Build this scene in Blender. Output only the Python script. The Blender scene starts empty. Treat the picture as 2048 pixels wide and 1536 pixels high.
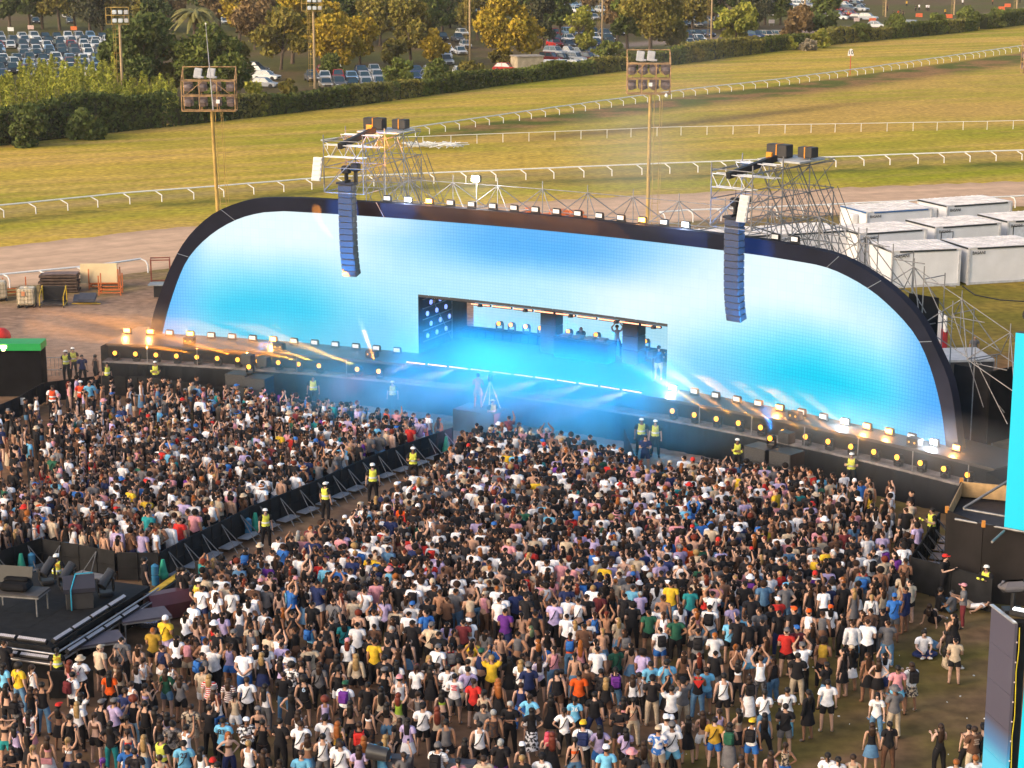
import bpy, bmesh, math, random
import numpy as np
from mathutils import Vector, Matrix
R = random.Random(7)
SC = bpy.context.scene
# ---------------------------------------------------------------- camera (drone, 25 m up, long lens)
F, PIT, CH = 3982.0, math.radians(13.4), 25.3
cd = bpy.data.cameras.new('camera'); cam = bpy.data.objects.new('camera', cd); SC.collection.objects.link(cam)
cam.location = (0, 0, CH); cam.rotation_euler = (math.pi/2 - PIT, 0, 0)
cd.sensor_width = 36; cd.lens = 36*F/2048; cd.clip_start = 1; cd.clip_end = 4000
SC.camera = cam
# ---------------------------------------------------------------- sky, sun, exposure
SUN_EL, SUN_AZ = 24, -125          # low sun behind a thin veil, from behind-left of the camera
w = bpy.data.worlds.new('World'); SC.world = w; w.use_nodes = True
nt = w.node_tree; bg = nt.nodes['Background']
sky = nt.nodes.new('ShaderNodeTexSky'); sky.sky_type = 'NISHITA'; sky.sun_disc = False
sky.sun_elevation = math.radians(SUN_EL); sky.sun_rotation = math.radians(SUN_AZ)
sky.dust_density = 4.0; sky.air_density = 1.2; sky.ozone_density = 0.6
nt.links.new(sky.outputs[0], bg.inputs[0]); bg.inputs[1].default_value = 0.15
sd = bpy.data.lights.new('sun', 'SUN'); sun = bpy.data.objects.new('sun', sd); SC.collection.objects.link(sun)
sd.energy = .6; sd.angle = math.radians(40); sd.color = (1.0, 0.79, 0.63)
_el, _az = math.radians(SUN_EL), math.radians(SUN_AZ)
_d = Vector((math.sin(_az)*math.cos(_el), math.cos(_az)*math.cos(_el), math.sin(_el)))
sun.rotation_euler = _d.to_track_quat('Z', 'Y').to_euler()
SC.view_settings.view_transform = 'Standard'; SC.view_settings.look = 'None'
SC.view_settings.exposure = 0.86; SC.view_settings.gamma = 1.0
SC.render.engine = 'CYCLES'
cy = SC.cycles; cy.use_denoising = True; cy.max_bounces = 5; cy.diffuse_bounces = 2; cy.glossy_bounces = 2
cy.volume_bounces = 1; cy.transparent_max_bounces = 8; cy.transmission_bounces = 2
cy.sample_clamp_indirect = 4; cy.caustics_reflective = False; cy.caustics_refractive = False
cy.volume_step_rate = 2.0; cy.volume_max_steps = 96
# ---------------------------------------------------------------- helpers
def G(px, py, z=0.0):
    "point at height z seen at pixel (px,py) of the 2048x1536 frame: turns measured positions into metres"
    x = (px-1024)/F; v = -(py-768)/F
    d = (x, math.cos(PIT)+v*math.sin(PIT), -math.sin(PIT)+v*math.cos(PIT))
    t = (z-CH)/d[2]
    return Vector((d[0]*t, d[1]*t, z))
def PR(x, y, z=0.0):
    z = z-CH; dep = y*math.cos(PIT)-z*math.sin(PIT); up = y*math.sin(PIT)+z*math.cos(PIT)
    return 1024+F*x/dep, 768-F*up/dep
def srgb(r, g, b):
    return tuple(((c/255+.055)/1.055)**2.4 if c > 10 else c/255/12.92 for c in (r, g, b))
_M = {}
def mat(name, col, rough=.6, metal=0., emit=0., spec=.4, var=.18, scale=3., bump=0., ecol=None, objcol=False, attr=None):
    if name in _M: return _M[name]
    m = bpy.data.materials.new(name); m.use_nodes = True; t = m.node_tree; b = t.nodes['Principled BSDF']
    b.inputs['Roughness'].default_value = rough; b.inputs['Metallic'].default_value = metal
    b.inputs['Specular IOR Level'].default_value = spec
    N = t.nodes; L = t.links
    if objcol: src = N.new('ShaderNodeObjectInfo').outputs['Color']
    elif attr: a = N.new('ShaderNodeVertexColor'); a.layer_name = attr; src = a.outputs['Color']
    else: c = N.new('ShaderNodeRGB'); c.outputs[0].default_value = (*col, 1); src = c.outputs[0]
    if var > 0:
        tc = N.new('ShaderNodeTexCoord'); n = N.new('ShaderNodeTexNoise'); n.inputs['Scale'].default_value = scale; n.inputs['Detail'].default_value = 4
        L.new(tc.outputs['Object'], n.inputs['Vector'])
        mr = N.new('ShaderNodeMapRange'); mr.inputs[3].default_value = 1-var; mr.inputs[4].default_value = 1+var
        mr.inputs[1].default_value = .3; mr.inputs[2].default_value = .7
        L.new(n.outputs['Fac'], mr.inputs[0])
        mx = N.new('ShaderNodeVectorMath'); mx.operation = 'SCALE'; L.new(src, mx.inputs[0]); L.new(mr.outputs[0], mx.inputs['Scale'])
        src = mx.outputs[0]
        if bump > 0:
            bp = N.new('ShaderNodeBump'); bp.inputs['Strength'].default_value = bump; L.new(n.outputs['Fac'], bp.inputs['Height']); L.new(bp.outputs[0], b.inputs['Normal'])
    L.new(src, b.inputs['Base Color'])
    if emit > 0:
        b.inputs['Emission Strength'].default_value = emit
        b.inputs['Emission Color'].default_value = (*(ecol or col), 1)
    _M[name] = m; return m
class MB:
    "mesh builder in world (or prototype) coordinates"
    def __init__(s): s.v = []; s.f = []; s.mi = []; s.cur = 0; s.sm = []
    def add(s, vs, fs, smooth=False):
        o = len(s.v); s.v += [tuple(p) for p in vs]
        for f in fs: s.f.append(tuple(i+o for i in f)); s.mi.append(s.cur); s.sm.append(smooth)
        return s
    def box(s, c, size, rz=0, ax=None, bev=0):
        "axis box; ax = optional 3x3 (columns = local axes)"
        hx, hy, hz = (a/2 for a in size)
        if bev:
            b = min(bev, hx*.9, hy*.9, hz*.9); P = []
            for z, k in ((-hz, b), (-hz+b, 0), (hz-b, 0), (hz, b)):
                x1, y1 = hx-k, hy-k
                for q in ((-x1+b-k*0, -y1), (x1-b, -y1), (x1, -y1+b), (x1, y1-b), (x1-b, y1), (-x1+b, y1), (-x1, y1-b), (-x1, -y1+b)): P.append(Vector((*q, z)))
            Fs = [tuple(range(7, -1, -1)), tuple(range(24, 32))]
            for r in range(3):
                for i in range(8): j = (i+1) % 8; Fs.append((r*8+i, r*8+j, r*8+8+j, r*8+8+i))
        else:
            P = [Vector((x, y, z)) for z in (-hz, hz) for x, y in ((-hx, -hy), (hx, -hy), (hx, hy), (-hx, hy))]
            Fs = [(3, 2, 1, 0), (4, 5, 6, 7), (0, 1, 5, 4), (1, 2, 6, 5), (2, 3, 7, 6), (3, 0, 4, 7)]
        m = ax if ax is not None else Matrix.Rotation(rz, 3, 'Z')
        c = Vector(c)
        return s.add([m @ p + c for p in P], Fs)
    def tube(s, a, b, r, n=6, r2=None, cap=True, smooth=True):
        a = Vector(a); b = Vector(b); d = (b-a)
        if d.length < 1e-6: return s
        q = d.to_track_quat('Z', 'Y'); r2 = r if r2 is None else r2
        A = [a + q @ Vector((r*math.cos(2*math.pi*i/n), r*math.sin(2*math.pi*i/n), 0)) for i in range(n)]
        B = [b + q @ Vector((r2*math.cos(2*math.pi*i/n), r2*math.sin(2*math.pi*i/n), 0)) for i in range(n)]
        s.add(A+B, [(i, (i+1) % n, n+(i+1) % n, n+i) for i in range(n)], smooth)
        if cap: s.add(A, [tuple(range(n-1, -1, -1))]); s.add(B, [tuple(range(n))])
        return s
    def poly(s, pts, r, n=6):
        for a, b in zip(pts[:-1], pts[1:]): s.tube(a, b, r, n)
        return s
    def quad(s, a, b, c, d): return s.add([a, b, c, d], [(0, 1, 2, 3)])
    def prism(s, pts, dv):
        "closed polygon pts (list of Vector) extruded by dv"
        n = len(pts); dv = Vector(dv); P = [Vector(p) for p in pts]
        return s.add(P+[p+dv for p in P], [tuple(range(n-1, -1, -1)), tuple(range(n, 2*n))]+[(i, (i+1) % n, n+(i+1) % n, n+i) for i in range(n)])
    def ball(s, c, r, n=8, m=5, sc=(1, 1, 1)):
        c = Vector(c); V = [c+Vector((0, 0, -r*sc[2]))]
        for j in range(1, m):
            p = -math.pi/2+math.pi*j/m
            for i in range(n): a = 2*math.pi*i/n; V.append(c+Vector((r*sc[0]*math.cos(p)*math.cos(a), r*sc[1]*math.cos(p)*math.sin(a), r*sc[2]*math.sin(p))))
        V.append(c+Vector((0, 0, r*sc[2]))); Fs = [(0, 1+(i+1) % n, 1+i) for i in range(n)]
        for j in range(m-2):
            for i in range(n): a = 1+j*n; Fs.append((a+i, a+(i+1) % n, a+n+(i+1) % n, a+n+i))
        a = 1+(m-2)*n; Fs += [(a+i, a+(i+1) % n, len(V)-1) for i in range(n)]
        return s.add(V, Fs, True)
    def mesh(s, name, mats, org=(0, 0, 0)):
        me = bpy.data.meshes.new(name); o = Vector(org)
        me.from_pydata([tuple(Vector(v)-o) for v in s.v], [], s.f)
        for m in (mats if isinstance(mats, (list, tuple)) else [mats]): me.materials.append(m)
        me.polygons.foreach_set('material_index', s.mi); me.polygons.foreach_set('use_smooth', s.sm)
        me.update(); return me
    def build(s, name, mats, parent=None, org=None):
        o0 = Vector((0, 0, 0)); p = parent
        while p is not None: o0 += p.location; p = p.parent
        loc = Vector(org)-o0 if org is not None else Vector((0, 0, 0))
        ob = bpy.data.objects.new(name, s.mesh(name, mats, o0+loc)); SC.collection.objects.link(ob)
        ob.location = loc
        if parent is not None: ob.parent = parent
        return ob
def tag(o, label=None, cat=None, group=None, kind=None):
    if label: o['label'] = label
    if cat: o['category'] = cat
    if group: o['group'] = group
    if kind: o['kind'] = kind
    return o
def thing(name, loc, label, cat, group=None, rz=0):
    o = bpy.data.objects.new(name, None); SC.collection.objects.link(o); o.location = loc; o.rotation_euler = (0, 0, rz)
    o.empty_display_size = .2
    return tag(o, label, cat, group)
def children(o): return _KIDS.get(o.name) or [c for c in bpy.data.objects if c.parent == o]
_KIDS = {}
def freeze(root):
    "remember a prototype's tree so copying it is quick"
    byp = {}
    for c in bpy.data.objects:
        if c.parent is not None: byp.setdefault(c.parent.name, []).append(c)
    def go(o):
        _KIDS[o.name] = byp.get(o.name, [])
        for c in _KIDS[o.name]: go(c)
    go(root); return root
def copy_tree(o, parent=None):
    c = o.copy(); SC.collection.objects.link(c)
    if parent is not None: c.parent = parent
    for ch in _KIDS.get(o.name, []): copy_tree(ch, c)
    return c
def place(proto, first, loc, rz, label, group=None):
    o = proto if first else copy_tree(proto)
    o.location = loc; o.rotation_euler = (0, 0, rz); o['label'] = label
    if group: o['group'] = group
    return o
_NS = np.random.RandomState(3).rand(512, 512)
def vnoise(x, y):
    xi = np.floor(x).astype(int); yi = np.floor(y).astype(int); fx = x-xi; fy = y-yi
    fx = fx*fx*(3-2*fx); fy = fy*fy*(3-2*fy); g = lambda a, b: _NS[a % 512, b % 512]
    return (g(xi, yi)*(1-fx)+g(xi+1, yi)*fx)*(1-fy)+(g(xi, yi+1)*(1-fx)+g(xi+1, yi+1)*fx)*fy
def fbm(x, y, o=4): return sum(vnoise(x*2**k+k*17.3, y*2**k+k*5.1)*.5**k for k in range(o))/(2-.5**(o-1))
BLACK = mat('black_fabric', (.008, .008, .010), .95, spec=.12, var=.35, scale=1.5, bump=.3)
BLKM = mat('black_metal', (.014, .014, .017), .5, spec=.3)
STEEL = mat('galvanised_steel', (.24, .235, .24), .5, .5, var=.25, scale=6)
WHITE = mat('white_paint', (.78, .77, .76), .5, var=.06)
WOOD = mat('plywood', (.5, .33, .16), .7, var=.2, scale=2)
ORD = ['first', 'second', 'third', 'fourth', 'fifth', 'sixth', 'seventh', 'eighth', 'ninth', 'tenth', 'eleventh', 'twelfth', 'thirteenth', 'fourteenth', 'fifteenth', 'sixteenth', 'seventeenth', 'eighteenth', 'nineteenth', 'twentieth']
# ================================================================ GROUND
def lerpline(pts, x):
    xs = [p[0] for p in pts]; ys = [p[1] for p in pts]
    return np.interp(x, xs, ys, left=ys[0]+(x.min()-xs[0])*0, right=ys[-1])
def ext(pts):
    (x0, y0), (x1, y1) = pts[0], pts[1]; s = (y1-y0)/(x1-x0); a = [(-4000, y0+s*(-4000-x0))]
    (x0, y0), (x1, y1) = pts[-2], pts[-1]; s = (y1-y0)/(x1-x0); return a+pts+[(6000, y1+s*(6000-x1))]
L_HEDGE = ext([(0, 292), (200, 268), (420, 245), (700, 213), (1000, 172), (1348, 130), (1553, 103), (1690, 87), (1895, 68), (2048, 50)])
L_RAILA = ext([(640, 290), (796, 268), (919, 251), (1124, 225), (1377, 190), (1560, 170), (1750, 145), (2048, 104)])
L_RAILB = ext([(640, 296), (820, 292), (1000, 285), (1348, 271), (1700, 264), (2048, 258)])
L_RAILC = ext([(0, 436), (240, 410), (425, 396), (660, 376), (850, 368), (1000, 362), (1348, 347), (1700, 333), (2048, 320)])
L_TRT = ext([(0, 493), (360, 455), (700, 425), (1348, 387), (1700, 375), (2048, 362)])
L_TRB = ext([(0, 577), (200, 557), (345, 535), (900, 480), (1377, 442), (1640, 431), (2048, 412)])
nx, ny = 330, 520
gx = np.linspace(-260, 260, nx); gy = 46+(760-46)*np.linspace(0, 1, ny)**1.35
X, Y = np.meshgrid(gx, gy)
px = 1024+F*X/(Y*math.cos(PIT)+CH*math.sin(PIT)); py = 768-F*(Y*math.sin(PIT)-CH*math.cos(PIT))/(Y*math.cos(PIT)+CH*math.sin(PIT))
def li(L): return np.interp(px, [p[0] for p in L], [p[1] for p in L])
def C3(r, g, b): return np.array(srgb(r, g, b))
def mixc(a, b, t): return a*(1-t[..., None])+b*t[..., None]
ang = -.47                                   # streaks run along the course
n1 = fbm(X*.05, Y*.05); n2 = fbm(X*.25+9, Y*.25); n3 = fbm(X*.9, Y*.9, 3)
sU = X*math.cos(.42)-Y*math.sin(.42)*-1; sV = -X*math.sin(.42)+Y*math.cos(.42)
st = fbm(sU*.012+3, sV*.13, 3); st2 = fbm(sU*.03+1, sV*.45, 2)
sm = lambda t, a, b: np.clip((t-a)/(b-a), 0, 1)**2*(3-2*np.clip((t-a)/(b-a), 0, 1))
GOLD = C3(200, 166, 68)*.86; OLIVE = C3(150, 152, 24)*.8; DRY = C3(208, 166, 92)*.84; BROWN = C3(164, 132, 110)*.78; SOIL = C3(150, 116, 92)*.55; DKG = C3(88, 104, 34)*.6
col = mixc(GOLD[None, None], OLIVE[None, None], .8*sm(st*.55+n1*.65, .42, .8))
col = mixc(col, DRY[None, None]*np.ones_like(col), .55*sm(st2, .45, .7))
hed, ra, rb, rc, tt, tb = (li(L) for L in (L_HEDGE, L_RAILA, L_RAILB, L_RAILC, L_TRT, L_TRB))
mow = .5+.5*np.sign(np.sin(sV*1.05+.6*n1)); turf = (py < rc-2)&(py > hed-3); col = col*(1+np.where(turf, .05*(mow-.5)*2, 0))[..., None]; wear = sm(fbm(sU*.02+7, sV*.9, 2), .62, .8); col = mixc(col, C3(190, 150, 100)*.75*np.ones_like(col), .3*wear)
# infield beyond rail A, right: warmer and drier
inf = (py > ra+12) & (py < rb) & (px > 700)
col = np.where(inf[..., None], mixc(C3(196, 158, 80)*.84*np.ones_like(col), col*1.0, .7*sm(n1+st*.4, .4, .9)), col)
# rough bank below rail A
bk = sm(py-ra, -1, 3)*(1-sm(py-ra, 16+ (px-900)*-.0, 34))*sm(px, 780, 960)
bkc = mixc(DKG*np.ones_like(col), C3(165, 120, 82)*.62*np.ones_like(col), sm(n2, .42, .62))
col = mixc(col, bkc, bk*.9)
dip = np.exp(-((py-np.interp(px, [900, 1160, 1240, 1560, 2048], [292, 268, 262, 225, 170]))/6)**2)*sm(px, 980, 1150)*(1-sm(px, 1500, 1900))
col = mixc(col, C3(120, 88, 62)*.6*np.ones_like(col), np.clip(dip, 0, 1)*.7)
# dark grass verge under rail C
vg = np.exp(-((py-rc-7)/7)**2); col = mixc(col, DKG*np.ones_like(col), vg*.85*sm(n3+n2, .55, 1.0))
v2 = np.exp(-((py-rc+10)/7)**2); col = mixc(col, BROWN*np.ones_like(col), v2*.45)
v3 = np.exp(-((py-rc-22)/9)**2); col = mixc(col, OLIVE*1.05*np.ones_like(col), v3*.6)
# near side of the track
near = py > tb-4
g1 = mixc(BROWN*np.ones_like(col), C3(138, 122, 56)*.62*np.ones_like(col), sm(n2*.7+n1*.5, .5, .8))
right = sm(px, 1500, 1900)
lawn = mixc(C3(172, 146, 62)*.62*np.ones_like(col), C3(140, 128, 44)*.62*np.ones_like(col), sm(n2, .35, .7))
lawn = mixc(lawn, C3(158, 112, 78)*.62*np.ones_like(col), sm(py+90*(n2-.5), 640, 760))
yard = mixc(BROWN*.97*np.ones_like(col), C3(150, 132, 62)*.6*np.ones_like(col), (1-sm(py-tb+34*(n2-.5), 12, 52))*.8*sm(n3, .3, .6))
damp = np.exp(-(((px-285)/125)**4+((py-660)/17)**4)); yard = mixc(yard, C3(112, 92, 84)*.55*np.ones_like(col), damp*.85)
nearc = mixc(yard, lawn, right)
fld = mixc(SOIL*np.ones_like(col), C3(128, 112, 58)*.5*np.ones_like(col), sm(n2*.6+n3*.6+.25*sm(px, 900, 1900), .62, .95))
fld = mixc(fld, C3(150, 120, 84)*.6*np.ones_like(col), .6*sm(fbm(X*.6+40, Y*.6, 3), .5, .75)*sm(px, 1500, 1900))
pit = np.exp(-(((px-1330)/210)**4+((py-905)/50)**4)); fld = mixc(fld, C3(165, 140, 128)*.6*np.ones_like(col), pit*.9)
nearc = mixc(nearc, fld, sm(py+np.where(px < 900, 60, 0), 800, 880))
col = np.where(near[..., None], nearc, col)
# car parks beyond the hedge
pk = mixc(C3(128, 104, 74)*.55*np.ones_like(col), C3(112, 108, 52)*.55*np.ones_like(col), sm(n1+n2*.4, .4, .8))
road = np.exp(-((py-np.interp(px, [900, 1230, 1560, 1900, 2048], [96, 92, 66, 44, 20]))/5)**2); pk = mixc(pk, C3(185, 160, 150)*.66*np.ones_like(col), road*.8*sm(px, 1000, 1200))
col = np.where((py < hed-6)[..., None], pk, col)
col = col*(.78+.44*n3[..., None])
col = np.clip(col, 0.004, .9)
V = np.stack([X, Y, np.zeros_like(X)], -1).reshape(-1, 3)
idx = np.arange(nx*ny).reshape(ny, nx)
Fq = np.stack([idx[:-1, :-1], idx[:-1, 1:], idx[1:, 1:], idx[1:, :-1]], -1).reshape(-1, 4)
def npmesh(name, V, Fq, mats, cols=None, smooth=True):
    me = bpy.data.meshes.new(name); k = Fq.shape[1]
    me.vertices.add(len(V)); me.vertices.foreach_set('co', np.ascontiguousarray(V, dtype=np.float32).ravel())
    me.loops.add(Fq.size); me.loops.foreach_set('vertex_index', np.ascontiguousarray(Fq, dtype=np.int32).ravel())
    me.polygons.add(len(Fq)); me.polygons.foreach_set('loop_start', np.arange(0, Fq.size, k, dtype=np.int32))
    me.polygons.foreach_set('use_smooth', np.full(len(Fq), smooth))
    for m in mats: me.materials.append(m)
    if cols is not None:
        a = me.color_attributes.new('Col', 'FLOAT_COLOR', 'POINT'); a.data.foreach_set('color', np.concatenate([cols, np.ones((len(cols), 1))], 1).astype(np.float32).ravel())
    me.update(calc_edges=True); return me
def nplink(name, me, parent=None):
    o = bpy.data.objects.new(name, me); SC.collection.objects.link(o)
    if parent is not None: o.parent = parent
    return o
gm = mat('turf_and_soil', None, .95, spec=.1, attr='Col', var=.32, scale=1.6, bump=.35)
# a second, fine octave breaks up the vertex tints
t_ = gm.node_tree
ground = tag(nplink('ground', npmesh('ground', V, Fq, [gm], col.reshape(-1, 3))), 'dry trampled grass and brown soil of the racecourse', 'ground', kind='structure')
ground.location.z = 0
far = MB(); far.add([(-3000, -500, -.3), (3000, -500, -.3), (3000, 3500, -.3), (-3000, 3500, -.3)], [(0, 1, 2, 3)])
tag(far.build('outer_ground', mat('far_turf', srgb(120, 108, 60), .95, spec=.1, var=.3, scale=.05)), 'dull green land lying beyond the car parks', 'ground', kind='structure')
# dirt track: its own sheet 4 mm up, edges wobble
xs = list(range(-700, 2800, 24)); Vt = []; ct = []; K = 40
for i, a in enumerate(xs):
    y0 = np.interp(a, [p[0] for p in L_TRT], [p[1] for p in L_TRT])+R.uniform(-1.6, 1.6); y1 = np.interp(a, [p[0] for p in L_TRB], [p[1] for p in L_TRB])+R.uniform(-1, 1)
    for k in range(K+1):
        t = k/K; p = G(a, y0+(y1-y0)*t); Vt.append((p.x, p.y, .004))
Vt = np.array(Vt); ft = []
for i in range(len(xs)-1):
    for k in range(K): a = i*(K+1)+k; ft.append((a, a+1, a+K+2, a+K+1))
Kt = np.tile(np.linspace(0, 1, K+1), len(xs))
g_ = fbm(Vt[:, 0]*.02, Kt*14+Vt[:, 0]*.004, 3); g2 = fbm(Vt[:, 0]*.01+5, Kt*60, 2); cc = C3(196, 162, 134)*1.05*(.68+.34*g_+.28*g2)[:, None]
ed = np.minimum(Kt, 1-Kt); cc = cc*(1-.25*np.exp(-(ed/.06)**2))[:, None]
tag(nplink('dirt_track', npmesh('dirt_track', Vt, np.array(ft)[:, ::-1], [mat('track_sand', None, .95, spec=.1, attr='Col', var=.12, scale=.7, bump=.2)], cc)), 'raked sand training track behind the stage', 'track', kind='structure')
# ================================================================ STAGE
SCX, SCY, SR = -36.3, 38.2, 72.4
A0 = math.atan2(108.6-SCY, -19.5-SCX)
def S(u, off=0.0, z=0.0):
    "u metres along the curved LED wall from its left corner, off metres in front of it"
    a = A0-u/SR; r = SR-off
    return Vector((SCX+r*math.cos(a), SCY+r*math.sin(a), z))
def SN(u): a = A0-u/SR; return Vector((-math.cos(a), -math.sin(a), 0))     # towards the crowd
def ST(u): a = A0-u/SR; return Vector((math.sin(a), -math.cos(a), 0))      # towards stage right end
def AX(u): t, n = ST(u), SN(u); return Matrix((t, -n, Vector((0, 0, 1)))).transposed()   # cols: along, away, up
DZ = 2.3
def dd(u): return 2.95-.033*u
stage = thing('concert_stage', S(23, 3), 'long curved black concert stage deck with draped front, carrying the glowing arched LED wall', 'stage')
def strip(name, m, us, f0, f1, thick=None, parent=stage):
    "surface between two curves f(u)->Vector, optional thickness downwards"
    b = MB(); A = [f0(u) for u in us]; B = [f1(u) for u in us]; n = len(us)
    b.add(A+B, [(i, n+i, n+i+1, i+1) for i in range(n-1)])
    if thick:
        d = Vector((0, 0, -thick)); b.add([p+d for p in A+B], [(i, i+1, n+i+1, n+i) for i in range(n-1)])
        b.add([p for p in B]+[p+d for p in B], [(i, n+i, n+i+1, i+1) for i in range(n-1)])
        b.add([p for p in A]+[p+d for p in A], [(i, i+1, n+i+1, n+i) for i in range(n-1)])
        b.quad(A[0], A[0]+d, B[0]+d, B[0]); b.quad(A[-1], B[-1], B[-1]+d, A[-1]+d)
    return b.build(name, m, parent)
US = [-2.1+.5*i for i in range(105)]
DECKM = mat('deck_ply_black', (.045, .038, .036), .42, spec=.5, var=.3, scale=.8)
strip('deck', DECKM, US, lambda u: S(u, -1.6, DZ), lambda u: S(u, dd(u), DZ), .14)
strip('deck_valance', BLACK, US, lambda u: S(u, dd(u)-.25, DZ-.14), lambda u: S(u, dd(u)-.25, 1.45))
LEDGEM = mat('ledge_dusty', (.16, .14, .14), .8, var=.5, scale=2)
strip('front_ledge', LEDGEM, US, lambda u: S(u, dd(u)-.25, 1.45), lambda u: S(u, dd(u)+.62, 1.45), .1)
# draped skirt with small folds
def skirt(name, us, off, z0, z1, fold=.05):
    b = MB(); n = len(us); A = []; B = []
    for u in us:
        k = fold*math.sin(u*5.3)+fold*.6*math.sin(u*11.7+1)
        A.append(S(u, off(u)+k*.3, z1)); B.append(S(u, off(u)+k+.06, z0))
    b.add(A+B, [(i, n+i, n+i+1, i+1) for i in range(n-1)], True)
    return b.build(name, BLACK, stage)
UF = [-2.1+.12*i for i in range(435)]
skirt('front_skirt', UF, lambda u: dd(u)+.63, 0, 1.36)
# right end: draped return and low black riser
b = MB()
e0, e1, e2, e3 = S(50, -1.7, 0), S(50, dd(50)+.66, 0), S(51.7, dd(50)+.3, 0), S(51.7, -1.9, 0)
zt = Vector((0, 0, DZ-.02)); zl = Vector((0, 0, 1.75))
for p, q, za, zb in ((e0, e1, zt, zt), (e1, e2, zt, zl), (e2, e3, zl, zl), (e3, e0, zl, zt)):
    N_ = 14
    for i in range(N_):
        t0, t1 = i/N_, (i+1)/N_; P, Q = p.lerp(q, t0), p.lerp(q, t1)
        b.quad(P, Q, Q+za.lerp(zb, t1), P+za.lerp(zb, t0))
b.add([e0+zt, e1+zt, e2+zl, e3+zl], [(0, 1, 2, 3)])
b.build('end_drape', BLACK, stage)
b = MB(); p0, p1 = S(-2.1, -1.7, 0), S(-2.1, dd(-2.1)+.7, 0)
b.quad(p0, p1, p1+zt, p0+zt); b.build('left_end_drape', BLACK, stage)
b = MB()
for u in [.6+3.02*i for i in range(17)]:
    if 14.5 < u < 31: continue
    b.tube(S(u, dd(u)+.5, 1.45), S(u, dd(u)+.5, 2.35), .025, 5)
b.build('rail_posts', STEEL, stage)['kind'] = 'stuff'
# alcove deck (deeper stage behind the opening) and its rear shelf
OU0, OU1, OZ = 15.45, 30.25, 5.5
ad = 5.7
strip('alcove_floor', DECKM, [OU0-.2+.5*i for i in range(31)], lambda u: S(u, -ad-.2, DZ+.006), lambda u: S(u, -1.5, DZ+.006))
b = MB()
for i in range(30):
    u = OU0+i*.5; b.box(S(u+.25, -ad+.5, DZ+.25), (.5, .8, .48), ax=AX(u+.25))
b.build('rear_shelf', BLACK, stage)
# thrust riser in front of the middle
rs = MB(); MIDU = 22.9
rs.box(S(22.1, dd(22)+2.5, .55), (2.4, 1.5, 1.1), ax=AX(22.3)); rs.build('pit_riser', mat('grey_deck', (.05, .05, .05), .7), stage)

# ---------------------------------------------------------------- LED WALL
OUTER = [(-.68, 2.3), (-.38, 3.49), (.12, 4.79), (.78, 6.22), (1.57, 7.51), (2.5, 8.51), (3.72, 9.39), (5.52, 10.05), (7.31, 10.25), (8.79, 10.3), (35.9, 10.3), (39.2, 10.15), (41.15, 9.7), (43.06, 8.87), (44.51, 7.84), (45.54, 6.54), (46.45, 5.02), (47.05, 2.3)]
INNER = [(.01, 2.32), (.43, 3.76), (1.26, 5.82), (2.02, 7.0), (3.29, 8.13), (4.83, 8.97), (6.39, 9.4), (7.6, 9.52), (35.6, 9.52), (38.6, 9.46), (40.23, 9.2), (42.14, 8.5), (44.08, 7.23), (45.12, 5.86), (45.89, 3.99), (46.27, 2.32)]
def smooth_poly(P, n=3):
    out = []
    for i in range(len(P)-1):
        p0 = P[max(i-1, 0)]; p1 = P[i]; p2 = P[i+1]; p3 = P[min(i+2, len(P)-1)]
        if p2[0]-p1[0] > 10:
            out += [(p1[0]+(p2[0]-p1[0])*k/26, p1[1]+(p2[1]-p1[1])*k/26) for k in range(26)]; continue
        for k in range(n):
            t = k/n; out.append(tuple(.5*((2*p1[j])+(-p0[j]+p2[j])*t+(2*p0[j]-5*p1[j]+4*p2[j]-p3[j])*t*t+(-p0[j]+3*p1[j]-3*p2[j]+p3[j])*t**3) if max(p1[0]-p0[0], p3[0]-p2[0]) < 10 else p1[j]+(p2[j]-p1[j])*t for j in (0, 1)))
    return out+[P[-1]]
INS = smooth_poly(INNER)
wall = thing('led_wall', S(23, 0, DZ), 'huge curved half-dome LED wall glowing pale cyan and blue across the stage', 'led screen')
def sst(t, a, b): k = np.clip((t-a)/(b-a), 0, 1); return k*k*(3-2*k)
def ledcol(U, Z):
    "the picture on the wall: pale centre, blue crown, turquoise foot (sRGB mix)"
    c = np.tile(np.array([232., 248., 253.]), (len(U), 1)); w_ = (fbm(U*.22+3, Z*.3, 3)-.5)*.28; V_ = U+w_*5; Y_ = Z+w_*2.2
    def mixin(col, wt):
        nonlocal c; wt = np.clip(wt, 0, 1)[:, None]; c = c*(1-wt)+np.array(col, float)*wt
    mixin((172, 230, 250), .75*np.exp(-((V_-19)/7)**4)*(1-sst(Y_, 8.2, 9.3)))
    mixin((70, 210, 243), np.exp(-((V_-6.3)/6.2)**2)*(1-sst(Y_, 3.6, 8.2))*1.15)
    mixin((20, 212, 245), np.exp(-((V_-39.2)/6)**2)*(1-sst(Y_, 3.2, 7.8))*1.2)
    mixin((110, 200, 247), .8*np.exp(-((V_-33)/3.5)**2)*(1-sst(Y_, 3, 6)))
    mixin((120, 205, 248), .6*np.exp(-((V_-12.5)/2.5)**2)*(1-sst(Y_, 3, 5.5)))
    mixin((12, 138, 243), sst(Y_, 6.5, 9.0)*np.exp(-np.abs((V_-22.6)/5.6)**3)*.8)
    mixin((120, 200, 250), .6*sst(Y_, 6.5, 9.3)*np.exp(-np.abs((V_-23)/9)**4))
    mixin((110, 192, 252), 1-sst(U, .2, 3.4)); mixin((80, 172, 250), .9*sst(U, 42.2, 45.6))
    mixin((90, 200, 250), .35*sst(U, 38, 43)*sst(Z, 6, 8.5))
    c = c/255; return np.where(c > .04045, ((c+.055)/1.055)**2.4, c/12.92)
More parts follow.
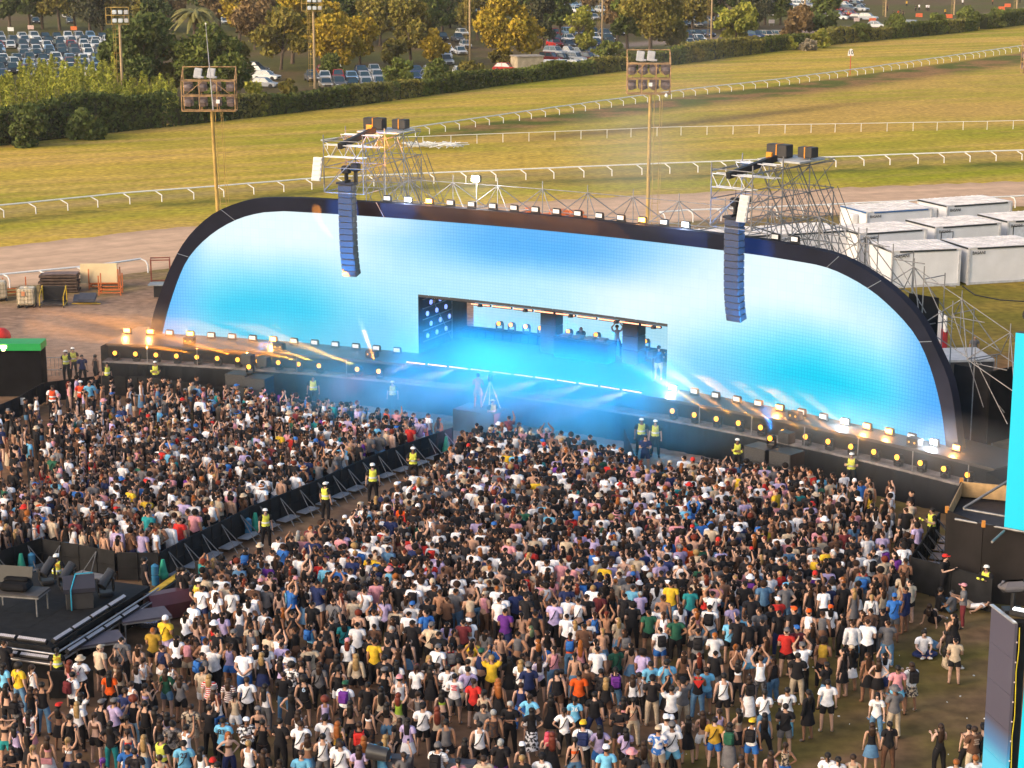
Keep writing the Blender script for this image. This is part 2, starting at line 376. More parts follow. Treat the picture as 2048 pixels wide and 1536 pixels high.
def led_material():
    m = bpy.data.materials.new('led_panels'); m.use_nodes = True; t = m.node_tree; N = t.nodes; L = t.links
    bs = N['Principled BSDF']; bs.inputs['Base Color'].default_value = (.004, .004, .005, 1); bs.inputs['Roughness'].default_value = .9; bs.inputs['Specular IOR Level'].default_value = 0
    a = N.new('ShaderNodeVertexColor'); a.layer_name = 'Col'; uv = N.new('ShaderNodeUVMap')
    # 0.125 m LED tile grid: dark gaps, clearest where the picture is dim
    br = N.new('ShaderNodeTexBrick'); br.offset = 0; br.inputs['Scale'].default_value = 1; br.inputs['Brick Width'].default_value = .166; br.inputs['Row Height'].default_value = .166
    br.inputs['Mortar Size'].default_value = .022; br.inputs['Mortar Smooth'].default_value = .3
    br.inputs['Color1'].default_value = (1, 1, 1, 1); br.inputs['Color2'].default_value = (.97, .97, .97, 1); br.inputs['Mortar'].default_value = (.7, .82, .9, 1)
    L.new(uv.outputs[0], br.inputs['Vector'])
    b2 = N.new('ShaderNodeTexBrick'); b2.offset = 0; b2.inputs['Scale'].default_value = 1; b2.inputs['Brick Width'].default_value = .5; b2.inputs['Row Height'].default_value = .5
    b2.inputs['Mortar Size'].default_value = .008; b2.inputs['Color1'].default_value = (1, 1, 1, 1); b2.inputs['Color2'].default_value = (.955, .97, .98, 1); b2.inputs['Mortar'].default_value = (.86, .92, .96, 1)
    L.new(uv.outputs[0], b2.inputs['Vector'])
    sp = N.new('ShaderNodeSeparateColor'); L.new(a.outputs['Color'], sp.inputs[0])
    mr = N.new('ShaderNodeMapRange'); mr.inputs[1].default_value = .15; mr.inputs[2].default_value = .75; mr.inputs[3].default_value = 1; mr.inputs[4].default_value = .12; L.new(sp.outputs[0], mr.inputs[0])
    m1 = N.new('ShaderNodeMix'); m1.data_type = 'RGBA'; m1.inputs[6].default_value = (1, 1, 1, 1); L.new(mr.outputs[0], m1.inputs[0]); L.new(br.outputs[0], m1.inputs[7])
    m2 = N.new('ShaderNodeVectorMath'); m2.operation = 'MULTIPLY'; L.new(m1.outputs[2], m2.inputs[0]); L.new(b2.outputs[0], m2.inputs[1])
    m3 = N.new('ShaderNodeVectorMath'); m3.operation = 'MULTIPLY'; L.new(m2.outputs[0], m3.inputs[0]); L.new(a.outputs['Color'], m3.inputs[1])
    L.new(m3.outputs[0], bs.inputs['Emission Color']); bs.inputs['Emission Strength'].default_value = .62
    return m
LEDM = led_material()
def ztop(u):
    return float(np.interp(u, [p[0] for p in INS], [p[1] for p in INS]))
def led_surface(name, us, zlo, zhi, off, parent, colf=None, nz=28):
    Vv, Uu, Q = [], [], []
    for i, u in enumerate(us):
        z0, z1 = zlo(u), zhi(u)
        for k in range(nz+1): z = z0+(z1-z0)*k/nz; Vv.append(S(u, off, z)); Uu.append((u, z))
    for i in range(len(us)-1):
        for k in range(nz): a = i*(nz+1)+k; Q.append((a, a+nz+1, a+nz+2, a+1))
    UA = np.array(Uu); cols = (colf or ledcol)(UA[:, 0], UA[:, 1]); o = parent.location
    V_ = np.array([tuple(v-o) for v in Vv]); me = npmesh(name, V_, np.array(Q), [LEDM], cols, False)
    uvl = me.uv_layers.new(name='UVMap'); li_ = np.array(Q).ravel(); uvl.data.foreach_set('uv', UA[li_].astype(np.float32).ravel())
    return nplink(name, me, parent)
def rng(a, b, n): return [a+(b-a)*i/n for i in range(n+1)]
zf = lambda z: (lambda u: z)
us_l = sorted(set([p[0] for p in INS if p[0] < OU0]+rng(.01, OU0, 60)))
us_r = sorted(set([p[0] for p in INS if p[0] > OU1]+rng(OU1, 46.27, 64)))
# the bottom of each column: on the curved rim the column starts at deck height
led_surface('screen_panel', us_l, zf(2.32), lambda u: max(ztop(u), 2.33), 0, wall)
led_surface('screen_panel', us_r, zf(2.32), lambda u: max(ztop(u), 2.33), 0, wall)
led_surface('screen_panel', rng(OU0, OU1, 60), zf(OZ), ztop, 0, wall, nz=18)
# arch border: black stretched fabric, front face and outer thickness
b = MB(); NO = 90
def resample(P, n):
    d = [0]
    for p, q in zip(P[:-1], P[1:]): d.append(d[-1]+math.hypot(q[0]-p[0], q[1]-p[1]))
    xs_ = [d[-1]*i/n for i in range(n+1)]
    return list(zip(np.interp(xs_, d, [p[0] for p in P]), np.interp(xs_, d, [p[1] for p in P])))
OS_, IS_ = resample(smooth_poly(OUTER), NO), resample(INS, NO)
fo = [S(u, .22, z) for u, z in OS_]; fi = [S(u, .12, z) for u, z in IS_]; ba = [S(u, -.25, z) for u, z in OS_]; bi = [S(u, -.02, z) for u, z in IS_]
n = NO+1
b.add(fo+fi, [(i, i+1, n+i+1, n+i) for i in range(NO)], True)
b.add(fo+ba, [(i, n+i, n+i+1, i+1) for i in range(NO)], True)
b.add(fi+bi, [(i, i+1, n+i+1, n+i) for i in range(NO)], True)
b.build('arch_border', mat('border_fabric', (.009, .011, .024), .7, spec=.15, var=.25, scale=.7), wall)
b = MB()
SEAM = mat('seam_piping', (.22, .25, .3), .5)
for k in (8, 14, 29, 72, 76.5, 82.4):
    i = int(k); b.tube(fo[i]+SN(20)*.02, fi[i]+SN(20)*.02, .018, 4)
b.build('border_seam', SEAM, wall)
# alcove
AW = mat('alcove_cladding', (.03, .032, .04), .6, var=.2)
b = MB(); NS_ = 24; A = [S(OU0+(OU1-OU0)*i/NS_, 0, OZ) for i in range(NS_+1)]; B = [S(OU0+(OU1-OU0)*i/NS_, -ad, OZ-.15) for i in range(NS_+1)]
b.add(A+B, [(i, i+1, NS_+2+i, NS_+1+i) for i in range(NS_)]); b.add([p+Vector((0, 0, .1)) for p in A+B], [(i, NS_+1+i, NS_+2+i, i+1) for i in range(NS_)])
for i in range(NS_): b.quad(A[i]-Vector((0, 0, .12)), A[i+1]-Vector((0, 0, .12)), A[i+1]+Vector((0, 0, .02)), A[i]+Vector((0, 0, .02)))
b.build('alcove_ceiling', AW, wall)
b = MB(); b.box(S(OU0-.06, -ad/2, (DZ+OZ)/2), (.1, ad, OZ-DZ), ax=AX(OU0)); b.build('alcove_wall', AW, wall)
b = MB(); b.box(S(OU1+.06, -ad/2, (DZ+OZ)/2), (.1, ad, OZ-DZ), ax=AX(OU1)); b.build('alcove_wall', AW, wall)
def backcol(U, Z): return np.tile(np.array(srgb(178, 226, 244)), (len(U), 1))*(1+.06*np.sin(U*.9)[:, None])
led_surface('rear_screen', rng(OU0+.4, OU1, 50), zf(DZ+.48), zf(OZ-.05), -ad+.06, wall, backcol, 14)
# pipes with small round lamps on the left alcove wall
b = MB()
for z in (2.9, 3.5, 4.1, 4.7, 5.2): b.tube(S(OU0+.12, -.3, z-.0), S(OU0+.12, -3.6, z), .03, 5)
b.tube(S(OU0+.14, -3.6, DZ), S(OU0+.14, -3.6, OZ-.2), .03, 5); b.tube(S(OU0+.14, -1.2, 5.2), S(OU0+.14, -3.5, 2.5), .025, 5)
b.build('pipe_frame', STEEL, wall)
LB = mat('lavender_lamp', srgb(130, 150, 235), .4, emit=1.0, var=0)
for i, z in enumerate((3.2, 3.8, 4.4, 4.95)):
    for k in range(3):
        b = MB(); c = S(OU0+.2, -.6-1.05*k-.4*(i % 2), z); b.tube(c, c+ST(OU0)*.06, .13, 10); b.build('wall_lamp', LB, wall)
# ---------------------------------------------------------------- roof scaffolding behind the wall top
sf = thing('roof_scaffold', S(26, -1.5, 9.8), 'low peaked scaffold tube frame running behind the top of the LED wall', 'scaffold')
b = MB(); u = 12.5; pk_ = []
while u < 47:
    zt_ = 10.2 if u < 37 else 10.2-(u-37)*.42
    a, c, d = S(u, -1.0, zt_-.2), S(u, -3.4, zt_-.3), S(u+1.3, -2.2, zt_+1.05)
    a2, c2 = S(u+2.6, -1.0, zt_-.2-(0 if u < 36 else 1.0)), S(u+2.6, -3.4, zt_-.3-(0 if u < 36 else 1.0))
    for p, q in ((a, d), (c, d), (a2, d), (c2, d), (a, a2), (c, c2), (a, c)): b.tube(p, q, .026, 4, cap=False)
    b.tube(d-Vector((0, 0, 1.6)), d+Vector((0, 0, .4)), .026, 4, cap=False)
    if pk_: b.tube(pk_[-1], d, .024, 4, cap=False)
    pk_.append(d); u += 2.6
b.build('tube_frame', STEEL, sf)
b = MB()
oz = lambda q: float(np.interp(q, [p[0] for p in OUTER[9:]], [p[1] for p in OUTER[9:]])) if q < 47 else 4.6
for u in (37.6, 39.7, 41.6, 43.3, 44.9, 46.2):      # raking rear scaffold down the right side
    z, z2 = oz(u)+.55, oz(u+1.5)+.4
    b.tube(S(u, -1.7, 0), S(u, -1.7, z+.5), .028, 5, cap=False); b.tube(S(u, -3.3, 0), S(u, -3.3, z), .028, 5, cap=False)
    b.tube(S(u, -1.7, z-.1), S(u, -3.3, z-.1), .025, 4, cap=False); b.tube(S(u, -1.7, z-.2), S(u+1.7, -1.7, z-.2), .025, 4, cap=False)
    b.tube(S(u, -1.7, z), S(u+1.9, -1.7, z2-1.6), .024, 4, cap=False); b.tube(S(u, -3.3, z-2.1), S(u+1.7, -1.7, z-2.1), .024, 4, cap=False)
b.build('raking_frame', STEEL, sf)
b = MB(); b.box(S(46.05, -1.75, 3.9), (1.9, .08, 3.3), ax=AX(46)); b.box(S(47.0, -2.6, 3.9), (.08, 1.7, 3.3), ax=AX(47)); b.build('drape_panel', BLACK, sf)
b = MB(); b.box(S(43.0, -2.2, 7.3), (1.6, .08, 2.0), ax=AX(43)); b.build('drape_panel', BLACK, sf)
# ---------------------------------------------------------------- PA towers with line arrays
def pa_tower(uc, lab, off0):
    n_ = SN(uc); t_ = ST(uc); P = lambda a, o, z: S(uc, 0, 0)+t_*a+n_*o+Vector((0, 0, z))
    base = P(0, -2, 0); T = thing('scaffold_tower', base, lab, 'scaffold tower')
    W = 1.15; rows = [1.6, -.9, -3.2, -5.4]; top = 13.6
    for s_ in (-W, W):
        for r_ in rows[1:3+1]:
            b = MB(); b.tube(P(s_, r_, 0), P(s_, r_, top+.5 if r_ > -5 else top-1.6), .034, 5); b.build('upright', STEEL, T)
        b = MB(); b.tube(P(s_, rows[0], 10.9), P(s_, rows[0], top+.3), .034, 5); b.build('upright', STEEL, T)
    b = MB(); rr = rows
    for k in range(3):
        for s_ in (-W, W):
            z = 10.9
            while z < top+.1:
                b.tube(P(s_, rr[k], z), P(s_, rr[k+1], z), .026, 4, cap=False)
                b.tube(P(s_, rr[k], z), P(s_, rr[k+1], min(z+1.3, top)), .024, 4, cap=False); z += 1.3
    z = 1.5
    while z < 10.5:
        for k in (1, 2):
            for s_ in (-W, W): b.tube(P(s_, rr[k], z), P(s_, rr[k+1], z), .026, 4, cap=False); b.tube(P(s_, rr[k], z), P(s_, rr[k+1], z+2), .024, 4, cap=False)
        for r_ in rr[1:]: b.tube(P(-W, r_, z), P(W, r_, z), .026, 4, cap=False)
        z += 2
    for r_ in rr:
        for z in (10.9, 12.2, top): b.tube(P(-W, r_, z), P(W, r_, z), .026, 4, cap=False)
    b.tube(P(-W, rr[0], 11), P(W, rr[0], 13.2), .028, 4); b.tube(P(-W, rr[1], 13), P(W, rr[1], 11), .028, 4); b.tube(P(W, rr[2], 13.4), P(-W, rr[1], 11), .028, 4)
    b.build('ledgers', STEEL, T)
    b = MB()
    for s_ in (-W, -.3, .5, W, W+.7):
        for o_, zt_ in ((-1.0, top), (-2.2, top), (-3.3, top-.2), (-4.6, top-1.2)):
            b.tube(P(s_, o_, zt_), P(s_*1.0, o_-4.6, zt_-6.2), .024, 4, cap=False)
    b.build('rakers', STEEL, T)
    b = MB()
    for o_, zz in ((rows[0]-.02, 12.75), (-.35, 13.1)):
        for z in (zz, zz+.62):
            b.tube(P(-W, o_, z), P(W, o_, z), .03, 5); b.tube(P(-W, o_-.4, z), P(W, o_-.4, z), .03, 5)
        for k in range(6):
            a = -W+2*W*k/6; c = a+2*W/6
            b.tube(P(a, o_, zz if k % 2 else zz+.62), P(c, o_, zz+.62 if k % 2 else zz), .022, 4)
    b.build('truss', mat('truss_alloy', (.6, .6, .62), .35, .6), T)
    b = MB(); b.box(P(.15, -3.1, top+.1), (2.4, 2.2, .08), ax=AX(uc)); b.build('platform', mat('platform_mesh', (.42, .42, .42), .6), T)
    b = MB(); p, q = P(-.15, 1.7, top-.25), P(.05, -1.9, top+.25); d = (q-p)
    yx = d.normalized(); xx = Vector((yx.y, -yx.x, 0)).normalized(); zx = xx.cross(yx)
    b.box((p+q)/2, (.24, d.length, .3), ax=Matrix((xx, yx, zx)).transposed()); b.build('beam', BLKM, T)
    b = MB(); q = P(-.1+(.0), -1.6, top+.3); b.box(q, (.3, .12, .5), ax=AX(uc)); b.build('ratchet_strap', mat('strap_orange', (.75, .28, .02), .6), T)
    for k, (a, o_, z) in enumerate(((-.1, 1.1, 11.95), (.45, 1.1, 12.1))):
        b = MB(); b.tube(P(a, o_, 11.3), P(a, o_, z), .11, 8); b.box(P(a, o_, z+.12), (.46, .4, .42), ax=AX(uc), bev=.06); b.tube(P(a, o_, z+.3), P(a, o_, top-.1), .015, 4); b.build('chain_hoist', BLKM, T)
    # leaning ladder-like floodlight strips
    b = MB(); fl = P(-W-.35 if uc < 20 else .75, rows[0]+.1, 12.1 if uc < 20 else 11.9)
    ax_ = AX(uc) @ Matrix.Rotation(-.25, 3, 'X')
    b.box(fl, (.52, .1, 1.25), ax=ax_); b.build('floodlight', mat('flood_housing', (.5, .5, .52), .4), T)
    b = MB()
    for k in range(5): b.box(fl+ax_ @ Vector((0, -.07, -.5+.25*k)), (.44, .04, .16), ax=ax_)
    b.build('floodlight_lens', mat('flood_lens', (.45, .47, .48), .3, var=.02), T)
    # flown line array, J-shaped
    AR = thing('line_array', P(.05, 1.35, 11.4), 'curved hanging column of black speakers under the %s scaffold tower' % ('left' if uc < 20 else 'right'), 'loudspeaker array', 'line arrays flown over the stage')
    SPK = mat('speaker_black', (.055, .055, .06), .5, spec=.5, var=.2, scale=4); GR = mat('speaker_grille', (.04, .04, .045), .7, var=.3, scale=20)
    pos = P(.05, 1.35, 11.32); tilt = 0.0; nb = 15
    b = MB(); b.box(pos+Vector((0, 0, .08)), (1.0, .55, .1), ax=AX(uc)); b.box(pos+Vector((0, 0, .17)), (.1, .7, .12), ax=AX(uc)); b.build('fly_frame', BLKM, AR)
    for k in range(nb):
        tilt = .0+ .004*k + (max(0, k-7)**1.5)*.0115
        ax_ = AX(uc) @ Matrix.Rotation(-tilt*-1, 3, 'X'); h = .325
        dn = ax_ @ Vector((0, 0, -1)); c = pos+dn*(h/2)
        b = MB(); b.box(c, (.84, .5, h-.012), ax=ax_, bev=.025)
        for s_ in (-1, 1): b.box(c+ax_ @ Vector((s_*.425, .16, 0)), (.03, .12, h*.8), ax=ax_)
        cab = b.build('speaker_cabinet', SPK, AR)
        b = MB(); b.box(c+ax_ @ Vector((0, -.256, 0)), (.77, .012, h-.07), ax=ax_); b.build('grille', GR, cab)
        pos = pos+dn*h
    return T
pa_tower(11.95, 'left of the two silver scaffold towers behind the LED wall, black cases on top', 0)
pa_tower(34.85, 'right of the two silver scaffold towers behind the LED wall, black cases on top', 0)
CASE = mat('flight_case', (.03, .028, .03), .55, var=.25)
for uc, side in ((11.95, 'left'), (34.85, 'right')):
    for k, (a, w_, nm) in enumerate(((-.45, 1.15, 'larger'), (.95, .8, 'smaller'))):
        c = S(uc, -3.0-.3*k, 14.08)+ST(uc)*a
        t = thing('flight_case', c-Vector((0, 0, .34)), '%s black flight case strapped on top of the %s scaffold tower' % (nm, side), 'case', 'cases on the scaffold towers')
        b = MB(); b.box(c, (w_, .6, .62 if k == 0 else .5), ax=AX(uc), bev=.03); b.build('body', CASE, t)
        b = MB(); b.box(c, (.05, .63, .66 if k == 0 else .54), ax=AX(uc)); b.build('strap', mat('strap_orange', None), t)
# ---------------------------------------------------------------- strobes
AMB = srgb(255, 150, 20); LW = srgb(235, 248, 255)
E_AMB = mat('amber_strobe_face', (1, .42, .06), .4, emit=3.2, ecol=(1, .45, .1), var=0)
E_COOL = mat('cool_strobe_face', (1, 1, 1), .4, emit=14, ecol=(.82, .95, 1), var=0)
E_OFF = mat('strobe_face_off', (.78, .8, .84), .3, var=.05)
def strobe_proto(face, nm):
    t = thing('strobe_light', (0, 0, 0), '', 'strobe light')
    b = MB(); b.box((0, .02, .2), (.44, .16, .3), bev=.03); b.build('housing', BLKM, t)
    b = MB(); b.box((0, -.065, .2), (.36, .02, .2)); b.build('lamp_face', face, t)
    b = MB()
    for s_ in (-1, 1): b.box((s_*.24, .02, .14), (.02, .06, .26))
    b.box((0, .02, .012), (.5, .22, .02)); b.build('yoke', BLKM, t)
    freeze(t); return t
PRO = {k: strobe_proto(m, k) for k, m in (('a', E_AMB), ('c', E_COOL), ('o', E_OFF))}
used = {'a': True, 'c': True, 'o': True}
def lamp(loc, col, watts, rad, parent=None, spot=None, dirv=None, name='lamp_light', blend=.3):
    l = bpy.data.lights.new(name, 'SPOT' if spot else 'POINT'); l.energy = watts; l.color = col; l.shadow_soft_size = rad
    o = bpy.data.objects.new(name, l); SC.collection.objects.link(o)
    if spot: l.spot_size = spot; l.spot_blend = blend; o.rotation_euler = Vector(dirv).to_track_quat('-Z', 'Y').to_euler()
    o.location = loc
    if parent is not None:
        m = parent.rotation_euler.to_matrix().transposed(); o.parent = parent; o.location = m @ (Vector(loc)-parent.location)
        if spot: o.rotation_euler = (m @ Vector(dirv)).to_track_quat('-Z', 'Y').to_euler()
    return o
deck_u = [-1.9, -.5] + [.64+1.25*i for i in range(12)]
deck_k = 'aaoaoooaoooooo'
dr_u = [30.95+1.245*i for i in range(14)]; dr_k = 'cooooaoocaaoca'
for i, (u, k) in enumerate(list(zip(deck_u, deck_k))+list(zip(dr_u, dr_k))):
    side = 'left' if u < 20 else 'right'
    st_ = {'a': 'lit amber', 'c': 'blazing cool white', 'o': 'unlit'}[k]; lab_ = '%s strobe light from the %s end of the deck back edge, %s' % ((ORD[i], 'left', st_) if i < 14 else (ORD[27-i], 'right', st_))
    o = place(PRO[k], False, S(u, .45, DZ+.004), A0*0+math.atan2(ST(u).y, ST(u).x), lab_, 'strobe lights along the back of the deck')
    if k != 'o': lamp(S(u, .75, DZ+.3), (1, .45, .12) if k == 'a' else (.8, .92, 1), 75 if k == 'a' else 120, .12, o)
top_u = [13.6+1.25*i for i in range(15)]; top_k = 'ccaoooooooooaoc'
top_k2 = {0: 'c', 1: 'c', 2: 'a', 12: 'a', 14: 'c'}
for i, u in enumerate(top_u):
    k = top_k2.get(i, 'o')
    if i == 0: k = 'o'
    st_ = {'a': 'lit amber', 'c': 'blazing cool white', 'o': 'unlit'}[k]
    o = place(PRO[k], False, S(u, -.15, 10.31), math.atan2(ST(u).y, ST(u).x), '%s strobe light from the left on top of the LED wall, %s' % (ORD[i], st_), 'strobe lights along the wall top')
    if k != 'o': lamp(S(u, .2, 10.6), (1, .45, .12) if k == 'a' else (.8, .92, 1), 75 if k == 'a' else 120, .12, o)
for i, u in enumerate((36.2, 37.3)):
    place(PRO['o'], False, S(u, -.15, 10.25), math.atan2(ST(u).y, ST(u).x), '%s strobe light on the LED wall top right of the right line array, unlit' % ORD[i], 'strobe lights along the wall top')
# one blinding white lamp high on a stand behind the wall
fl = thing('flood_lamp', S(18.2, -1.4, 10.3), 'single blinding white flood lamp on a stand, right of the left scaffold tower', 'flood lamp')
b = MB(); b.tube(S(18.2, -1.4, 10.2), S(18.2, -1.4, 11.5), .03, 6); b.build('stand', STEEL, fl)
b = MB(); b.box(S(18.2, -1.4, 11.66), (.5, .2, .36), ax=AX(18), bev=.03); b.build('housing', BLKM, fl)
b = MB(); b.box(S(18.2, -1.28, 11.66), (.42, .03, .28), ax=AX(18)); b.build('lamp_face', mat('flood_face', (1, 1, 1), .4, emit=30, ecol=(1, .98, .82), var=0), fl)
lamp(S(18.2, -.9, 11.7), (1, .97, .85), 420, .2, fl)
for k in PRO:   # prototypes themselves become real strobes
    pass
# ---------------------------------------------------------------- moving heads
E_HEAD = mat('amber_lens', (1, .5, .05), .4, emit=1.6, ecol=(1, .33, .02), var=0)
def head_proto():
    t = thing('moving_head_light', (0, 0, 0), '', 'moving light')
    b = MB(); b.box((0, 0, .06), (.36, .3, .12), bev=.03); b.build('base', BLKM, t)
    b = MB()
    for s_ in (-1, 1): b.box((s_*.2, 0, .26), (.05, .16, .34), bev=.015)
    b.build('yoke', BLKM, t)
    h = MB(); h.tube((0, .2, .38), (0, -.12, .42), .13, 10, .15); hd = h.build('head', BLKM, t)
    b = MB(); b.tube((0, -.12, .42), (0, -.15, .423), .12, 12); b.build('lens', E_HEAD, hd)
    freeze(t); return t
HP = head_proto()
HU = [-1.37+1.235*i for i in range(11)]+[13.3, 14.6]+[32.2+1.28*i for i in range(14)]
BEAMS = {4: 1, 6: 1, 8: 1, 9: 1, 10: 1, 11: 1, 12: 2, 15: 1, 16: 1, 17: 1, 18: 1, 19: 1, 20: 1, 21: 1, 22: 1}
for i, u in enumerate(HU):
    lit_b = BEAMS.get(i, 0)
    side = 'left' if u < 20 else 'right'
    lab = '%s moving head from the %s end of the stage front ledge, amber lens%s' % (ORD[i] if i < 13 else ORD[26-i], side, ', beam' if lit_b else '')
    o = place(HP, i == 0, S(u, dd(u)+.32, 1.455), math.atan2(ST(u).y, ST(u).x), lab, 'moving head lights along the stage front')
    if lit_b:
        dv = (-ST(u)*(.9 if lit_b == 1 else .4)+SN(u)*(.02 if lit_b == 1 else -.25)+Vector((0, 0, ((.08+.05*(i % 4)) if i < 13 else (.34+.06*(i % 3))) if lit_b == 1 else .6)))
        lamp(S(u, dd(u)+.62, 2.12), (1, .3, .02), 170000 if i < 13 else 95000, .05, o, math.radians(6), dv, 'beam_light', .15)
for q_, tg, sd_ in ((G(503, 822), 11.95, 'left'), (G(1540, 978), 34.85, 'right')):  # two extra heads added to wash the hanging arrays blue
    u = tg
    o = place(HP, False, q_+Vector((0, 0, 1.96)), math.atan2(ST(u).y, ST(u).x), 'added moving head on the subwoofers aimed up at the %s hanging speaker column' % sd_, 'moving head lights along the stage front')
    p_ = q_+Vector((0, 0, 2.65)); lamp(p_, (.01, .3, 1), 13000, .05, o, math.radians(30), S(tg, 1.4, 8.7)-p_, 'added_array_wash', .5)
AU = [17.6, 18.3, 19.15, 20.0, 20.85, 21.6, 23.2, 24.9, 26.0, 28.0, 28.8, 29.6]
for i, u in enumerate(AU):
    place(HP, False, S(u, -ad+.55, DZ+.5), math.atan2(ST(u).y, ST(u).x), '%s moving head from the left on the rear shelf of the alcove' % ORD[i], 'moving head lights in the alcove')
# ---------------------------------------------------------------- LED battens
E_BAT = mat('batten_pixels', (1, .5, .3), .4, emit=1.8, ecol=(1, .3, .18), var=0)
def batten_proto():
    t = thing('light_batten', (0, 0, 0), '', 'light bar')
    b = MB(); b.box((0, 0, .07), (1.15, .14, .12), bev=.02); b.build('housing', BLKM, t)
    b = MB()
    for i in range(14): b.box((-.52+.08*i, -.078, .09), (.055, .02, .06))
    b.build('pixel_row', E_BAT, t); freeze(t); return t
BP = batten_proto()
for i in range(11):
    u = 16.6+1.29*i
    o = place(BP, i == 0, S(u, dd(u)-.1, DZ+.004), math.atan2(ST(u).y, ST(u).x), '%s salmon light bar from the left on the deck lip before the alcove' % ORD[i], 'light bars on the deck lip')
    if i % 2 == 0: lamp(S(u, dd(u)+.1, DZ+.1), (1, .2, .3), 7000, .08, o, math.radians(20), SN(u)*1.0-ST(u)*.9+Vector((0, 0, -.32)), 'batten_light', .5)
for i in range(11):
    u = 16.5+1.26*i
    place(BP, False, S(u, -.35 if i > 1 else -.9, OZ-.36), math.atan2(ST(u).y, ST(u).x), '%s salmon light bar from the left under the alcove ceiling' % ORD[i], 'light bars under the alcove ceiling')
b = MB()
# ================================================================ RUNNING RAILS
def path_pts(P, x0, x1, step):
    "walk the ground line P (pixel polyline) from x0 to x1 in equal metre steps"
    xs = np.arange(x0, x1, 4.0); ys = np.interp(xs, [p[0] for p in P], [p[1] for p in P]); W = [G(a, b_) for a, b_ in zip(xs, ys)]
    out = [W[0]]; acc = 0
    for p, q in zip(W[:-1], W[1:]):
        acc += (q-p).length
        if acc >= step: out.append(q); acc -= step
    return out
RAILM = mat('rail_white', (.8, .79, .78), .4, var=.05)
def rail(P, x0, x1, step, label, style, h=.98):
    pts = path_pts(P, x0, x1, step); T = thing('running_rail', pts[len(pts)//2], label, 'racecourse rail', 'racecourse rails')
    b = MB(); top = []
    for i, p in enumerate(pts):
        d = (pts[min(i+1, len(pts)-1)]-pts[max(i-1, 0)]).normalized(); nrm = Vector((-d.y, d.x, 0))
        wob = Vector((0, 0, R.uniform(-.02, .02)))
        if style == 'straight': top.append(p+Vector((0, 0, h))+wob); post = [p, p+Vector((0, 0, h))+wob]
        elif style == 'cant': top.append(p+d*-.45+nrm*.5+Vector((0, 0, h))+wob); post = [p, p+Vector((0, 0, h-.38)), top[-1]]
        else: top.append(p+nrm*.42+d*-.3+Vector((0, 0, h))+wob); post = [p, p+Vector((0, 0, h-.4)), p+nrm*.12-d*.08+Vector((0, 0, h-.13)), top[-1]]
        if i < 99:
            q = MB(); q.poly(post, .055 if style != 'straight' else .035, 5); q.build('post', RAILM, T)
        else: b.poly(post, .05, 5)
    r = MB(); r.poly(top, .075 if style != 'straight' else .035, 6); r.build('top_rail', RAILM, T)
    if b.v: b.build('far_posts', RAILM, T)['kind'] = 'stuff'
LA = ext([(640, 300), (796, 278), (919, 259), (1124, 229), (1377, 193), (1560, 172), (1750, 146), (2048, 102)])
rail(LA, 655, 2400, 3.0, 'white running rail farthest from the stage, on slanted posts along the grassy bank', 'cant')
rail(L_RAILB, 790, 2150, 3.1, 'thin white rail on straight posts, second from the hedge', 'straight', 1.0)
rail(L_RAILC, -60, 2130, 3.0, 'white running rail between the race turf and the sand track', 'cant')
L_RAILC = [(p[0], p[1]+4) for p in L_RAILC]; LD = [(p[0], p[1]+3) for p in L_TRB]
rail(LD, -60, 345, 2.65, 'white running rail with curved posts beside the sand track, left of the stage', 'curve')
rail(LD, 1330, 2130, 2.5, 'white running rail with curved posts beside the sand track, behind the cabins', 'curve')
t = thing('rail_pile', G(868, 290), 'heaps of broken white rail pieces lying at the left end of the thin rail', 'rail pile'); b = MB()
for i in range(70):
    c = G(R.choice([R.gauss(835, 9), R.gauss(870, 14), R.gauss(905, 7)]), 289+R.uniform(-3, 3), R.uniform(.05, .75)); a = R.uniform(0, 3.1); l = R.uniform(.4, 1.5)
    d = Vector((math.cos(a), math.sin(a), R.uniform(-.3, .3)))*l; b.tube(c-d, c+d, .05, 4)
b.build('rail_scrap', RAILM, t)['kind'] = 'stuff'
t = thing('distance_marker', G(1700, 150), 'round topped white distance marker board reading 10 on a thin red post', 'marker'); c = G(1700, 150)
b = MB(); b.tube(c, c+Vector((0, 0, 3.2)), .07, 6); b.build('post', mat('red_paint', (.5, .08, .04), .5), t)
b = MB(); b.prism([c+Vector((x, -.05, z)) for x, z in [(-.48, 3), (.48, 3), (.4, 3.6), (.25, 3.95), (0, 4.08), (-.25, 3.95), (-.4, 3.6)]], (0, .08, 0)); b.build('board', WHITE, t)
def text_mesh(txt, size, m, loc, ax, parent, name='lettering', ext_=.004, align='CENTER'):
    cu = bpy.data.curves.new('txt', 'FONT'); cu.body = txt; cu.size = size; cu.align_x = align; cu.align_y = 'CENTER'; cu.extrude = ext_; cu.offset = size*.012
    o = bpy.data.objects.new('txt', cu); SC.collection.objects.link(o); dg = bpy.context.evaluated_depsgraph_get()
    me = bpy.data.meshes.new_from_object(o.evaluated_get(dg)); bpy.data.objects.remove(o); me.materials.clear(); me.materials.append(m)
    me.transform(Matrix.Translation(loc) @ ax.to_4x4())
    if parent is not None:
        me.transform(Matrix.Translation(-Vector(parent.location)))
    ob = bpy.data.objects.new(name, me); SC.collection.objects.link(ob); ob.parent = parent; return ob
FRONT = Matrix(((1, 0, 0), (0, 0, -1), (0, 1, 0)))     # text facing -Y, upright
BLKP = mat('black_lettering', (.02, .02, .02), .6, var=0)
text_mesh('10', .85, BLKP, c+Vector((0, -.07, 3.5)), FRONT, t)
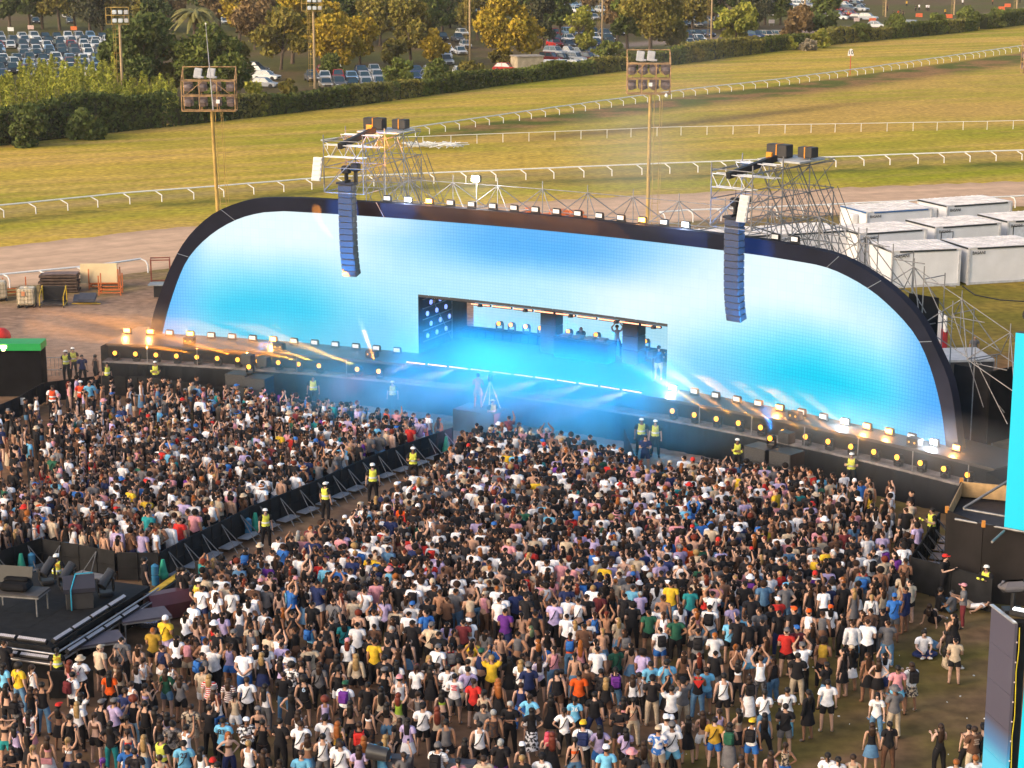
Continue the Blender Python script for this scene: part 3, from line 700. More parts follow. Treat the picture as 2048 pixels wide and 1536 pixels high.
# ================================================================ PLANTS
def leafmat(name):
    m = mat(name, None, .75, spec=.12, attr='Col', var=.12, scale=.5); b = m.node_tree.nodes['Principled BSDF']
    return m
LEAF = leafmat('leaves'); BARK = mat('bark', (.10, .07, .05), .9, var=.3, scale=4, bump=.4)
def cards(rs, C, nrm_up, size, asp=1.0):
    n = len(C); a = rs.rand(n)*2*np.pi; e = np.arccos(np.clip(rs.rand(n)*1.3-.3, -1, 1)) if nrm_up else np.arccos(rs.rand(n)*2-1)
    N_ = np.stack([np.sin(e)*np.cos(a), np.sin(e)*np.sin(a), np.cos(e)], 1)
    T = np.cross(N_, rs.randn(n, 3)); T /= np.linalg.norm(T, axis=1)[:, None]; B = np.cross(N_, T)
    s = size*(.6+.8*rs.rand(n))[:, None]
    V = np.stack([C+T*s, C+B*s*asp*.6, C-T*s*.7, C-B*s*asp*.6], 1).reshape(-1, 3)
    return V, np.arange(4*n).reshape(n, 4)
def blobs_cards(rs, blobs, n, size, colr, cvar=.25, shell=.55):
    w_ = np.array([b[3]**2 for b in blobs]); pick = rs.choice(len(blobs), n, p=w_/w_.sum()); Bc = np.array([b[:3] for b in blobs])[pick]; Br = np.array([b[3] for b in blobs])[pick]
    d = rs.randn(n, 3); d /= np.linalg.norm(d, axis=1)[:, None]; rr = (shell+(1-shell)*rs.rand(n)**.6)*(1+.12*rs.randn(n))
    C = Bc+d*(Br*rr)[:, None]*np.array([1, 1, .82]); C[:, 2] = np.maximum(C[:, 2], .12)
    V, Fq_ = cards(rs, C, True, size)
    bv = (1-cvar+2*cvar*rs.rand(len(blobs)))[pick]; lv = (.72+.56*rs.rand(n)); hue = rs.rand(n)[:, None]
    cc_ = np.array(colr[0])*(1-hue)+np.array(colr[1])*hue; cc_ = np.clip(cc_*(bv*lv)[:, None], .002, .9)
    return V, Fq_, np.repeat(cc_, 4, 0)
def crown_blobs(rs, h0, h1, rx, ry, k):
    out = []
    for i in range(k):
        a = rs.rand()*6.28; t = rs.rand(); z = h0+(h1-h0)*(.12+.8*t); f_ = math.sin(math.pi*min(1, (.18+.75*t)))**.6; q = math.sqrt(rs.rand())*.72
        out.append((rx*q*f_*math.cos(a), ry*q*f_*math.sin(a), z, (.22+.2*rs.rand())*min(rx, (h1-h0)/1.7)))
    return out
PAL = {'dark': ((.065, .09, .024), (.11, .135, .035)), 'mid': ((.085, .115, .025), (.15, .165, .035)), 'olive': ((.15, .14, .028), (.23, .18, .038)), 'gold': ((.30, .23, .022), (.42, .28, .03)),
       'lime': ((.2, .23, .035), (.33, .3, .05)), 'rust': ((.17, .11, .05), (.23, .15, .065)), 'conifer': ((.05, .055, .028), (.085, .085, .04)), 'pale': ((.26, .23, .16), (.36, .3, .22)), 'bamboo': ((.23, .26, .035), (.42, .4, .06))}
PALW = {'dark': 'dark green', 'mid': 'mid green', 'olive': 'olive green', 'gold': 'golden yellow', 'lime': 'yellow green', 'rust': 'rusty brown', 'conifer': 'blackish green', 'pale': 'pale blossoming'}
def tree(px_, base, wpx, top, pal, label, n=3600, trunk=.22, name='tree', grp='trees between the car parks', k=16, seed=0, size=.3):
    c = G(px_, base); sc_ = F/math.hypot(c.y, CH); Wd = wpx/sc_/2; H_ = (base-top)/sc_*1.02
    t = thing(name, c, label, name.replace('_', ' '), grp); rs = np.random.RandomState(seed+int(px_)+100)
    b = MB(); lean = Vector((rs.randn()*.05*H_, 0, 0)); p0, p1 = c, c+lean*.5+Vector((0, 0, H_*.55)); b.tube(p0, p1, .028*H_, 7, .016*H_)
    for i in range(6):
        a = rs.rand()*6.28; q = p0.lerp(p1, .45+.5*rs.rand()); b.tube(q, q+Vector((math.cos(a)*Wd*.6, math.sin(a)*Wd*.6, H_*.28)), .011*H_, 5, .004*H_)
    b.build('trunk', BARK, t)
    bl = crown_blobs(rs, H_*trunk, H_, Wd, Wd, k); V_, Q_, c_ = blobs_cards(rs, bl, n, size, PAL[pal])
    nplink('crown', npmesh('crown', V_, Q_, [LEAF], c_, False), t); return t
TREES = [(520, 92, 120, 8, 'olive', 3000), (600, 88, 120, -6, 'mid', 3000), (655, 92, 90, 10, 'gold', 2600), (705, 84, 110, -10, 'dark', 3000), (760, 92, 120, -6, 'olive', 3000), (850, 92, 110, -10, 'mid', 3000), (885, 70, 110, -40, 'dark', 3000), (955, 80, 90, -20, 'olive', 2600), (1120, 76, 84, -26, 'dark', 2600), (1235, 80, 70, -30, 'rust', 2000), (1385, 66, 90, -40, 'olive', 2600), (1440, 60, 80, -46, 'dark', 2400), (480, 80, 90, -20, 'gold', 2400), (315, 80, 100, 0, 'dark', 2600), (120, 62, 120, -60, 'olive', 3600), (60, 60, 110, -64, 'dark', 3600), (180, 64, 110, -56, 'conifer', 3400), (230, 64, 100, -50, 'olive', 3000), (275, 190, 100, 60, 'mid', 2600), (470, 200, 90, 90, 'olive', 2600), (395, 205, 110, 82, 'mid', 3000), (510, 100, 96, 0, 'rust', 2600), (640, 120, 90, 20, 'olive', 2600), (720, 130, 90, 30, 'gold', 2600), (745, 60, 110, -40, 'mid', 2800), (800, 60, 110, -30, 'olive', 2800), (660, 40, 120, -60, 'dark', 2800), (580, 40, 110, -60, 'rust', 2600), (440, 60, 90, -40, 'rust', 2200), (1040, 70, 110, -50, 'dark', 2800), (1100, 60, 90, -60, 'conifer', 2400), (1345, 60, 90, -60, 'conifer', 2400), (1255, 100, 70, -20, 'mid', 2400), (1530, 50, 70, -60, 'conifer', 2000), (290, 205, 172, 38, 'dark', 5200), (440, 205, 140, 62, 'mid', 4200), (240, 195, 90, 70, 'dark', 2600), (352, 200, 90, 90, 'olive', 2600), (562, 140, 130, 28, 'olive', 4200), (585, 128, 90, -18, 'gold', 2600), (682, 146, 150, 36, 'gold', 4600), (822, 130, 128, 6, 'olive', 4400), (786, 138, 74, 82, 'olive', 2200), (868, 132, 64, 60, 'gold', 1800),
    (1012, 132, 146, 2, 'gold', 5600), (1062, 120, 60, 38, 'gold', 1600), (1086, 98, 80, -30, 'conifer', 3000), (1160, 104, 62, 14, 'lime', 1300), (1300, 112, 142, -40, 'olive', 5600), (1350, 108, 70, 20, 'olive', 2000), (1470, 98, 106, 12, 'lime', 3800), (1596, 88, 82, 18, 'rust', 2600), (1640, 84, 86, -8, 'dark', 3000),
    (20, 60, 90, -50, 'dark', 3400), (85, 58, 100, -56, 'mid', 3400), (150, 60, 90, -50, 'dark', 3000), (205, 62, 80, -48, 'mid', 3000), (300, 66, 90, -30, 'olive', 3000), (250, 40, 80, -60, 'conifer', 2400), (345, 60, 70, -34, 'rust', 2200), (500, 62, 80, -40, 'conifer', 2600), (538, 70, 70, -30, 'rust', 2400), (610, 60, 100, -44, 'mid', 2800), (700, 62, 90, -46, 'conifer', 2800), (745, 70, 74, 2, 'mid', 2400), (900, 56, 110, -40, 'conifer', 3000), (845, 40, 80, -50, 'dark', 2400), (1180, 30, 60, -50, 'rust', 1400), (1430, 56, 60, -50, 'rust', 1500), (1500, 62, 90, -40, 'conifer', 2600), (1560, 50, 80, -44, 'mid', 2400), (980, 40, 90, -60, 'dark', 2400), (775, 30, 80, -60, 'rust', 2000), (410, 40, 90, -60, 'dark', 2200)]
def near_of(px_, base):
    if base > 190: return 'behind the left hedge'
    if px_ < 240: return 'beyond the left car park'
    if px_ < 480: return 'around the palm tree'
    if px_ < 760: return 'near the second far mast'
    if px_ < 960: return 'left of the concrete hut'
    if px_ < 1130: return 'behind the concrete hut'
    if px_ < 1420: return 'between the thin tall masts'
    return 'by the far right car park'
for i, (a, bs, wp, tp, pl, n_) in enumerate(TREES):
    szw = 'huge' if wp > 135 else 'broad' if wp > 98 else 'narrow' if wp < 72 else 'medium'
    tree(a, bs, wp, tp, pl, '%s %s tree %s%s' % (szw, PALW[pl], near_of(a, bs), ', top cropped' if tp < -20 else ''), int(n_*1.25), .18 if pl != 'conifer' else .08, k=20, size=.34 if bs > 100 else .42)
# palm
c = G(394, 128); t = thing('palm_tree', c, 'spreading palm with arching golden fronds rising behind the trees at upper left', 'palm tree'); sc_ = F/math.hypot(c.y, CH); H_ = 94/sc_
b = MB(); b.tube(c, c+Vector((0, 0, H_)), .42, 8, .5); b.ball(c+Vector((0, 0, H_)), .75, 8, 5); b.build('trunk', BARK, t)
FR = mat('palm_frond', (.17, .15, .035), .6, var=.3)
for i in range(34):
    a = i*2.4; el = .15+.95*(i % 5)/5; b = MB(); L_ = 4.7*(.85+.3*R.random()); p = c+Vector((0, 0, H_+.3)); hv = Vector((math.cos(a), math.sin(a), 0)); pts = []
    for k in range(8): s_ = k/7; pts.append(p+hv*L_*s_*math.cos(el*.7)+Vector((0, 0, L_*(math.sin(el)*s_-.75*s_*s_))))
    sd_ = Vector((-hv.y, hv.x, 0))
    for k in range(7):
        w0, w1 = .42*math.sin(math.pi*(k+.3)/8), .42*math.sin(math.pi*(k+1.3)/8)
        for s_ in (-1, 1): b.quad(pts[k], pts[k]+sd_*s_*w0-Vector((0, 0, w0*.5)), pts[k+1]+sd_*s_*w1-Vector((0, 0, w1*.5)), pts[k+1])
    b.build('frond', FR, t)
# hedge
def hedge(P, x0, x1, hfun, wdt, pal, label, dens=26, name='hedge'):
    pts = path_pts(P, x0, x1, 1.0); t = thing(name, pts[len(pts)//2], label, 'hedge'); rs = np.random.RandomState(int(x0)+505); Cs, hs = [], []
    for i, p in enumerate(pts[:-1]):
        d = (pts[i+1]-p).normalized(); nr = Vector((-d.y, d.x, 0)); h = hfun(i)
        m = int(dens*(h*.9+wdt)); s_ = rs.rand(m); u_ = rs.rand(m); side = rs.rand(m) < h*.9/(h*.9+wdt)
        q = np.array(p)[None]+np.outer(s_*1.1, np.array(d))
        z = np.where(side, u_*h, h*(1+.04*rs.randn(m))); o_ = np.where(side, .05*rs.randn(m), u_*wdt)
        q = q+np.outer(o_+.14*np.sin(i*.9)+.12*(rs.rand()-.5), np.array(nr)); q[:, 2] = np.maximum(z, .08); Cs.append(q); hs += [vnoise(np.array([i*.09+x0]), np.array([1.3]))[0]]*m
    Cc = np.concatenate(Cs); V_, Q_ = cards(rs, Cc, True, .27); hh = np.array(hs); tt_ = rs.rand(len(Cc))[:, None]
    A_, B_ = np.array(PAL[pal][0]), np.array(PAL[pal][1]); cl = (A_*(1-tt_)+B_*tt_)*(.65+.6*hh)[:, None]*(.7+.6*rs.rand(len(Cc)))[:, None]
    cl = cl*(1+np.array([.5, .15, .3])*(hh[:, None] > .62))
    nplink('foliage', npmesh('foliage', V_-np.array(t.location), Q_, [LEAF], np.repeat(np.clip(cl, .002, .8), 4, 0), False), t)
    b = MB()
    for i in range(0, len(pts)-3, 3):
        p, q = pts[i], pts[min(i+3, len(pts)-1)]; d = (q-p).normalized(); nr = Vector((-d.y, d.x, 0)); h = hfun(i)*.9
        b.box((p+q)/2+nr*wdt*.5+Vector((0, 0, h/2)), ((q-p).length, wdt*.82, h), math.atan2(d.y, d.x))
    b.build('twig_core', mat('twig_core', (.03, .035, .014), .95, var=.3), t)
LH = L_HEDGE
vn = lambda i, f_=.13, s_=0: float(vnoise(np.array([i*f_+s_]), np.array([2.2]))[0])
hedge(LH, -40, 360, lambda i: 3.0+1.6*vn(i), 2.2, 'dark', 'tall ragged dark hedge in front of the bamboo at the left')
hedge(LH, 362, 800, lambda i: 2.0+.9*vn(i, .1, 9), 1.8, 'dark', 'dark clipped hedge running right from the near floodlight mast, before the parked cars')
hedge(LH, 802, 1330, lambda i: 1.7+1.1*vn(i, .15, 4), 1.8, 'mid', 'brownish green hedge in front of the concrete hut')
hedge(LH, 1332, 1960, lambda i: 1.9+1.3*vn(i, .12, 14), 2.0, 'mid', 'olive hedge at upper right, running towards the far road')
hedge(LH, 1975, 2250, lambda i: 2.6+.8*vn(i, .12, 14), 2.0, 'mid', 'last stretch of hedge at the top right corner')
BUSH = [(660, 158, 70, 112, 'mid', 'bushy green clump left of the small parked cars, behind the hedge'), (1000, 132, 66, 96, 'olive', 'olive bush under the big golden tree beside the hut'), (445, 215, 80, 160, 'mid', 'leafy mid green bush right of the near mast basket'), (1180, 112, 50, 80, 'lime', 'small yellow green bush below the thin tree near the hut'), (1500, 104, 60, 74, 'olive', 'olive bush at the foot of the yellow green tree'), (800, 188, 78, 118, 'mid', 'rounded mid green bush standing out of the hedge left of the small parked cars'), (872, 172, 60, 122, 'mid', 'dark green bush beside the two columns of parked cars'), (945, 166, 72, 124, 'olive', 'loose olive bush just left of the concrete hut'), (1225, 140, 84, 88, 'mid', 'round green bush right of the concrete hut'), (1395, 124, 70, 96, 'olive', 'small olive bush at the foot of the fifth mast'), (1578, 100, 40, 76, 'lime', 'small lime green bush in front of the rusty brown tree'), (1640, 96, 60, 62, 'lime', 'lime green bush under the dark tree at upper right'), (1616, 101, 50, 80, 'pale', 'pale blossoming shrub in the upper right hedge'),
    (1720, 84, 66, 50, 'mid', 'mid green bush left of the parked pair of cars at upper right'), (1790, 76, 58, 32, 'mid', 'tall green bush below the group of far people'), (1873, 68, 46, 30, 'mid', 'lone rounded bush between the two gaps at upper right'), (1935, 60, 70, 14, 'mid', 'large bush nearest the far road on the left side'), (1985, 57, 64, 20, 'mid', 'large bush nearest the far road on the right side'), (510, 232, 54, 168, 'lime', 'bright yellow green shrub behind the hedge right of the near mast'), (575, 210, 50, 160, 'olive', 'small olive shrub at the end of the dirt gap'), (60, 292, 110, 218, 'dark', 'dark bushy shrub at the far left end of the hedge'), (175, 278, 90, 212, 'dark', 'dark bushy shrub at the foot of the first far mast')]
for i, (a, bs, wp, tp, pl, lab) in enumerate(BUSH):
    tree(a, bs, wp, tp, pl, lab, 4200, -.1, 'bush', 'bushes along the hedge', 22, 50+i, .27)
# bamboo thicket
rs = np.random.RandomState(11); Vs, Qs, Cs, o = [], [], [], 0
BAM = thing('bamboo_thicket', G(110, 262), 'dense feathery yellow green bamboo thicket between the left car park and hedge', 'bamboo')
plm = []
for i in range(200):
    a = rs.rand()*400-50; hid = rs.rand(); bs = 276-a*.09-hid*52
    if a > 235: hh = 3.2+rs.rand()*1.6
    else: hh = 5.2+2.2*rs.rand()-abs(a-110)*.006
    plm.append((G(a, bs), hh))
for c, hh in plm:
    n_ = 170; z = hh*(.15+.85*rs.rand(n_)**.8); r_ = (.15+.75*(1-z/hh))*(.4+.7*rs.rand(n_)); a = rs.rand(n_)*6.28
    C_ = np.stack([c.x+r_*np.cos(a)+.3*(z/hh)**2*math.sin(c.x), c.y+r_*np.sin(a), z], 1); V_, Q_ = cards(rs, C_, True, .26, .45)
    t_ = rs.rand(n_)[:, None]; k_ = .6+.7*rs.rand(); cl = (np.array(PAL['bamboo'][0])*(1-t_)+np.array(PAL['bamboo'][1])*t_)*k_*(.7+.6*rs.rand(n_))[:, None]
    Vs.append(V_); Qs.append(Q_+o); Cs.append(np.repeat(cl, 4, 0)); o += len(V_)
tk = nplink('bamboo_leaves', npmesh('bamboo_leaves', np.concatenate(Vs)-np.array(BAM.location), np.concatenate(Qs), [LEAF], np.concatenate(Cs), False), BAM); tk['kind'] = 'stuff'
b = MB()
for c, hh in plm: b.tube(c, c+Vector((0, 0, hh*.8)), .05, 4, .02, cap=False)
for i in range(60): c = G(R.uniform(205, 350), R.uniform(206, 222)); b.tube(c, c+Vector((R.uniform(-.3, .3), 0, R.uniform(2.6, 4))), .05, 4, .02)
b.build('bamboo_canes', mat('cane', (.26, .2, .12), .8), BAM)['kind'] = 'stuff'
# ================================================================ FLOODLIGHT MASTS
YEL = mat('mast_yellow', (.42, .28, .075), .65, var=.35, scale=1.2); RUSTY = mat('mast_rust', (.36, .22, .10), .75, var=.5, scale=2.5); LAMPG = mat('lamp_housing', (.17, .13, .125), .6, var=.3)
PALEG = mat('pale_grey', (.42, .42, .44), .45, var=.1); GLS = mat('lamp_glass', (.55, .6, .66), .1, spec=.8, var=.1)
def big_mast(px_, base, topz, bw, label, antenna=False, lean=0, rows=3):
    c = G(px_, base); t = thing('floodlight_mast', c, label, 'floodlight mast', 'floodlight masts'); bz = topz-3.3
    b = MB(); b.tube(c, c+Vector((lean, 0, bz)), .15, 10, .13); b.build('pole', YEL, t)
    top = c+Vector((lean, 0, bz)); b = MB()
    for k in range(int(bz/1.0)):
        q = c.lerp(top, k/(bz/1.0)); b.tube(q+Vector((.3, -.3, 0)), q+Vector((.75, -.3, 0)), .02, 4)
    for s_ in (.3, .75): b.tube(c+Vector((s_, -.3, 0)), top+Vector((s_, -.3, 0)), .025, 4)
    for s_ in (.9,): b.tube(c+Vector((s_, -.5, 3)), top+Vector((s_, -.5, 0)), .016, 4)
    b.build('ladder', YEL, t)
    b = MB(); hw = bw/2; X0 = top+Vector((-.15, 0, 0))
    P = lambda x, y, z: X0+Vector((x, y, z))
    for z in (0, 1.15, 2.3):
        for y in (-.55, .55): b.tube(P(-hw, y, z), P(hw, y, z), .05, 5)
        for x in (-hw, hw): b.tube(P(x, -.55, z), P(x, .55, z), .045, 5)
    for x in (-hw, -hw*.33, hw*.33, hw):
        for y in (-.55, .55): b.tube(P(x, y, 0), P(x, y, 2.3 if y < 0 or abs(x) < hw*.5 else 3.3), .045, 5)
    b.tube(P(-hw, .55, 3.3), P(hw, .55, 3.3), .045, 5)
    for x in (-hw, hw): b.tube(P(x, .55, 3.3), P(x, -.55, 2.3), .04, 5)
    b.tube(P(-hw*.9, -.56, 1.15), P(-hw*.2, -.56, 2.3), .03, 4); b.tube(P(hw*.9, -.56, 1.15), P(hw*.2, -.56, 2.3), .03, 4)
    b.build('basket_frame', RUSTY, t)
    for z, nn in ((.15, 4), (1.3, 4)):
        for k in range(nn):
            x = -hw*.8+1.6*hw*k/(nn-1); b = MB(); a_ = Matrix.Rotation(.45, 3, 'X')
            q = P(x, .1, z+.42); b.box(q, (.62, .5, .55), ax=a_, bev=.12); b.box(q+Vector((0, .24, .16)), (.72, .12, .72), ax=a_, bev=.03); b.box(q+Vector((.36, -.1, -.1)), (.08, .2, .2)); b.build('floodlight', LAMPG, t)
    for x in (-hw*.4, hw*.1):
        b = MB(); a_ = Matrix.Rotation(-.35, 3, 'X') @ Matrix.Rotation(.15, 3, 'Y'); q = P(x, 0, 2.85); b.box(q, (.6, .16, .8), ax=a_, bev=.03); b.box(q+Vector((.25, -.1, -.3)), (.4, .3, .16), bev=.04)
        for k in range(3): b.box(q+a_ @ Vector((0, -.09, -.22+.22*k)), (.5, .04, .17), ax=a_)
        b.build('new_floodlight', PALEG, t)
    b = MB(); b.box(P(.75 if hw > 1.7 else .1, -.7, .75), (.28, .1, .28)); b.build('junction_box', WHITE, t)
    if antenna:
        b = MB(); b.tube(P(.35, -.6, .1), P(.0, -.6, 6.6), .055, 6, .02); b.build('whip_antenna', PALEG, t)
        b = MB(); b.ball(P(0, -.6, 6.65), .07); b.build('antenna_tip', WHITE, t)
    else:
        b = MB(); b.ball(P(hw*.8, -.75, -.1), .14); b.tube(P(hw*.8, -.6, .05), P(hw*.8, -.75, -.0), .06, 6); b.build('dome_camera', WHITE, t)
big_mast(439, 482, 13.5, 4.1, 'tall yellow floodlight mast with whip antenna, rising behind the left end of the arch', True, -.25)
big_mast(1294, 482, 14.8, 3.3, 'tall yellow floodlight mast without antenna, rising behind the wall between the two scaffold towers', False, .08)
big_mast(2066, 300, 11.6, 3.3, 'floodlight mast cut off by the right edge, only the left side of its basket showing', False, .1)
def far_mast(px_, base, top, label, head=True, side=-1):
    c = G(px_, base); sc_ = F/math.hypot(c.y, CH); H_ = (base-top)/sc_
    t = thing('floodlight_mast', c, label, 'floodlight mast', 'far floodlight masts')
    b = MB(); b.tube(c, c+Vector((0, 0, H_)), .2, 7, .16); b.build('pole', mat('mast_tan', (.45, .31, .17), .6, var=.15), t)
    b = MB(); z = .5
    while z < H_: b.tube(c+Vector((side*.2, -.2, z)), c+Vector((side*.8, -.2, z)), .03, 3); z += 1.0
    for s_ in (.55, .8): b.tube(c+Vector((side*s_, -.2, .3)), c+Vector((side*s_, -.2, H_)), .025, 4)
    b.build('ladder', YEL, t)
    if head:
        b = MB(); q = c+Vector((0, 0, H_))
        for z in (0, 1.1, 2.1):
            b.tube(q+Vector((-1.6, -.4, z)), q+Vector((1.3, -.4, z)), .05, 4)
        for x in (-1.6, -.9, 1.3): b.tube(q+Vector((x, -.4, 0)), q+Vector((x, -.4, 2.1)), .05, 4)
        b.build('basket_frame', YEL, t)
        for z in (.1, 1.15):
            for k in range(3): b = MB(); b.box(q+Vector((-.5+.75*k, -.5, z+.35)), (.55, .3, .5), bev=.06); b.box(q+Vector((-.5+.75*k, -.66, z+.25)), (.5, .06, .26)); b.build('floodlight', GLS if k < 2 else PALEG, t)
for a, bs, tp, lab, hd in ((247, 224, 52, 'first far floodlight mast from the left, its lamp head beside the dark tree', 1), (630, 178, 26, 'second far floodlight mast, standing in front of golden trees', 1), (940, 128, -14, 'third far mast, left of the big golden tree', 0), (1204, 94, -60, 'thin far mast standing by the small yellow green tree', 0), (1422, 92, -60, 'thin far mast just left of the yellow green tree', 0), (1608, 62, -80, 'thin far mast in front of the dark and rusty trees', 0), (1771, 34, -90, 'thin far mast beside the small group of far people', 0), (1908, 30, -90, 'thin far mast rising from the bush by the far road', 0), (2033, 22, -90, 'thin far mast at the top right corner', 0)):
    far_mast(a, bs, tp, lab, hd)
# ================================================================ CARS
TYRE = mat('tyre', (.02, .02, .02), .8); GLASS = mat('car_glass', (.02, .05, .07), .08, spec=.9, var=0)
PAINT = mat('car_paint', None, .25, spec=.6, objcol=True, var=0); HL = mat('headlamp', (.75, .78, .8), .15, spec=.8, var=0)
def car_parts(kind):
    Wd = .88; H1, H2 = {'hatch': (.86, 1.46), 'suv': (1.02, 1.68), 'pickup': (1.0, 1.7)}[kind]; L_ = {'hatch': 2.05, 'suv': 2.25, 'pickup': 2.55}[kind]
    # x forward = -y; side profile loft (y, z) lower body
    prof = [(-L_, .38), (-L_-.02, .62), (-L_+.12, H1-.12), (-L_*.45, H1+.02), (L_*.86, H1+.04), (L_*.99, H1-.08), (L_, .5), (L_-.05, .3), (-L_+.1, .28)]
    body = MB(); n = len(prof); secs = []
    for x, k in ((-Wd, .94), (-Wd*.93, 1.0), (Wd*.93, 1.0), (Wd, .94)): secs.append([Vector((x, y*(k if abs(x) == Wd else 1), z if z < .6 or abs(x) < Wd else z-.05)) for y, z in prof])
    V_ = sum(secs, []); Fs = []
    for s_ in range(3):
        for i in range(n): j = (i+1) % n; Fs.append((s_*n+i, s_*n+j, (s_+1)*n+j, (s_+1)*n+i))
    Fs += [tuple(range(n-1, -1, -1)), tuple(range(3*n, 4*n))]; body.add(V_, Fs)
    y0, y1, y2, y3 = {'hatch': (-L_*.48, -L_*.12, L_*.62, L_*.88), 'suv': (-L_*.46, -L_*.16, L_*.8, L_*.93), 'pickup': (-L_*.42, -L_*.14, L_*.18, L_*.24)}[kind]
    wb, wt = Wd*.93, Wd*.72; A = [Vector((s_*wb, y, H1)) for s_ in (-1, 1) for y in (y0, y3)]; T_ = [Vector((s_*wt, y, H2)) for s_ in (-1, 1) for y in (y1, y2)]
    gl = MB(); gl.add([A[0], A[1], A[3], A[2], T_[0], T_[1], T_[3], T_[2]], [(0, 1, 5, 4), (1, 2, 6, 5), (2, 3, 7, 6), (3, 0, 4, 7)])
    body.add([T_[0]+Vector((-.02, 0, .012)), T_[1]+Vector((-.02, 0, .012)), T_[3]+Vector((.02, 0, .012)), T_[2]+Vector((.02, 0, .012)), T_[0]+Vector((.1, .1, .06)), T_[1]+Vector((.1, -.1, .06)), T_[3]+Vector((-.1, -.1, .06)), T_[2]+Vector((-.1, .1, .06))], [(3, 2, 1, 0), (4, 5, 6, 7), (0, 1, 5, 4), (1, 2, 6, 5), (2, 3, 7, 6), (3, 0, 4, 7)])
    for i, j in ((0, 0), (1, 1), (2, 2), (3, 3)): body.tube(A[i], T_[j]+Vector((0, 0, .02)), .04, 4)
    if kind != 'pickup':
        for s_ in (-1, 1): body.tube(Vector((s_*wb*1.0, (y0+y3)*.5, H1)), Vector((s_*wt*1.01, (y1+y2)*.5, H2)), .035, 4)
    wh = []
    for s_ in (-1, 1):
        for y in (-L_*.62, L_*.62): w_ = MB(); w_.tube((s_*(Wd-.16), y, .33), (s_*(Wd+.02), y, .33), .33, 12); wh.append(w_)
    hl = []
    for s_ in (-1, 1): h = MB(); h.box((s_*Wd*.7, -L_-.0, .68), (.34, .1, .16), bev=.03); hl.append(h)
    gr = MB(); gr.box((0, -L_-.005, .5), (1.0, .06, .22)); 
    return body, gl, wh, hl, gr
def merge(parts):
    m = MB()
    for k, p in enumerate(parts):
        o = len(m.v); m.v += p.v; m.f += [tuple(i+o for i in f) for f in p.f]; m.mi += [k]*len(p.f); m.sm += p.sm
    return m
CARP = {}
def car_protos():
    for kind in ('hatch', 'suv', 'pickup'):
        body, gl, wh, hl, gr = car_parts(kind)
        t = thing('parked_car' if kind != 'pickup' else 'pickup_truck', (0, 0, 0), '', 'car' if kind != 'pickup' else 'pickup')
        body.build('body', PAINT, t); gl.build('windows', GLASS, t); gr.build('grille', BLKM, t)
        for w_ in wh: w_.build('wheel', TYRE, t)
        for h in hl: h.build('headlight', HL, t)
        freeze(t)
        w4 = merge(wh+[gr]); h2 = merge(hl); one = merge([body, gl, w4, h2]); 
        s_ = bpy.data.objects.new(t.name.split('.')[0], one.mesh('parked_car', [PAINT, GLASS, TYRE, HL])); SC.collection.objects.link(s_); s_['category'] = t['category']
        CARP[kind] = [t, s_, False, False]
car_protos()
CCOL = [('white', (.72, .72, .72), 26), ('silver', (.42, .43, .46), 18), ('dark grey', (.09, .095, .11), 16), ('black', (.015, .016, .02), 14), ('dark blue', (.03, .055, .14), 9), ('pale blue', (.2, .33, .5), 5), ('red', (.36, .02, .02), 3), ('beige', (.42, .36, .28), 3), ('maroon', (.12, .02, .025), 2)]
ncar = 0
def put_car(px_, py_, rz, where, grp, big=False, colr=None):
    global ncar
    kind = R.choices(['hatch', 'suv', 'pickup'], [6, 4, 1.2])[0]; P_ = CARP[kind]; nm, c_, _ = colr and [k for k in CCOL if k[0] == colr][0] or R.choices(CCOL, [k[2] for k in CCOL])[0]
    c = G(px_, py_); lab = '%s %s %s' % (nm, {'hatch': 'car', 'suv': 'tall car', 'pickup': 'pickup truck'}[kind], where)
    if big:
        o = P_[0] if not P_[2] else copy_tree(P_[0]); P_[2] = True
    else:
        o = P_[1] if not P_[3] else copy_tree(P_[1]); P_[3] = True
    o.location = c; o.rotation_euler = (0, 0, rz); o['label'] = lab; o['group'] = grp; v = .85+.3*R.random()
    for q in [o]+[k for k in bpy.data.objects[o.name].children]: q.color = tuple(x*v for x in c_)+(1,)
    ncar += 1
def lot(x0, x1, ys, dx, rz, where, grp, big=False, skip=.05, jx=3, slope=0):
    for ri, y in enumerate(sorted(ys, reverse=True)):
        k = 0; x = x0+R.uniform(0, dx*.5); j = 0
        while x < x1:
            if R.random() > skip:
                put_car(x+R.uniform(-jx, jx)*.3, y+slope*(x-x0)+R.uniform(-1, 1)*.5, rz+R.uniform(-.09, .09), '%s, row %d, place %d' % (where, ri+1, j+1), grp, big); j += 1
            x += dx*(y+180)/(sum(ys)/len(ys)+180)
lot(-6, 228, [80, 88.5, 97, 106, 115.5, 125.5, 136, 147, 158], 26, .35, 'in the left car park', 'cars in the left car park', True)
lot(506, 552, [146, 153, 160, 168, 176], 60, 1.25, 'behind the bright shrub by the near mast', 'cars behind the bright shrub', True)
lot(612, 770, [150, 162, 176], 26, .22, 'by the second far mast', 'cars behind the hedge at the second mast', True)
lot(826, 866, [150, 163], 30, .3, 'between the two hedge bushes', 'cars between the hedge bushes', True)
lot(878, 900, [82, 94, 106, 118, 130], 50, .25, 'in the left column', 'cars in the two columns', True, 0)
lot(908, 936, [72, 84, 96, 110, 152], 50, .3, 'in the right column', 'cars in the two columns', True, 0)
lot(1100, 1225, [112, 125, 138], 25, .9, 'right of the concrete hut', 'cars by the concrete hut', True, .04)
lot(1102, 1240, [72, 83, 95], 26, .35, 'behind the yellow green tree', 'cars behind the yellow green tree', False)
lot(1370, 1418, [74, 84, 95, 104], 22, .4, 'left of the fifth mast', 'cars by the fifth mast', False)
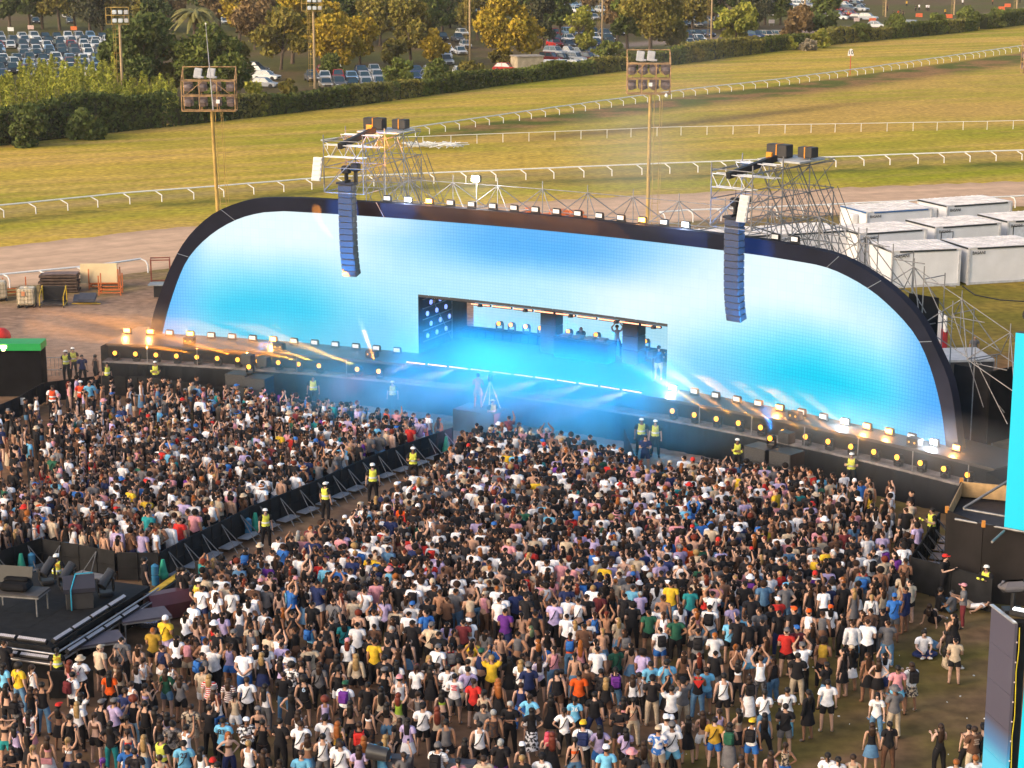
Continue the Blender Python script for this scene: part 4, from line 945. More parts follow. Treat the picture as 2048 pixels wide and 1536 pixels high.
lot(1362, 1455, [22, 33, 45, 55], 24, .5, 'beyond the road in the middle distance', 'cars beyond the road', False)
lot(1505, 1562, [78], 24, .5, 'left of the rusty brown tree', 'cars in the gap by the rusty tree', False)
lot(1548, 1722, [6, 14, 23, 33], 23, .8, 'in the far right car park', 'cars in the far right car park', False)
lot(1102, 1250, [14, 26, 40], 24, .4, 'in the far middle car park', 'cars in the far middle car park', False)
lot(440, 480, [10, 22, 34, 48], 22, .3, 'in the gap right of the palm', 'cars right of the palm', False)
lot(905, 960, [12, 30, 44], 24, .3, 'under trees left of the third mast', 'cars under the trees by the third mast', False)
lot(60, 180, [36, 48], 34, .3, 'under trees beyond the left car park', 'cars under the far left trees', False, .3)
for a, b_, rz, cn, lb in ((1675, 40, 1.2, 'white', 'standing alone before the far right car park'), (1714, 40, 1.1, 'dark grey', 'parked left of a silver one near the far right bushes'), (1736, 41, 1.1, 'silver', 'parked right of a dark one near the far right bushes'), (1012, 144, 1.2, 'red', 'half hidden just left of the concrete hut'), (1752, 56, 1.2, 'white', 'mostly hidden behind the upper right bushes'), (1828, 56, 1.2, 'silver', 'behind the gap left of the lone rounded bush')):
    put_car(a, b_, rz, lb, 'single parked cars', True, cn)
for kd, P_ in CARP.items():
    for j in (0, 1):
        if not P_[2+j]:
            for q in list(P_[j].children): bpy.data.objects.remove(q)
            bpy.data.objects.remove(P_[j])
# concrete hut
c = G(1054, 146); hx = G(1017, 146); wdx = (G(1090, 140)-hx).length*.72
t = thing('concrete_hut', c, 'small flat roofed concrete hut behind the hedge, among parked cars', 'hut')
b = MB(); b.box(c+Vector((0, 2.0, 1.25)), (4.4, 3.2, 2.5), .35); b.build('walls', mat('old_concrete', (.42, .35, .24), .85, var=.25, scale=1.2), t)
b = MB(); b.box(c+Vector((0, 2.0, 2.58)), (4.7, 3.5, .16), .35); b.build('roof', mat('roof_concrete', (.3, .26, .22), .9, var=.3), t)
# signs and cones in the car parks
for i, (a, y, cl, lab) in enumerate(((62, 64, (.6, .42, .38), 'pinkish board sign at the back of the left car park'), (148, 66, (.65, .16, .04), 'orange board sign at the back of the left car park'), (22, 68, (.7, .7, .68), 'white board sign at the far left of the car park'), (1713, 48, (.66, .5, .47), 'pale board sign beside the upper right bushes'), (1543, 52, (.6, .5, .47), 'pale board sign left of the rusty brown tree'))):
    c = G(a, y); t = thing('board_sign', c, lab, 'sign'); b = MB(); b.box(c+Vector((0, 0, 1.0)), (1.3, .08, .8)); b.build('board', mat('board%d' % i, cl, .6), t)
    b = MB(); [b.tube(c+Vector((s_*.5, .05, 0)), c+Vector((s_*.5, .05, 1)), .04, 4) for s_ in (-1, 1)]; b.build('legs', STEEL, t)
ORG = mat('barrier_orange', (.65, .13, .04), .6)
for i, (a, y) in enumerate(((1745, 44), (1838, 34), (1898, 36), (2003, 20), (2015, 14))):
    c = G(a, y); t = thing('plastic_barrier', c, ['orange plastic barrier beside the silver car at upper right', 'orange plastic barrier on the road, first of two near the lone bush', 'orange plastic barrier on the road, left of the big far bushes', 'orange plastic barrier above the big far bushes', 'orange plastic barrier at the far road edge, top right'][i], 'barrier', 'orange barriers by the far road')
    b = MB(); b.prism([c+Vector((-.8, -.25, 0)), c+Vector((-.8, .25, 0)), c+Vector((-.8, .08, .9)), c+Vector((-.8, -.08, .9))], (1.6, 0, 0)); b.build('body', ORG, t)
# ================================================================ SITE CABINS behind the stage, right
CABW = mat('cabin_white', (.74, .73, .75), .5, var=.07, scale=.8); CABR = mat('cabin_roof', (.66, .62, .6), .7, var=.22, scale=1.2); DKB = mat('dark_edge', (.02, .025, .03), .5); BLU = mat('blue_trim', (.04, .12, .3), .5)
def cabin(fl, fr, label, trim=DKB, door=False, ac=False, txt=True, hgt=2.45, dep=3.9):
    "fl, fr = front ground corners (world)"
    t = thing('site_cabin', (fl+fr)/2, label, 'portable cabin', 'white cabins behind the stage'); x = (fr-fl); L_ = x.length; x.normalize(); y = Vector((-x.y, x.x, 0)); up = Vector((0, 0, 1)); ax = Matrix((x, y, up)).transposed()
    P = lambda a, b_, c_: fl+x*a+y*b_+up*c_
    b = MB(); b.box(P(L_/2, dep/2, hgt/2+.08), (L_, dep, hgt), ax=ax); b.build('walls', CABW, t)
    b = MB(); b.box(P(L_/2, dep/2, hgt+.12), (L_+.06, dep+.06, .1), ax=ax)
    for k in range(1, 12): b.box(P(L_*k/12, dep/2, hgt+.185), (.09, dep, .03), ax=ax)
    b.build('roof', CABR, t)
    b = MB(); b.box(P(L_*.52, -.05, hgt+.08), (L_*.82, .05, .11), ax=ax)
    for i in range(9): b.box(P(-.05, dep*(i+.5)/9, hgt+.1), (.08, dep/10, .12), ax=ax)
    b.build('roof_trim', trim, t)
    b = MB()
    for a in (.06, L_-.06):
        for d_ in (0, dep): b.box(P(a, d_, hgt/2), (.16, .14, hgt+.16), ax=ax)
    b.box(P(L_/2, -.01, .1), (L_, .08, .16), ax=ax); b.build('steel_frame', mat('cabin_grey', (.5, .5, .52), .5), t)
    if txt:
        text_mesh('BASANI', .3, BLKP, P(.75, -.09, hgt-.22), Matrix((x, up, -y)).transposed(), t)
    if door:
        b = MB(); b.box(P(1.0, -.02, 1.15), (.95, .06, 2.0), ax=ax); b.build('door', mat('cabin_door', (.6, .62, .68), .5), t)
        b = MB(); b.box(P(.5, -.035, 1.15), (.04, .06, 2.05), ax=ax); b.box(P(1.5, -.035, 1.15), (.04, .06, 2.05), ax=ax); b.box(P(1, -.035, 2.18), (1.04, .06, .04), ax=ax); b.build('door_frame', DKB, t)
    if ac:
        b = MB(); b.box(P(-.35, dep*.4, 1.9), (.5, .9, .8), ax=ax, bev=.04); b.build('air_conditioner', WHITE, t)
cb = [((1781, 577), (1918, 571), 'front row white cabin directly behind the arch, left of the two, with plain long side', DKB, 0, 0), ((1934, 570), (2085, 561), 'front row white cabin at the right edge of the view, with plain long side', DKB, 0, 0),
      ((1716, 538), (1850, 528), 'white cabin of the middle row, leftmost, with a dark framed door', DKB, 1, 0), ((1868, 524), (1998, 514), 'white cabin in the centre of the middle row, between two others', DKB, 1, 0), ((2012, 511), (2150, 501), 'white cabin of the middle row, cut off by the right edge', DKB, 1, 0),
      ((1731, 491), (1862, 482), 'blue trimmed white cabin of the back row with wall lamps and air unit', BLU, 0, 1), ((1891, 477), (2020, 467), 'tan roofed white cabin farthest back, beside the sand track', DKB, 0, 1), ((1560, 540), (1694, 530), 'white cabin mostly hidden behind the arch and the right scaffold tower', DKB, 0, 0), ((1420, 548), (1545, 540), 'low white cabin roof seen through the foot of the right scaffold tower', DKB, 0, 0)]
for a, b_, lb, tr, dr, ac in cb: cabin(G(*a), G(*b_), lb, tr, dr, ac)
# white truck behind the right arch leg
c = G(1868, 718); t = thing('white_truck', c, 'white truck cab nose poking out behind the right leg of the arch', 'truck')
b = MB(); b.box(c+Vector((-1.9, .4, 1.75)), (4.2, 2.3, 2.3), .15, bev=.12); b.build('cab_body', WHITE, t)
b = MB(); b.box(c+Vector((.3, .5, 1.2)), (.4, 2.1, 1.5), .15, bev=.1); b.build('bumper', mat('truck_red', (.4, .03, .04), .4), t)
for dx, dy in ((.42, -.55), (.25, 1.3)): b = MB(); b.box(c+Vector((dx, dy, 2.2)), (.16, .34, 1.0), .15, bev=.05); b.build('mirror', WHITE, t)
b = MB(); b.box(c+Vector((-1.9, .3, 2.96)), (3.0, .1, .06), .15); b.build('roof_bar', BLKM, t)
for s_ in (-1, 1): b = MB(); q = c+Vector((-1.4, .4+s_*1.05, .5)); b.tube(q-Vector((0, .15, 0)), q+Vector((0, .15, 0)), .5, 14); b.build('wheel', TYRE, t)
# dark box trailer with pale roof
c = G(1922, 820); t = thing('box_container', c, 'dark sided box container with pale flat roof behind the right end of the stage', 'container')
b = MB(); b.box(c+Vector((-.4, 1.2, 1.3)), (3.6, 2.8, 2.6), .1); b.build('walls', mat('container_dark', (.05, .045, .045), .7), t)
b = MB(); b.box(c+Vector((-.4, 1.2, 2.66)), (3.7, 2.9, .12), .1); b.build('roof', mat('pale_roof', (.55, .5, .48), .7, var=.15), t)
b = MB(); b.box(c+Vector((1.46, 1.36, 1.3)), (.06, 2.7, 2.5), .1); b.build('end_doors', mat('container_end', (.25, .2, .19), .7), t)
# ================================================================ YARD LEFT OF THE STAGE
ORR = mat('stillage_orange', (.52, .13, .03), .6, var=.25, scale=4); RST = mat('rust_red', (.22, .06, .035), .8, var=.3); CRM = mat('tank_plastic', (.62, .52, .38), .45, var=.12)
def ibc(px_, py_, rz, label):
    c = G(px_, py_); t = thing('liquid_tank', c, label, 'caged tank', 'caged tanks in the yard'); m = Matrix.Rotation(rz, 3, 'Z'); P = lambda x, y, z: c+m @ Vector((x, y, z))
    b = MB(); b.box(P(0, 0, .72), (1.05, 1.05, 1.1), rz, bev=.08); b.tube(P(0, 0, 1.27), P(0, 0, 1.33), .12, 10); b.build('tank', CRM, t)
    b = MB()
    for k in range(6):
        a = -.55+.22*k
        for s_ in (-1, 1): b.tube(P(a, s_*.56, .15), P(a, s_*.56, 1.3), .014, 4); b.tube(P(s_*.56, a, .15), P(s_*.56, a, 1.3), .014, 4)
    for z in (.3, .55, .8, 1.05, 1.3):
        for s_ in (-1, 1): b.tube(P(-.56, s_*.56, z), P(.56, s_*.56, z), .014, 4); b.tube(P(s_*.56, -.56, z), P(s_*.56, .56, z), .014, 4)
    b.build('cage', mat('cage_steel', (.35, .3, .2), .5, .5), t)
    b = MB(); [b.box(P(x, 0, .07), (.12, 1.15, .14), rz) for x in (-.5, 0, .5)]; b.box(P(0, 0, .13), (1.15, 1.1, .03), rz); b.build('pallet', BLKM, t)
    b = MB(); b.box(P(-.15, -.575, .95), (.22, .01, .3), rz); b.build('label_plate', mat('label_orange', (.6, .25, .12), .6), t)
ibc(55, 613, .08, 'caged cream plastic tank standing alone between orange stillage and black trolley'); ibc(-3, 600, .3, 'caged cream plastic tank cut off by the left edge')
def stillage(px_, py_, w_, d_, h_, rz, label, m, nm='stillage', rails=1):
    c = G(px_, py_); t = thing(nm, c, label, 'metal rack', 'metal racks in the yard'); r_ = Matrix.Rotation(rz, 3, 'Z'); P = lambda x, y, z: c+r_ @ Vector((x, y, z))
    for sx in (-1, 1):
        for sy in (-1, 1): b = MB(); b.box(P(sx*w_/2, sy*d_/2, h_/2), (.07, .07, h_), rz); b.build('post', m, t)
    b = MB()
    for z in (.18, .42) if rails else (.1, h_-.05):
        for sy in (-1, 1): b.box(P(0, sy*d_/2, z), (w_, .06, .07), rz)
        for sx in (-1, 1): b.box(P(sx*w_/2, 0, z), (.06, d_, .07), rz)
    b.build('frame', m, t); return t, P
stillage(222, 588, 1.45, 1.0, 1.35, .05, 'empty orange post rack in front of the plywood sheets', ORR)
t, P = stillage(210, 576, 2.0, .9, 1.4, .05, 'orange rack holding big upright plywood sheets', ORR)
b = MB(); b.box(P(-.35, -.1, 1.05), (2.5, .35, 1.35), ax=Matrix.Rotation(.05, 3, 'Z') @ Matrix.Rotation(-.12, 3, 'X')); o = b.build('plywood_stack', mat('fresh_plywood', (.68, .53, .31), .7, var=.1, scale=1.2)); tag(o, 'pale stack of plywood sheets leaning in the orange rack', 'plywood')
stillage(30, 592, 1.5, 1.0, 1.2, .25, 'orange red rack behind the caged tank', ORR); stillage(322, 566, 1.3, 1.0, 1.75, .15, 'tall rust red frame rack partly hidden by the left foot of the arch', RST, rails=0)
c = G(120, 583); t = thing('deck_stack', c, 'stack of dark brown stage decks behind the black trolley', 'stack of decks'); b = MB()
for k in range(6): b.box(c+Vector((R.uniform(-.06, .06), R.uniform(-.06, .06), .12+.2*k)), (2.55+R.uniform(-.1, .1), 1.3, .13), .06)
b.build('deck_board', mat('dark_wood', (.085, .055, .042), .85, var=.4, scale=3), t)
b = MB(); b.box(c+Vector((.1, .1, 1.25)), (2.3, 1.1, .05), .06); b.build('top_sheet', mat('dusty_top', (.16, .11, .1), .85, var=.3), t)
c = G(107, 613); t = thing('black_trolley', c, 'black open trolley with yellow side frames in front of the deck stack', 'trolley'); YL = mat('trolley_yellow', (.55, .36, .02), .5)
b = MB(); b.box(c+Vector((0, .1, .28)), (1.5, 1.0, .08)); b.box(c+Vector((0, .58, .75)), (1.5, .05, 1.0)); b.build('tray', BLKM, t)
for s_ in (-1, 1):
    b = MB(); q = c+Vector((s_*.78, 0, 0)); b.poly([q+Vector((0, -.5, .15)), q+Vector((0, -.45, .75)), q+Vector((0, .5, 1.3)), q+Vector((0, .55, .2)), q+Vector((0, -.5, .15))], .035, 5); b.build('side_frame', YL, t)
    for y in (-.45, .5): b = MB(); b.tube(q+Vector((-.03, y, .1)), q+Vector((.03, y, .1)), .1, 8); b.build('caster', BLKM, t)
c = G(172, 608); t = thing('dolly_pile', c, 'flat dark panels on a low yellow footed dolly', 'dolly'); b = MB()
for k, (x, y, z, rz) in enumerate(((-.3, .25, .35, .1), (.15, -.1, .4, -.04), (.1, 0, .5, .03))): b.box(c+Vector((x, y, z)), (1.1, .9, .07), ax=Matrix.Rotation(rz, 3, 'Z') @ Matrix.Rotation(.35, 3, 'X'))
b.build('panel', mat('slate_panel', (.06, .06, .075), .5), t); b = MB(); b.tube(c+Vector((-.9, -.2, .06)), c+Vector((1.0, -.2, .06)), .04, 5); b.tube(c+Vector((-.6, .2, .06)), c+Vector((.7, .2, .06)), .04, 5); b.build('foot_bar', YL, t)
c = G(318, 600); t = thing('hatch_case', c, 'black case with grey lid beside the left foot of the arch', 'case'); b = MB(); b.box(c+Vector((.2, .3, .6)), (1.0, .9, .8)); b.build('body', BLKM, t); b = MB(); b.box(c+Vector((.1, .2, 1.05)), (1.5, 1.1, .08)); b.build('lid', mat('grey_lid', (.2, .22, .24), .5), t)
# orange road cases behind the wall top
for i, (a, y, s_) in enumerate(((1062, 462, 1.1), (1115, 466, 1.6), (1150, 468, 1.2))):
    c = G(a, y); t = thing('orange_machine', c, ['small', 'largest', 'right hand'][i]+' orange machine half hidden behind the wall top scaffold', 'machine', 'orange machines behind the wall'); b = MB(); b.box(c+Vector((0, 0, .8)), (1.5*s_, 1.4, 1.5), .2, bev=.1); b.build('body', ORR, t); b = MB(); b.box(c+Vector((.1, 0, 1.7)), (.9*s_, 1.1, .4), .2, bev=.08); b.build('hood', ORR, t)
# green topped black booth, far left
c = G(30, 790); t = thing('bar_booth', c, 'black booth wall with bright green fascia at the left edge', 'booth'); ax = Matrix.Identity(3)
x0, x1 = G(-80, 793), G(86, 793); b = MB(); b.box((x0+x1)/2+Vector((0, .6, 1.25)), ((x1-x0).length, 1.2, 2.5)); b.build('wall', BLACK, t)
b = MB(); b.box((x0+x1)/2+Vector((0, .56, 2.72)), ((x1-x0).length+.1, 1.36, .38)); b.build('fascia', mat('green_fascia', (.01, .3, .07), .5, var=.05), t)
b = MB(); q = G(14, 793); b.box(q+Vector((0, -.16, 2.75)), (.35, .06, .16)); b.box(q+Vector((0, -.16, 2.68)), (.16, .06, .3)); b.build('sign_lamp', mat('sign_glow', (1, .9, .6), .4, emit=4, ecol=(1, .8, .4), var=0), t)
b = MB(); q = G(-14, 790); b.ball(q+Vector((0, 2.2, 2.75)), .6, 10, 6, (1, 1, .8)); t2 = b.build('red_parasol', mat('parasol_red', (.6, .03, .02), .6)); tag(t2, 'red dome just showing above the green booth at the left edge', 'parasol')
# ================================================================ CROWD BARRIERS
BPAN = mat('barrier_panel', (.012, .012, .014), .7, spec=.2, var=.5, scale=2, bump=.2); TREAD = mat('tread_plate', (.3, .3, .33), .5, .4, var=.2)
def barrier(pts, label, h=1.15, side=1, feet=True, step=1.25, name='crowd_barrier', trail=None):
    W = [p if isinstance(p, Vector) else G(*p) for p in pts]; T = thing(name, W[len(W)//2], label, 'crowd barrier', 'black crowd barriers')
    for p, q in zip(W[:-1], W[1:]):
        n = max(1, round((q-p).length/step)); d = (q-p).normalized(); nr = Vector((-d.y, d.x, 0))*side; a = math.atan2(d.y, d.x)
        for i in range(n):
            A_, B_ = p.lerp(q, i/n), p.lerp(q, (i+1)/n); m = (A_+B_)/2; L_ = (B_-A_).length; b = MB()
            b.box(m+Vector((0, 0, h/2+.03)), (L_-.03, .035, h-.06), a); b.tube(A_+Vector((0, 0, h)), B_+Vector((0, 0, h)), .028, 5)
            b.tube(A_+nr*.03, A_+nr*.03+Vector((0, 0, h)), .025, 5); b.tube(m+nr*.03, m+nr*.03+Vector((0, 0, h)), .02, 5); b.box(m+nr*.04+Vector((0, 0, h*.5)), (L_-.05, .03, .03), a)
            o = b.build('panel', BPAN, T)
            if feet:
                b = MB(); b.box(m+nr*.42+Vector((0, 0, .2)), (L_*.72, .5, .03), ax=Matrix.Rotation(a, 3, 'Z') @ Matrix.Rotation(0, 3, 'X')); b.build('tread', TREAD, o)
                b = MB(); b.tube(m+nr*.95+d*.3, m+Vector((0, 0, h*.92)), .022, 4); b.tube(m+nr*.95-d*.3, m+Vector((0, 0, h*.92)), .022, 4); b.tube(m+nr*.95-d*.3, m+nr*.02-d*.3, .02, 4); b.build('brace', mat('brace_grey', (.14, .14, .15), .5, .3), o)
    return T
barrier([(905, 902), (740, 962), (620, 1018), (500, 1068), (385, 1128), (322, 1162)], 'long black barrier line running diagonally down from the stage centre, edging the left crowd', side=1)
barrier([(318, 1163), (236, 1162)], 'short plain black barrier face at the bottom bend of the corridor', feet=False)
barrier([(232, 1160), (160, 1146), (88, 1134)], 'black barrier stretch with treads behind the small stage at lower left', side=1)
barrier([(86, 1132), (30, 1150), (-40, 1176)], 'black barrier stretch reaching the left edge above the small stage', side=1)
barrier([(945, 932), (868, 962)], 'second black barrier line, facing the diagonal one near the stage', side=-1)
barrier([(392, 1180), (470, 1204), (560, 1232)], 'black barrier piece hidden by people right of the red covered box', side=1)
barrier([(1248, 905), (1268, 958)], 'end piece of barrier with teal cover beside the open pit ground', feet=False)
barrier([(1876, 1078), (1848, 1128), (1815, 1178)], 'black stepped barrier running down beside the plywood enclosure at right', side=1)
barrier([(1818, 1182), (1900, 1204), (1982, 1228)], 'tall black barrier face with people sitting before it at right', feet=False, h=1.35)
barrier([(642, 850), (420, 812), (300, 795), (205, 792)], 'matt black fence along the left part of the stage front', feet=False, h=1.1)
barrier([(203, 792), (140, 800), (90, 806), (40, 836), (-20, 862)], 'matt black fence bending round the far left corner of the crowd', feet=False, h=1.1)
c = G(42, 834); b = MB(); b.box(c+Vector((.1, -.08, .85)), (.36, .01, .36)); tag(b.build('paper_notice', WHITE), 'white paper notice fixed to the black fence at far left', 'notice')
b = MB(); P0, P1 = G(95, 752), G(150, 752)
for z in (.35, 1.05): b.tube(P0+Vector((0, 0, z)), P1+Vector((0, 0, z)), .03, 5)
for k in range(8): q = P0.lerp(P1, k/7); b.tube(q+Vector((0, 0, .0)), q+Vector((0, 0, 1.05)), .015, 4)
tag(b.build('pedestrian_barrier', STEEL), 'low grey steel barrier beside the two guards left of the stage', 'barrier')
# low pit rail in front of the left stage front
b = MB(); q = [G(x, y, .35) for x, y in ((270, 790), (420, 800), (560, 815), (700, 838), (820, 866))]; b.poly(q, .035, 5)
tag(b.build('pit_pipe', STEEL), 'thin horizontal steel pipe in front of the left stage skirt', 'pipe')
# water bottles and green bags hung on barrier
BW = mat('water_bottle_blue', (.03, .16, .3), .2, spec=.7, var=.1); GB = mat('green_bag', (.02, .3, .2), .5, var=.2)
for i, (a, y, lb) in enumerate(((65, 1140, 'at the left, above the small stage'), (311, 1163, 'by the plain bend of the barrier'), (497, 1068, 'halfway up the diagonal barrier'))):
    c = G(a, y+6); t = thing('water_bottles', c, 'big blue water jugs stacked '+lb, 'water jugs'); b = MB()
    for z, m_ in ((.0, 0), (.42, 0)): b.tube(c+Vector((0, 0, z)), c+Vector((0, 0, z+.34)), .15, 10); b.tube(c+Vector((0, 0, z+.34)), c+Vector((0, 0, z+.42)), .15, 10, .04)
    b.build('jug', BW, t)
for i, (a, y, lb) in enumerate(((45, 1146, 'left of the water jugs above the small stage'), (328, 1158, 'right of the water jugs at the barrier bend'), (512, 1062, 'beside the jugs halfway up the diagonal barrier'), (893, 905, 'at the stage end of the diagonal barrier'))):
    c = G(a, y+4); t = thing('green_bag', c, 'translucent green bag hanging on the barrier '+lb, 'bag', 'green bags on the barriers'); b = MB(); b.tube(c+Vector((0, -.08, .2)), c+Vector((0, -.08, .9)), .2, 8, .07); b.ball(c+Vector((0, -.08, .28)), .21, 8, 5); b.build('sack', GB, t)
# ================================================================ SMALL STAGE (lower left)
PZ = 1.25
cA, cB = G(103, 1296, PZ), G(300, 1172, PZ); xa = (cB-cA).normalized(); ya = Vector((-xa.y, xa.x, 0)); LB_ = (cB-cA).length
pl = thing('small_stage', cA, 'square black thrust stage edged with light bars at lower left', 'stage')
Q = lambda a, d, z=PZ: Vector((cA.x, cA.y, 0))+xa*a+ya*d+Vector((0, 0, z)); axp = Matrix((xa, ya, Vector((0, 0, 1)))).transposed()
W2 = 7.0
b = MB(); b.box(Q(LB_/2, W2/2, PZ-.08), (LB_, W2, .16), ax=axp)
b.build('deck', mat('deck_matt', (.009, .009, .011), .8, spec=.2, var=.5, scale=3), pl)
b = MB(); b.box(Q(LB_/2, .25, PZ/2-.1), (LB_-.3, .04, PZ-.2), ax=axp); b.box(Q(.25, W2/2, PZ/2-.1), (.04, W2-.3, PZ-.2), ax=axp); b.build('skirt', BLACK, pl)
b = MB()
for i in range(1, 5): b.box(Q(LB_*i/5, W2/2, PZ+.002), (.012, W2, .006), ax=axp)
for i in range(1, 4): b.box(Q(LB_/2, W2*i/4, PZ+.002), (LB_, .012, .006), ax=axp)
b.build('deck_joints', mat('deck_joint', (.004, .004, .004), .9, var=0), pl)
TA = mat('truss_grey', (.3, .3, .33), .4, .6, var=.2)
b = MB()
for z, o_ in ((PZ-.05, -.35), (PZ-.45, -.3)):
    b.tube(Q(-.4, o_, z), Q(LB_, o_, z), .035, 6); b.tube(Q(o_, -.4, z), Q(o_, W2, z), .035, 6)
b.box(Q(LB_/2, -.15, PZ-.5), (LB_, .05, .12), ax=axp); b.box(Q(-.15, W2/2, PZ-.5), (.05, W2, .12), ax=axp); b.build('edge_truss', TA, pl)
LPX = mat('bar_pixels_off', (.42, .4, .44), .35, var=.2, scale=30)
def lbar(a, d, z, along, tilt, lab):
    t = thing('light_bar', Q(a, d, z), lab, 'light bar', 'light bars edging the small stage'); m = axp if along else axp @ Matrix.Rotation(math.pi/2, 3, 'Z'); m = m @ Matrix.Rotation(tilt, 3, 'X')
    b = MB(); b.box(Q(a, d, z), (1.14, .18, .16), ax=m, bev=.02); b.build('housing', BLKM, t)
    b = MB(); [b.box(Q(a, d, z)+m @ Vector((-.5+.0714*k, 0, .085)), (.058, .11, .012), ax=m) for k in range(15)]; b.build('pixel_row', LPX, t)
for k in range(4):
    lbar(.75+1.2*k, .05, PZ+.16, True, .5, '%s upper light bar from the corner along the small stage right edge' % ORD[k])
    lbar(.9+1.2*k, -.38, PZ-.22, True, .5, '%s lower light bar from the corner along the small stage right edge' % ORD[k])
for k in range(3):
    lbar(.05, .75+1.2*k, PZ+.16, False, -.5, '%s upper light bar from the corner along the small stage front edge' % ORD[k])
    lbar(-.38, .4+1.2*k, PZ-.22, False, -.5, '%s lower light bar from the corner along the small stage front edge' % ORD[k])
# things on it
def tabl(px_, py_, w_, d_, h_, z0, rz, label, m):
    c = G(px_, py_, z0); t = thing('table', c, label, 'table'); r_ = Matrix.Rotation(rz, 3, 'Z'); P = lambda x, y, z: c+r_ @ Vector((x, y, z))
    b = MB(); b.box(P(0, 0, h_), (w_, d_, .06), rz); b.build('table_top', m, t)
    b = MB(); b.box(P(0, 0, h_-.06), (w_+.02, d_+.02, .05), rz); b.build('rim', STEEL, t)
    for sx in (-1, 1):
        for sy in (-1, 1): b = MB(); b.tube(P(sx*w_*.45, sy*d_*.45, 0), P(sx*w_*.45, sy*d_*.45, h_), .03, 5); b.build('leg', STEEL, t)
    return t
PUR = mat('table_purple_grey', (.07, .062, .085), .6, var=.15)
tabl(290, 1280, 1.75, 1.1, .95, 0, .42, 'grey topped metal table beside the red covered box, glittery bag under it', PUR)
tabl(196, 1330, 1.75, 1.1, .95, 0, .42, 'grey topped metal table nearest the people at lower left', PUR)
tabl(40, 1222, 1.9, 1.0, .75, PZ, -.2, 'small grey table on the small stage carrying a covered console', mat('worn_grey', (.055, .05, .052), .7, var=.3))
c = G(34, 1222, PZ)+Vector((0, 0, .79)); t = thing('covered_console', c, 'console wrapped in crumpled black cloth on the table', 'console'); b = MB(); b.box(c+Vector((0, 0, .15)), (1.1, .7, .28), -.2, bev=.1); b.box(c+Vector((0, .2, .33)), (.9, .3, .12), -.2, bev=.05); b.build('cloth', BLACK, t)
b = MB(); b.box(c+Vector((-.1, .45, .42)), (1.3, .05, .6), ax=Matrix.Rotation(-.2, 3, 'Z') @ Matrix.Rotation(-.3, 3, 'X')); b.build('back_screen', mat('screen_back', (.02, .02, .022), .5), t)
c = G(160, 1212, PZ); t = thing('monitor_speaker', c, 'dark wedge speaker with bright blue strap on a flight case', 'speaker'); rzm = .25
b = MB(); b.box(c+Vector((0, 0, .3)), (.95, .75, .6), rzm, bev=.02); b.build('case', CASE, t)
b = MB(); r_ = Matrix.Rotation(rzm, 3, 'Z'); b.prism([c+r_ @ Vector((-.55, y, z)) for y, z in ((-.4, .62), (.4, .62), (.45, .95), (.05, 1.15), (-.42, .78))], r_ @ Vector((1.1, 0, 0))); b.build('wedge_cabinet', mat('wedge_dark', (.03, .03, .045), .5, var=.1), t)
b = MB(); b.poly([c+r_ @ Vector((-.3, -.42, 0)), c+r_ @ Vector((-.3, -.44, .75)), c+r_ @ Vector((-.1, .05, 1.18)), c+r_ @ Vector((.5, .08, 1.18))], .025, 5); b.build('cable', mat('cyan_cable', (.02, .32, .5), .5), t)
for i, (a, y) in enumerate(((95, 1168), (134, 1178), (212, 1192))):
    c = G(a, y, PZ); t = thing('stage_moving_head', c, 'large switched off moving head light on the small stage, %s along its back edge' % ['first', 'second', 'third'][i], 'moving light', 'moving heads on the small stage')
    b = MB(); b.box(c+Vector((0, 0, .09)), (.5, .45, .18), .4, bev=.04); b.build('base', BLKM, t); b = MB(); [b.box(c+Vector((s_*.26, s_*.1, .42)), (.07, .22, .5), .4, bev=.02) for s_ in (-1, 1)]; b.build('yoke', BLKM, t)
    b = MB(); b.tube(c+Vector((-.12, -.15, .4)), c+Vector((.14, .28, .8)), .2, 12, .17); b.tube(c+Vector((.14, .28, .8)), c+Vector((.18, .33, .85)), .18, 12); b.build('head', mat('head_dark', (.035, .035, .04), .35), t)
c = G(345, 1232); t = thing('covered_box', c, 'box under a dark red tarpaulin at the right of the small stage', 'covered box'); MR = mat('maroon_tarp', (.085, .025, .035), .4, spec=.5, var=.15, scale=2, bump=.2)
r_ = Matrix.Rotation(.55, 3, 'Z'); b = MB(); b.prism([c+r_ @ Vector((-.95, y, z)) for y, z in ((-.5, .1), (.5, .1), (.5, .75), (.2, 1.0), (-.2, 1.0), (-.52, .65))], r_ @ Vector((1.9, 0, 0))); b.build('tarpaulin', MR, t)
c = G(292, 1262); t = thing('glitter_bag', c, 'heap of glittering silver blue fabric under the table', 'bag'); b = MB(); b.ball(c+Vector((0, .3, .25)), .4, 10, 6, (1.3, .8, .6)); b.build('fabric', mat('sequins', (.35, .4, .6), .2, .8, var=.9, scale=40), t)
p0, p1 = G(300, 1200), G(368, 1152); d = (p1-p0); b = MB(); b.box((p0+p1)/2+Vector((0, 0, .1)), (d.length, .5, .2), math.atan2(d.y, d.x)); o = b.build('cable_ramp', BLKM); tag(o, 'long cable ramp with yellow lid leading from the small stage to the barrier', 'cable ramp')
b = MB(); b.box((p0+p1)/2+Vector((0, 0, .215)), (d.length, .3, .03), math.atan2(d.y, d.x)); o2 = b.build('lid', mat('ramp_yellow', (.55, .34, .03), .6, var=.3), o)
barrier([(100, 1400), (190, 1398)], 'low dark barrier frame behind the people at lower left', feet=False, h=1.0)
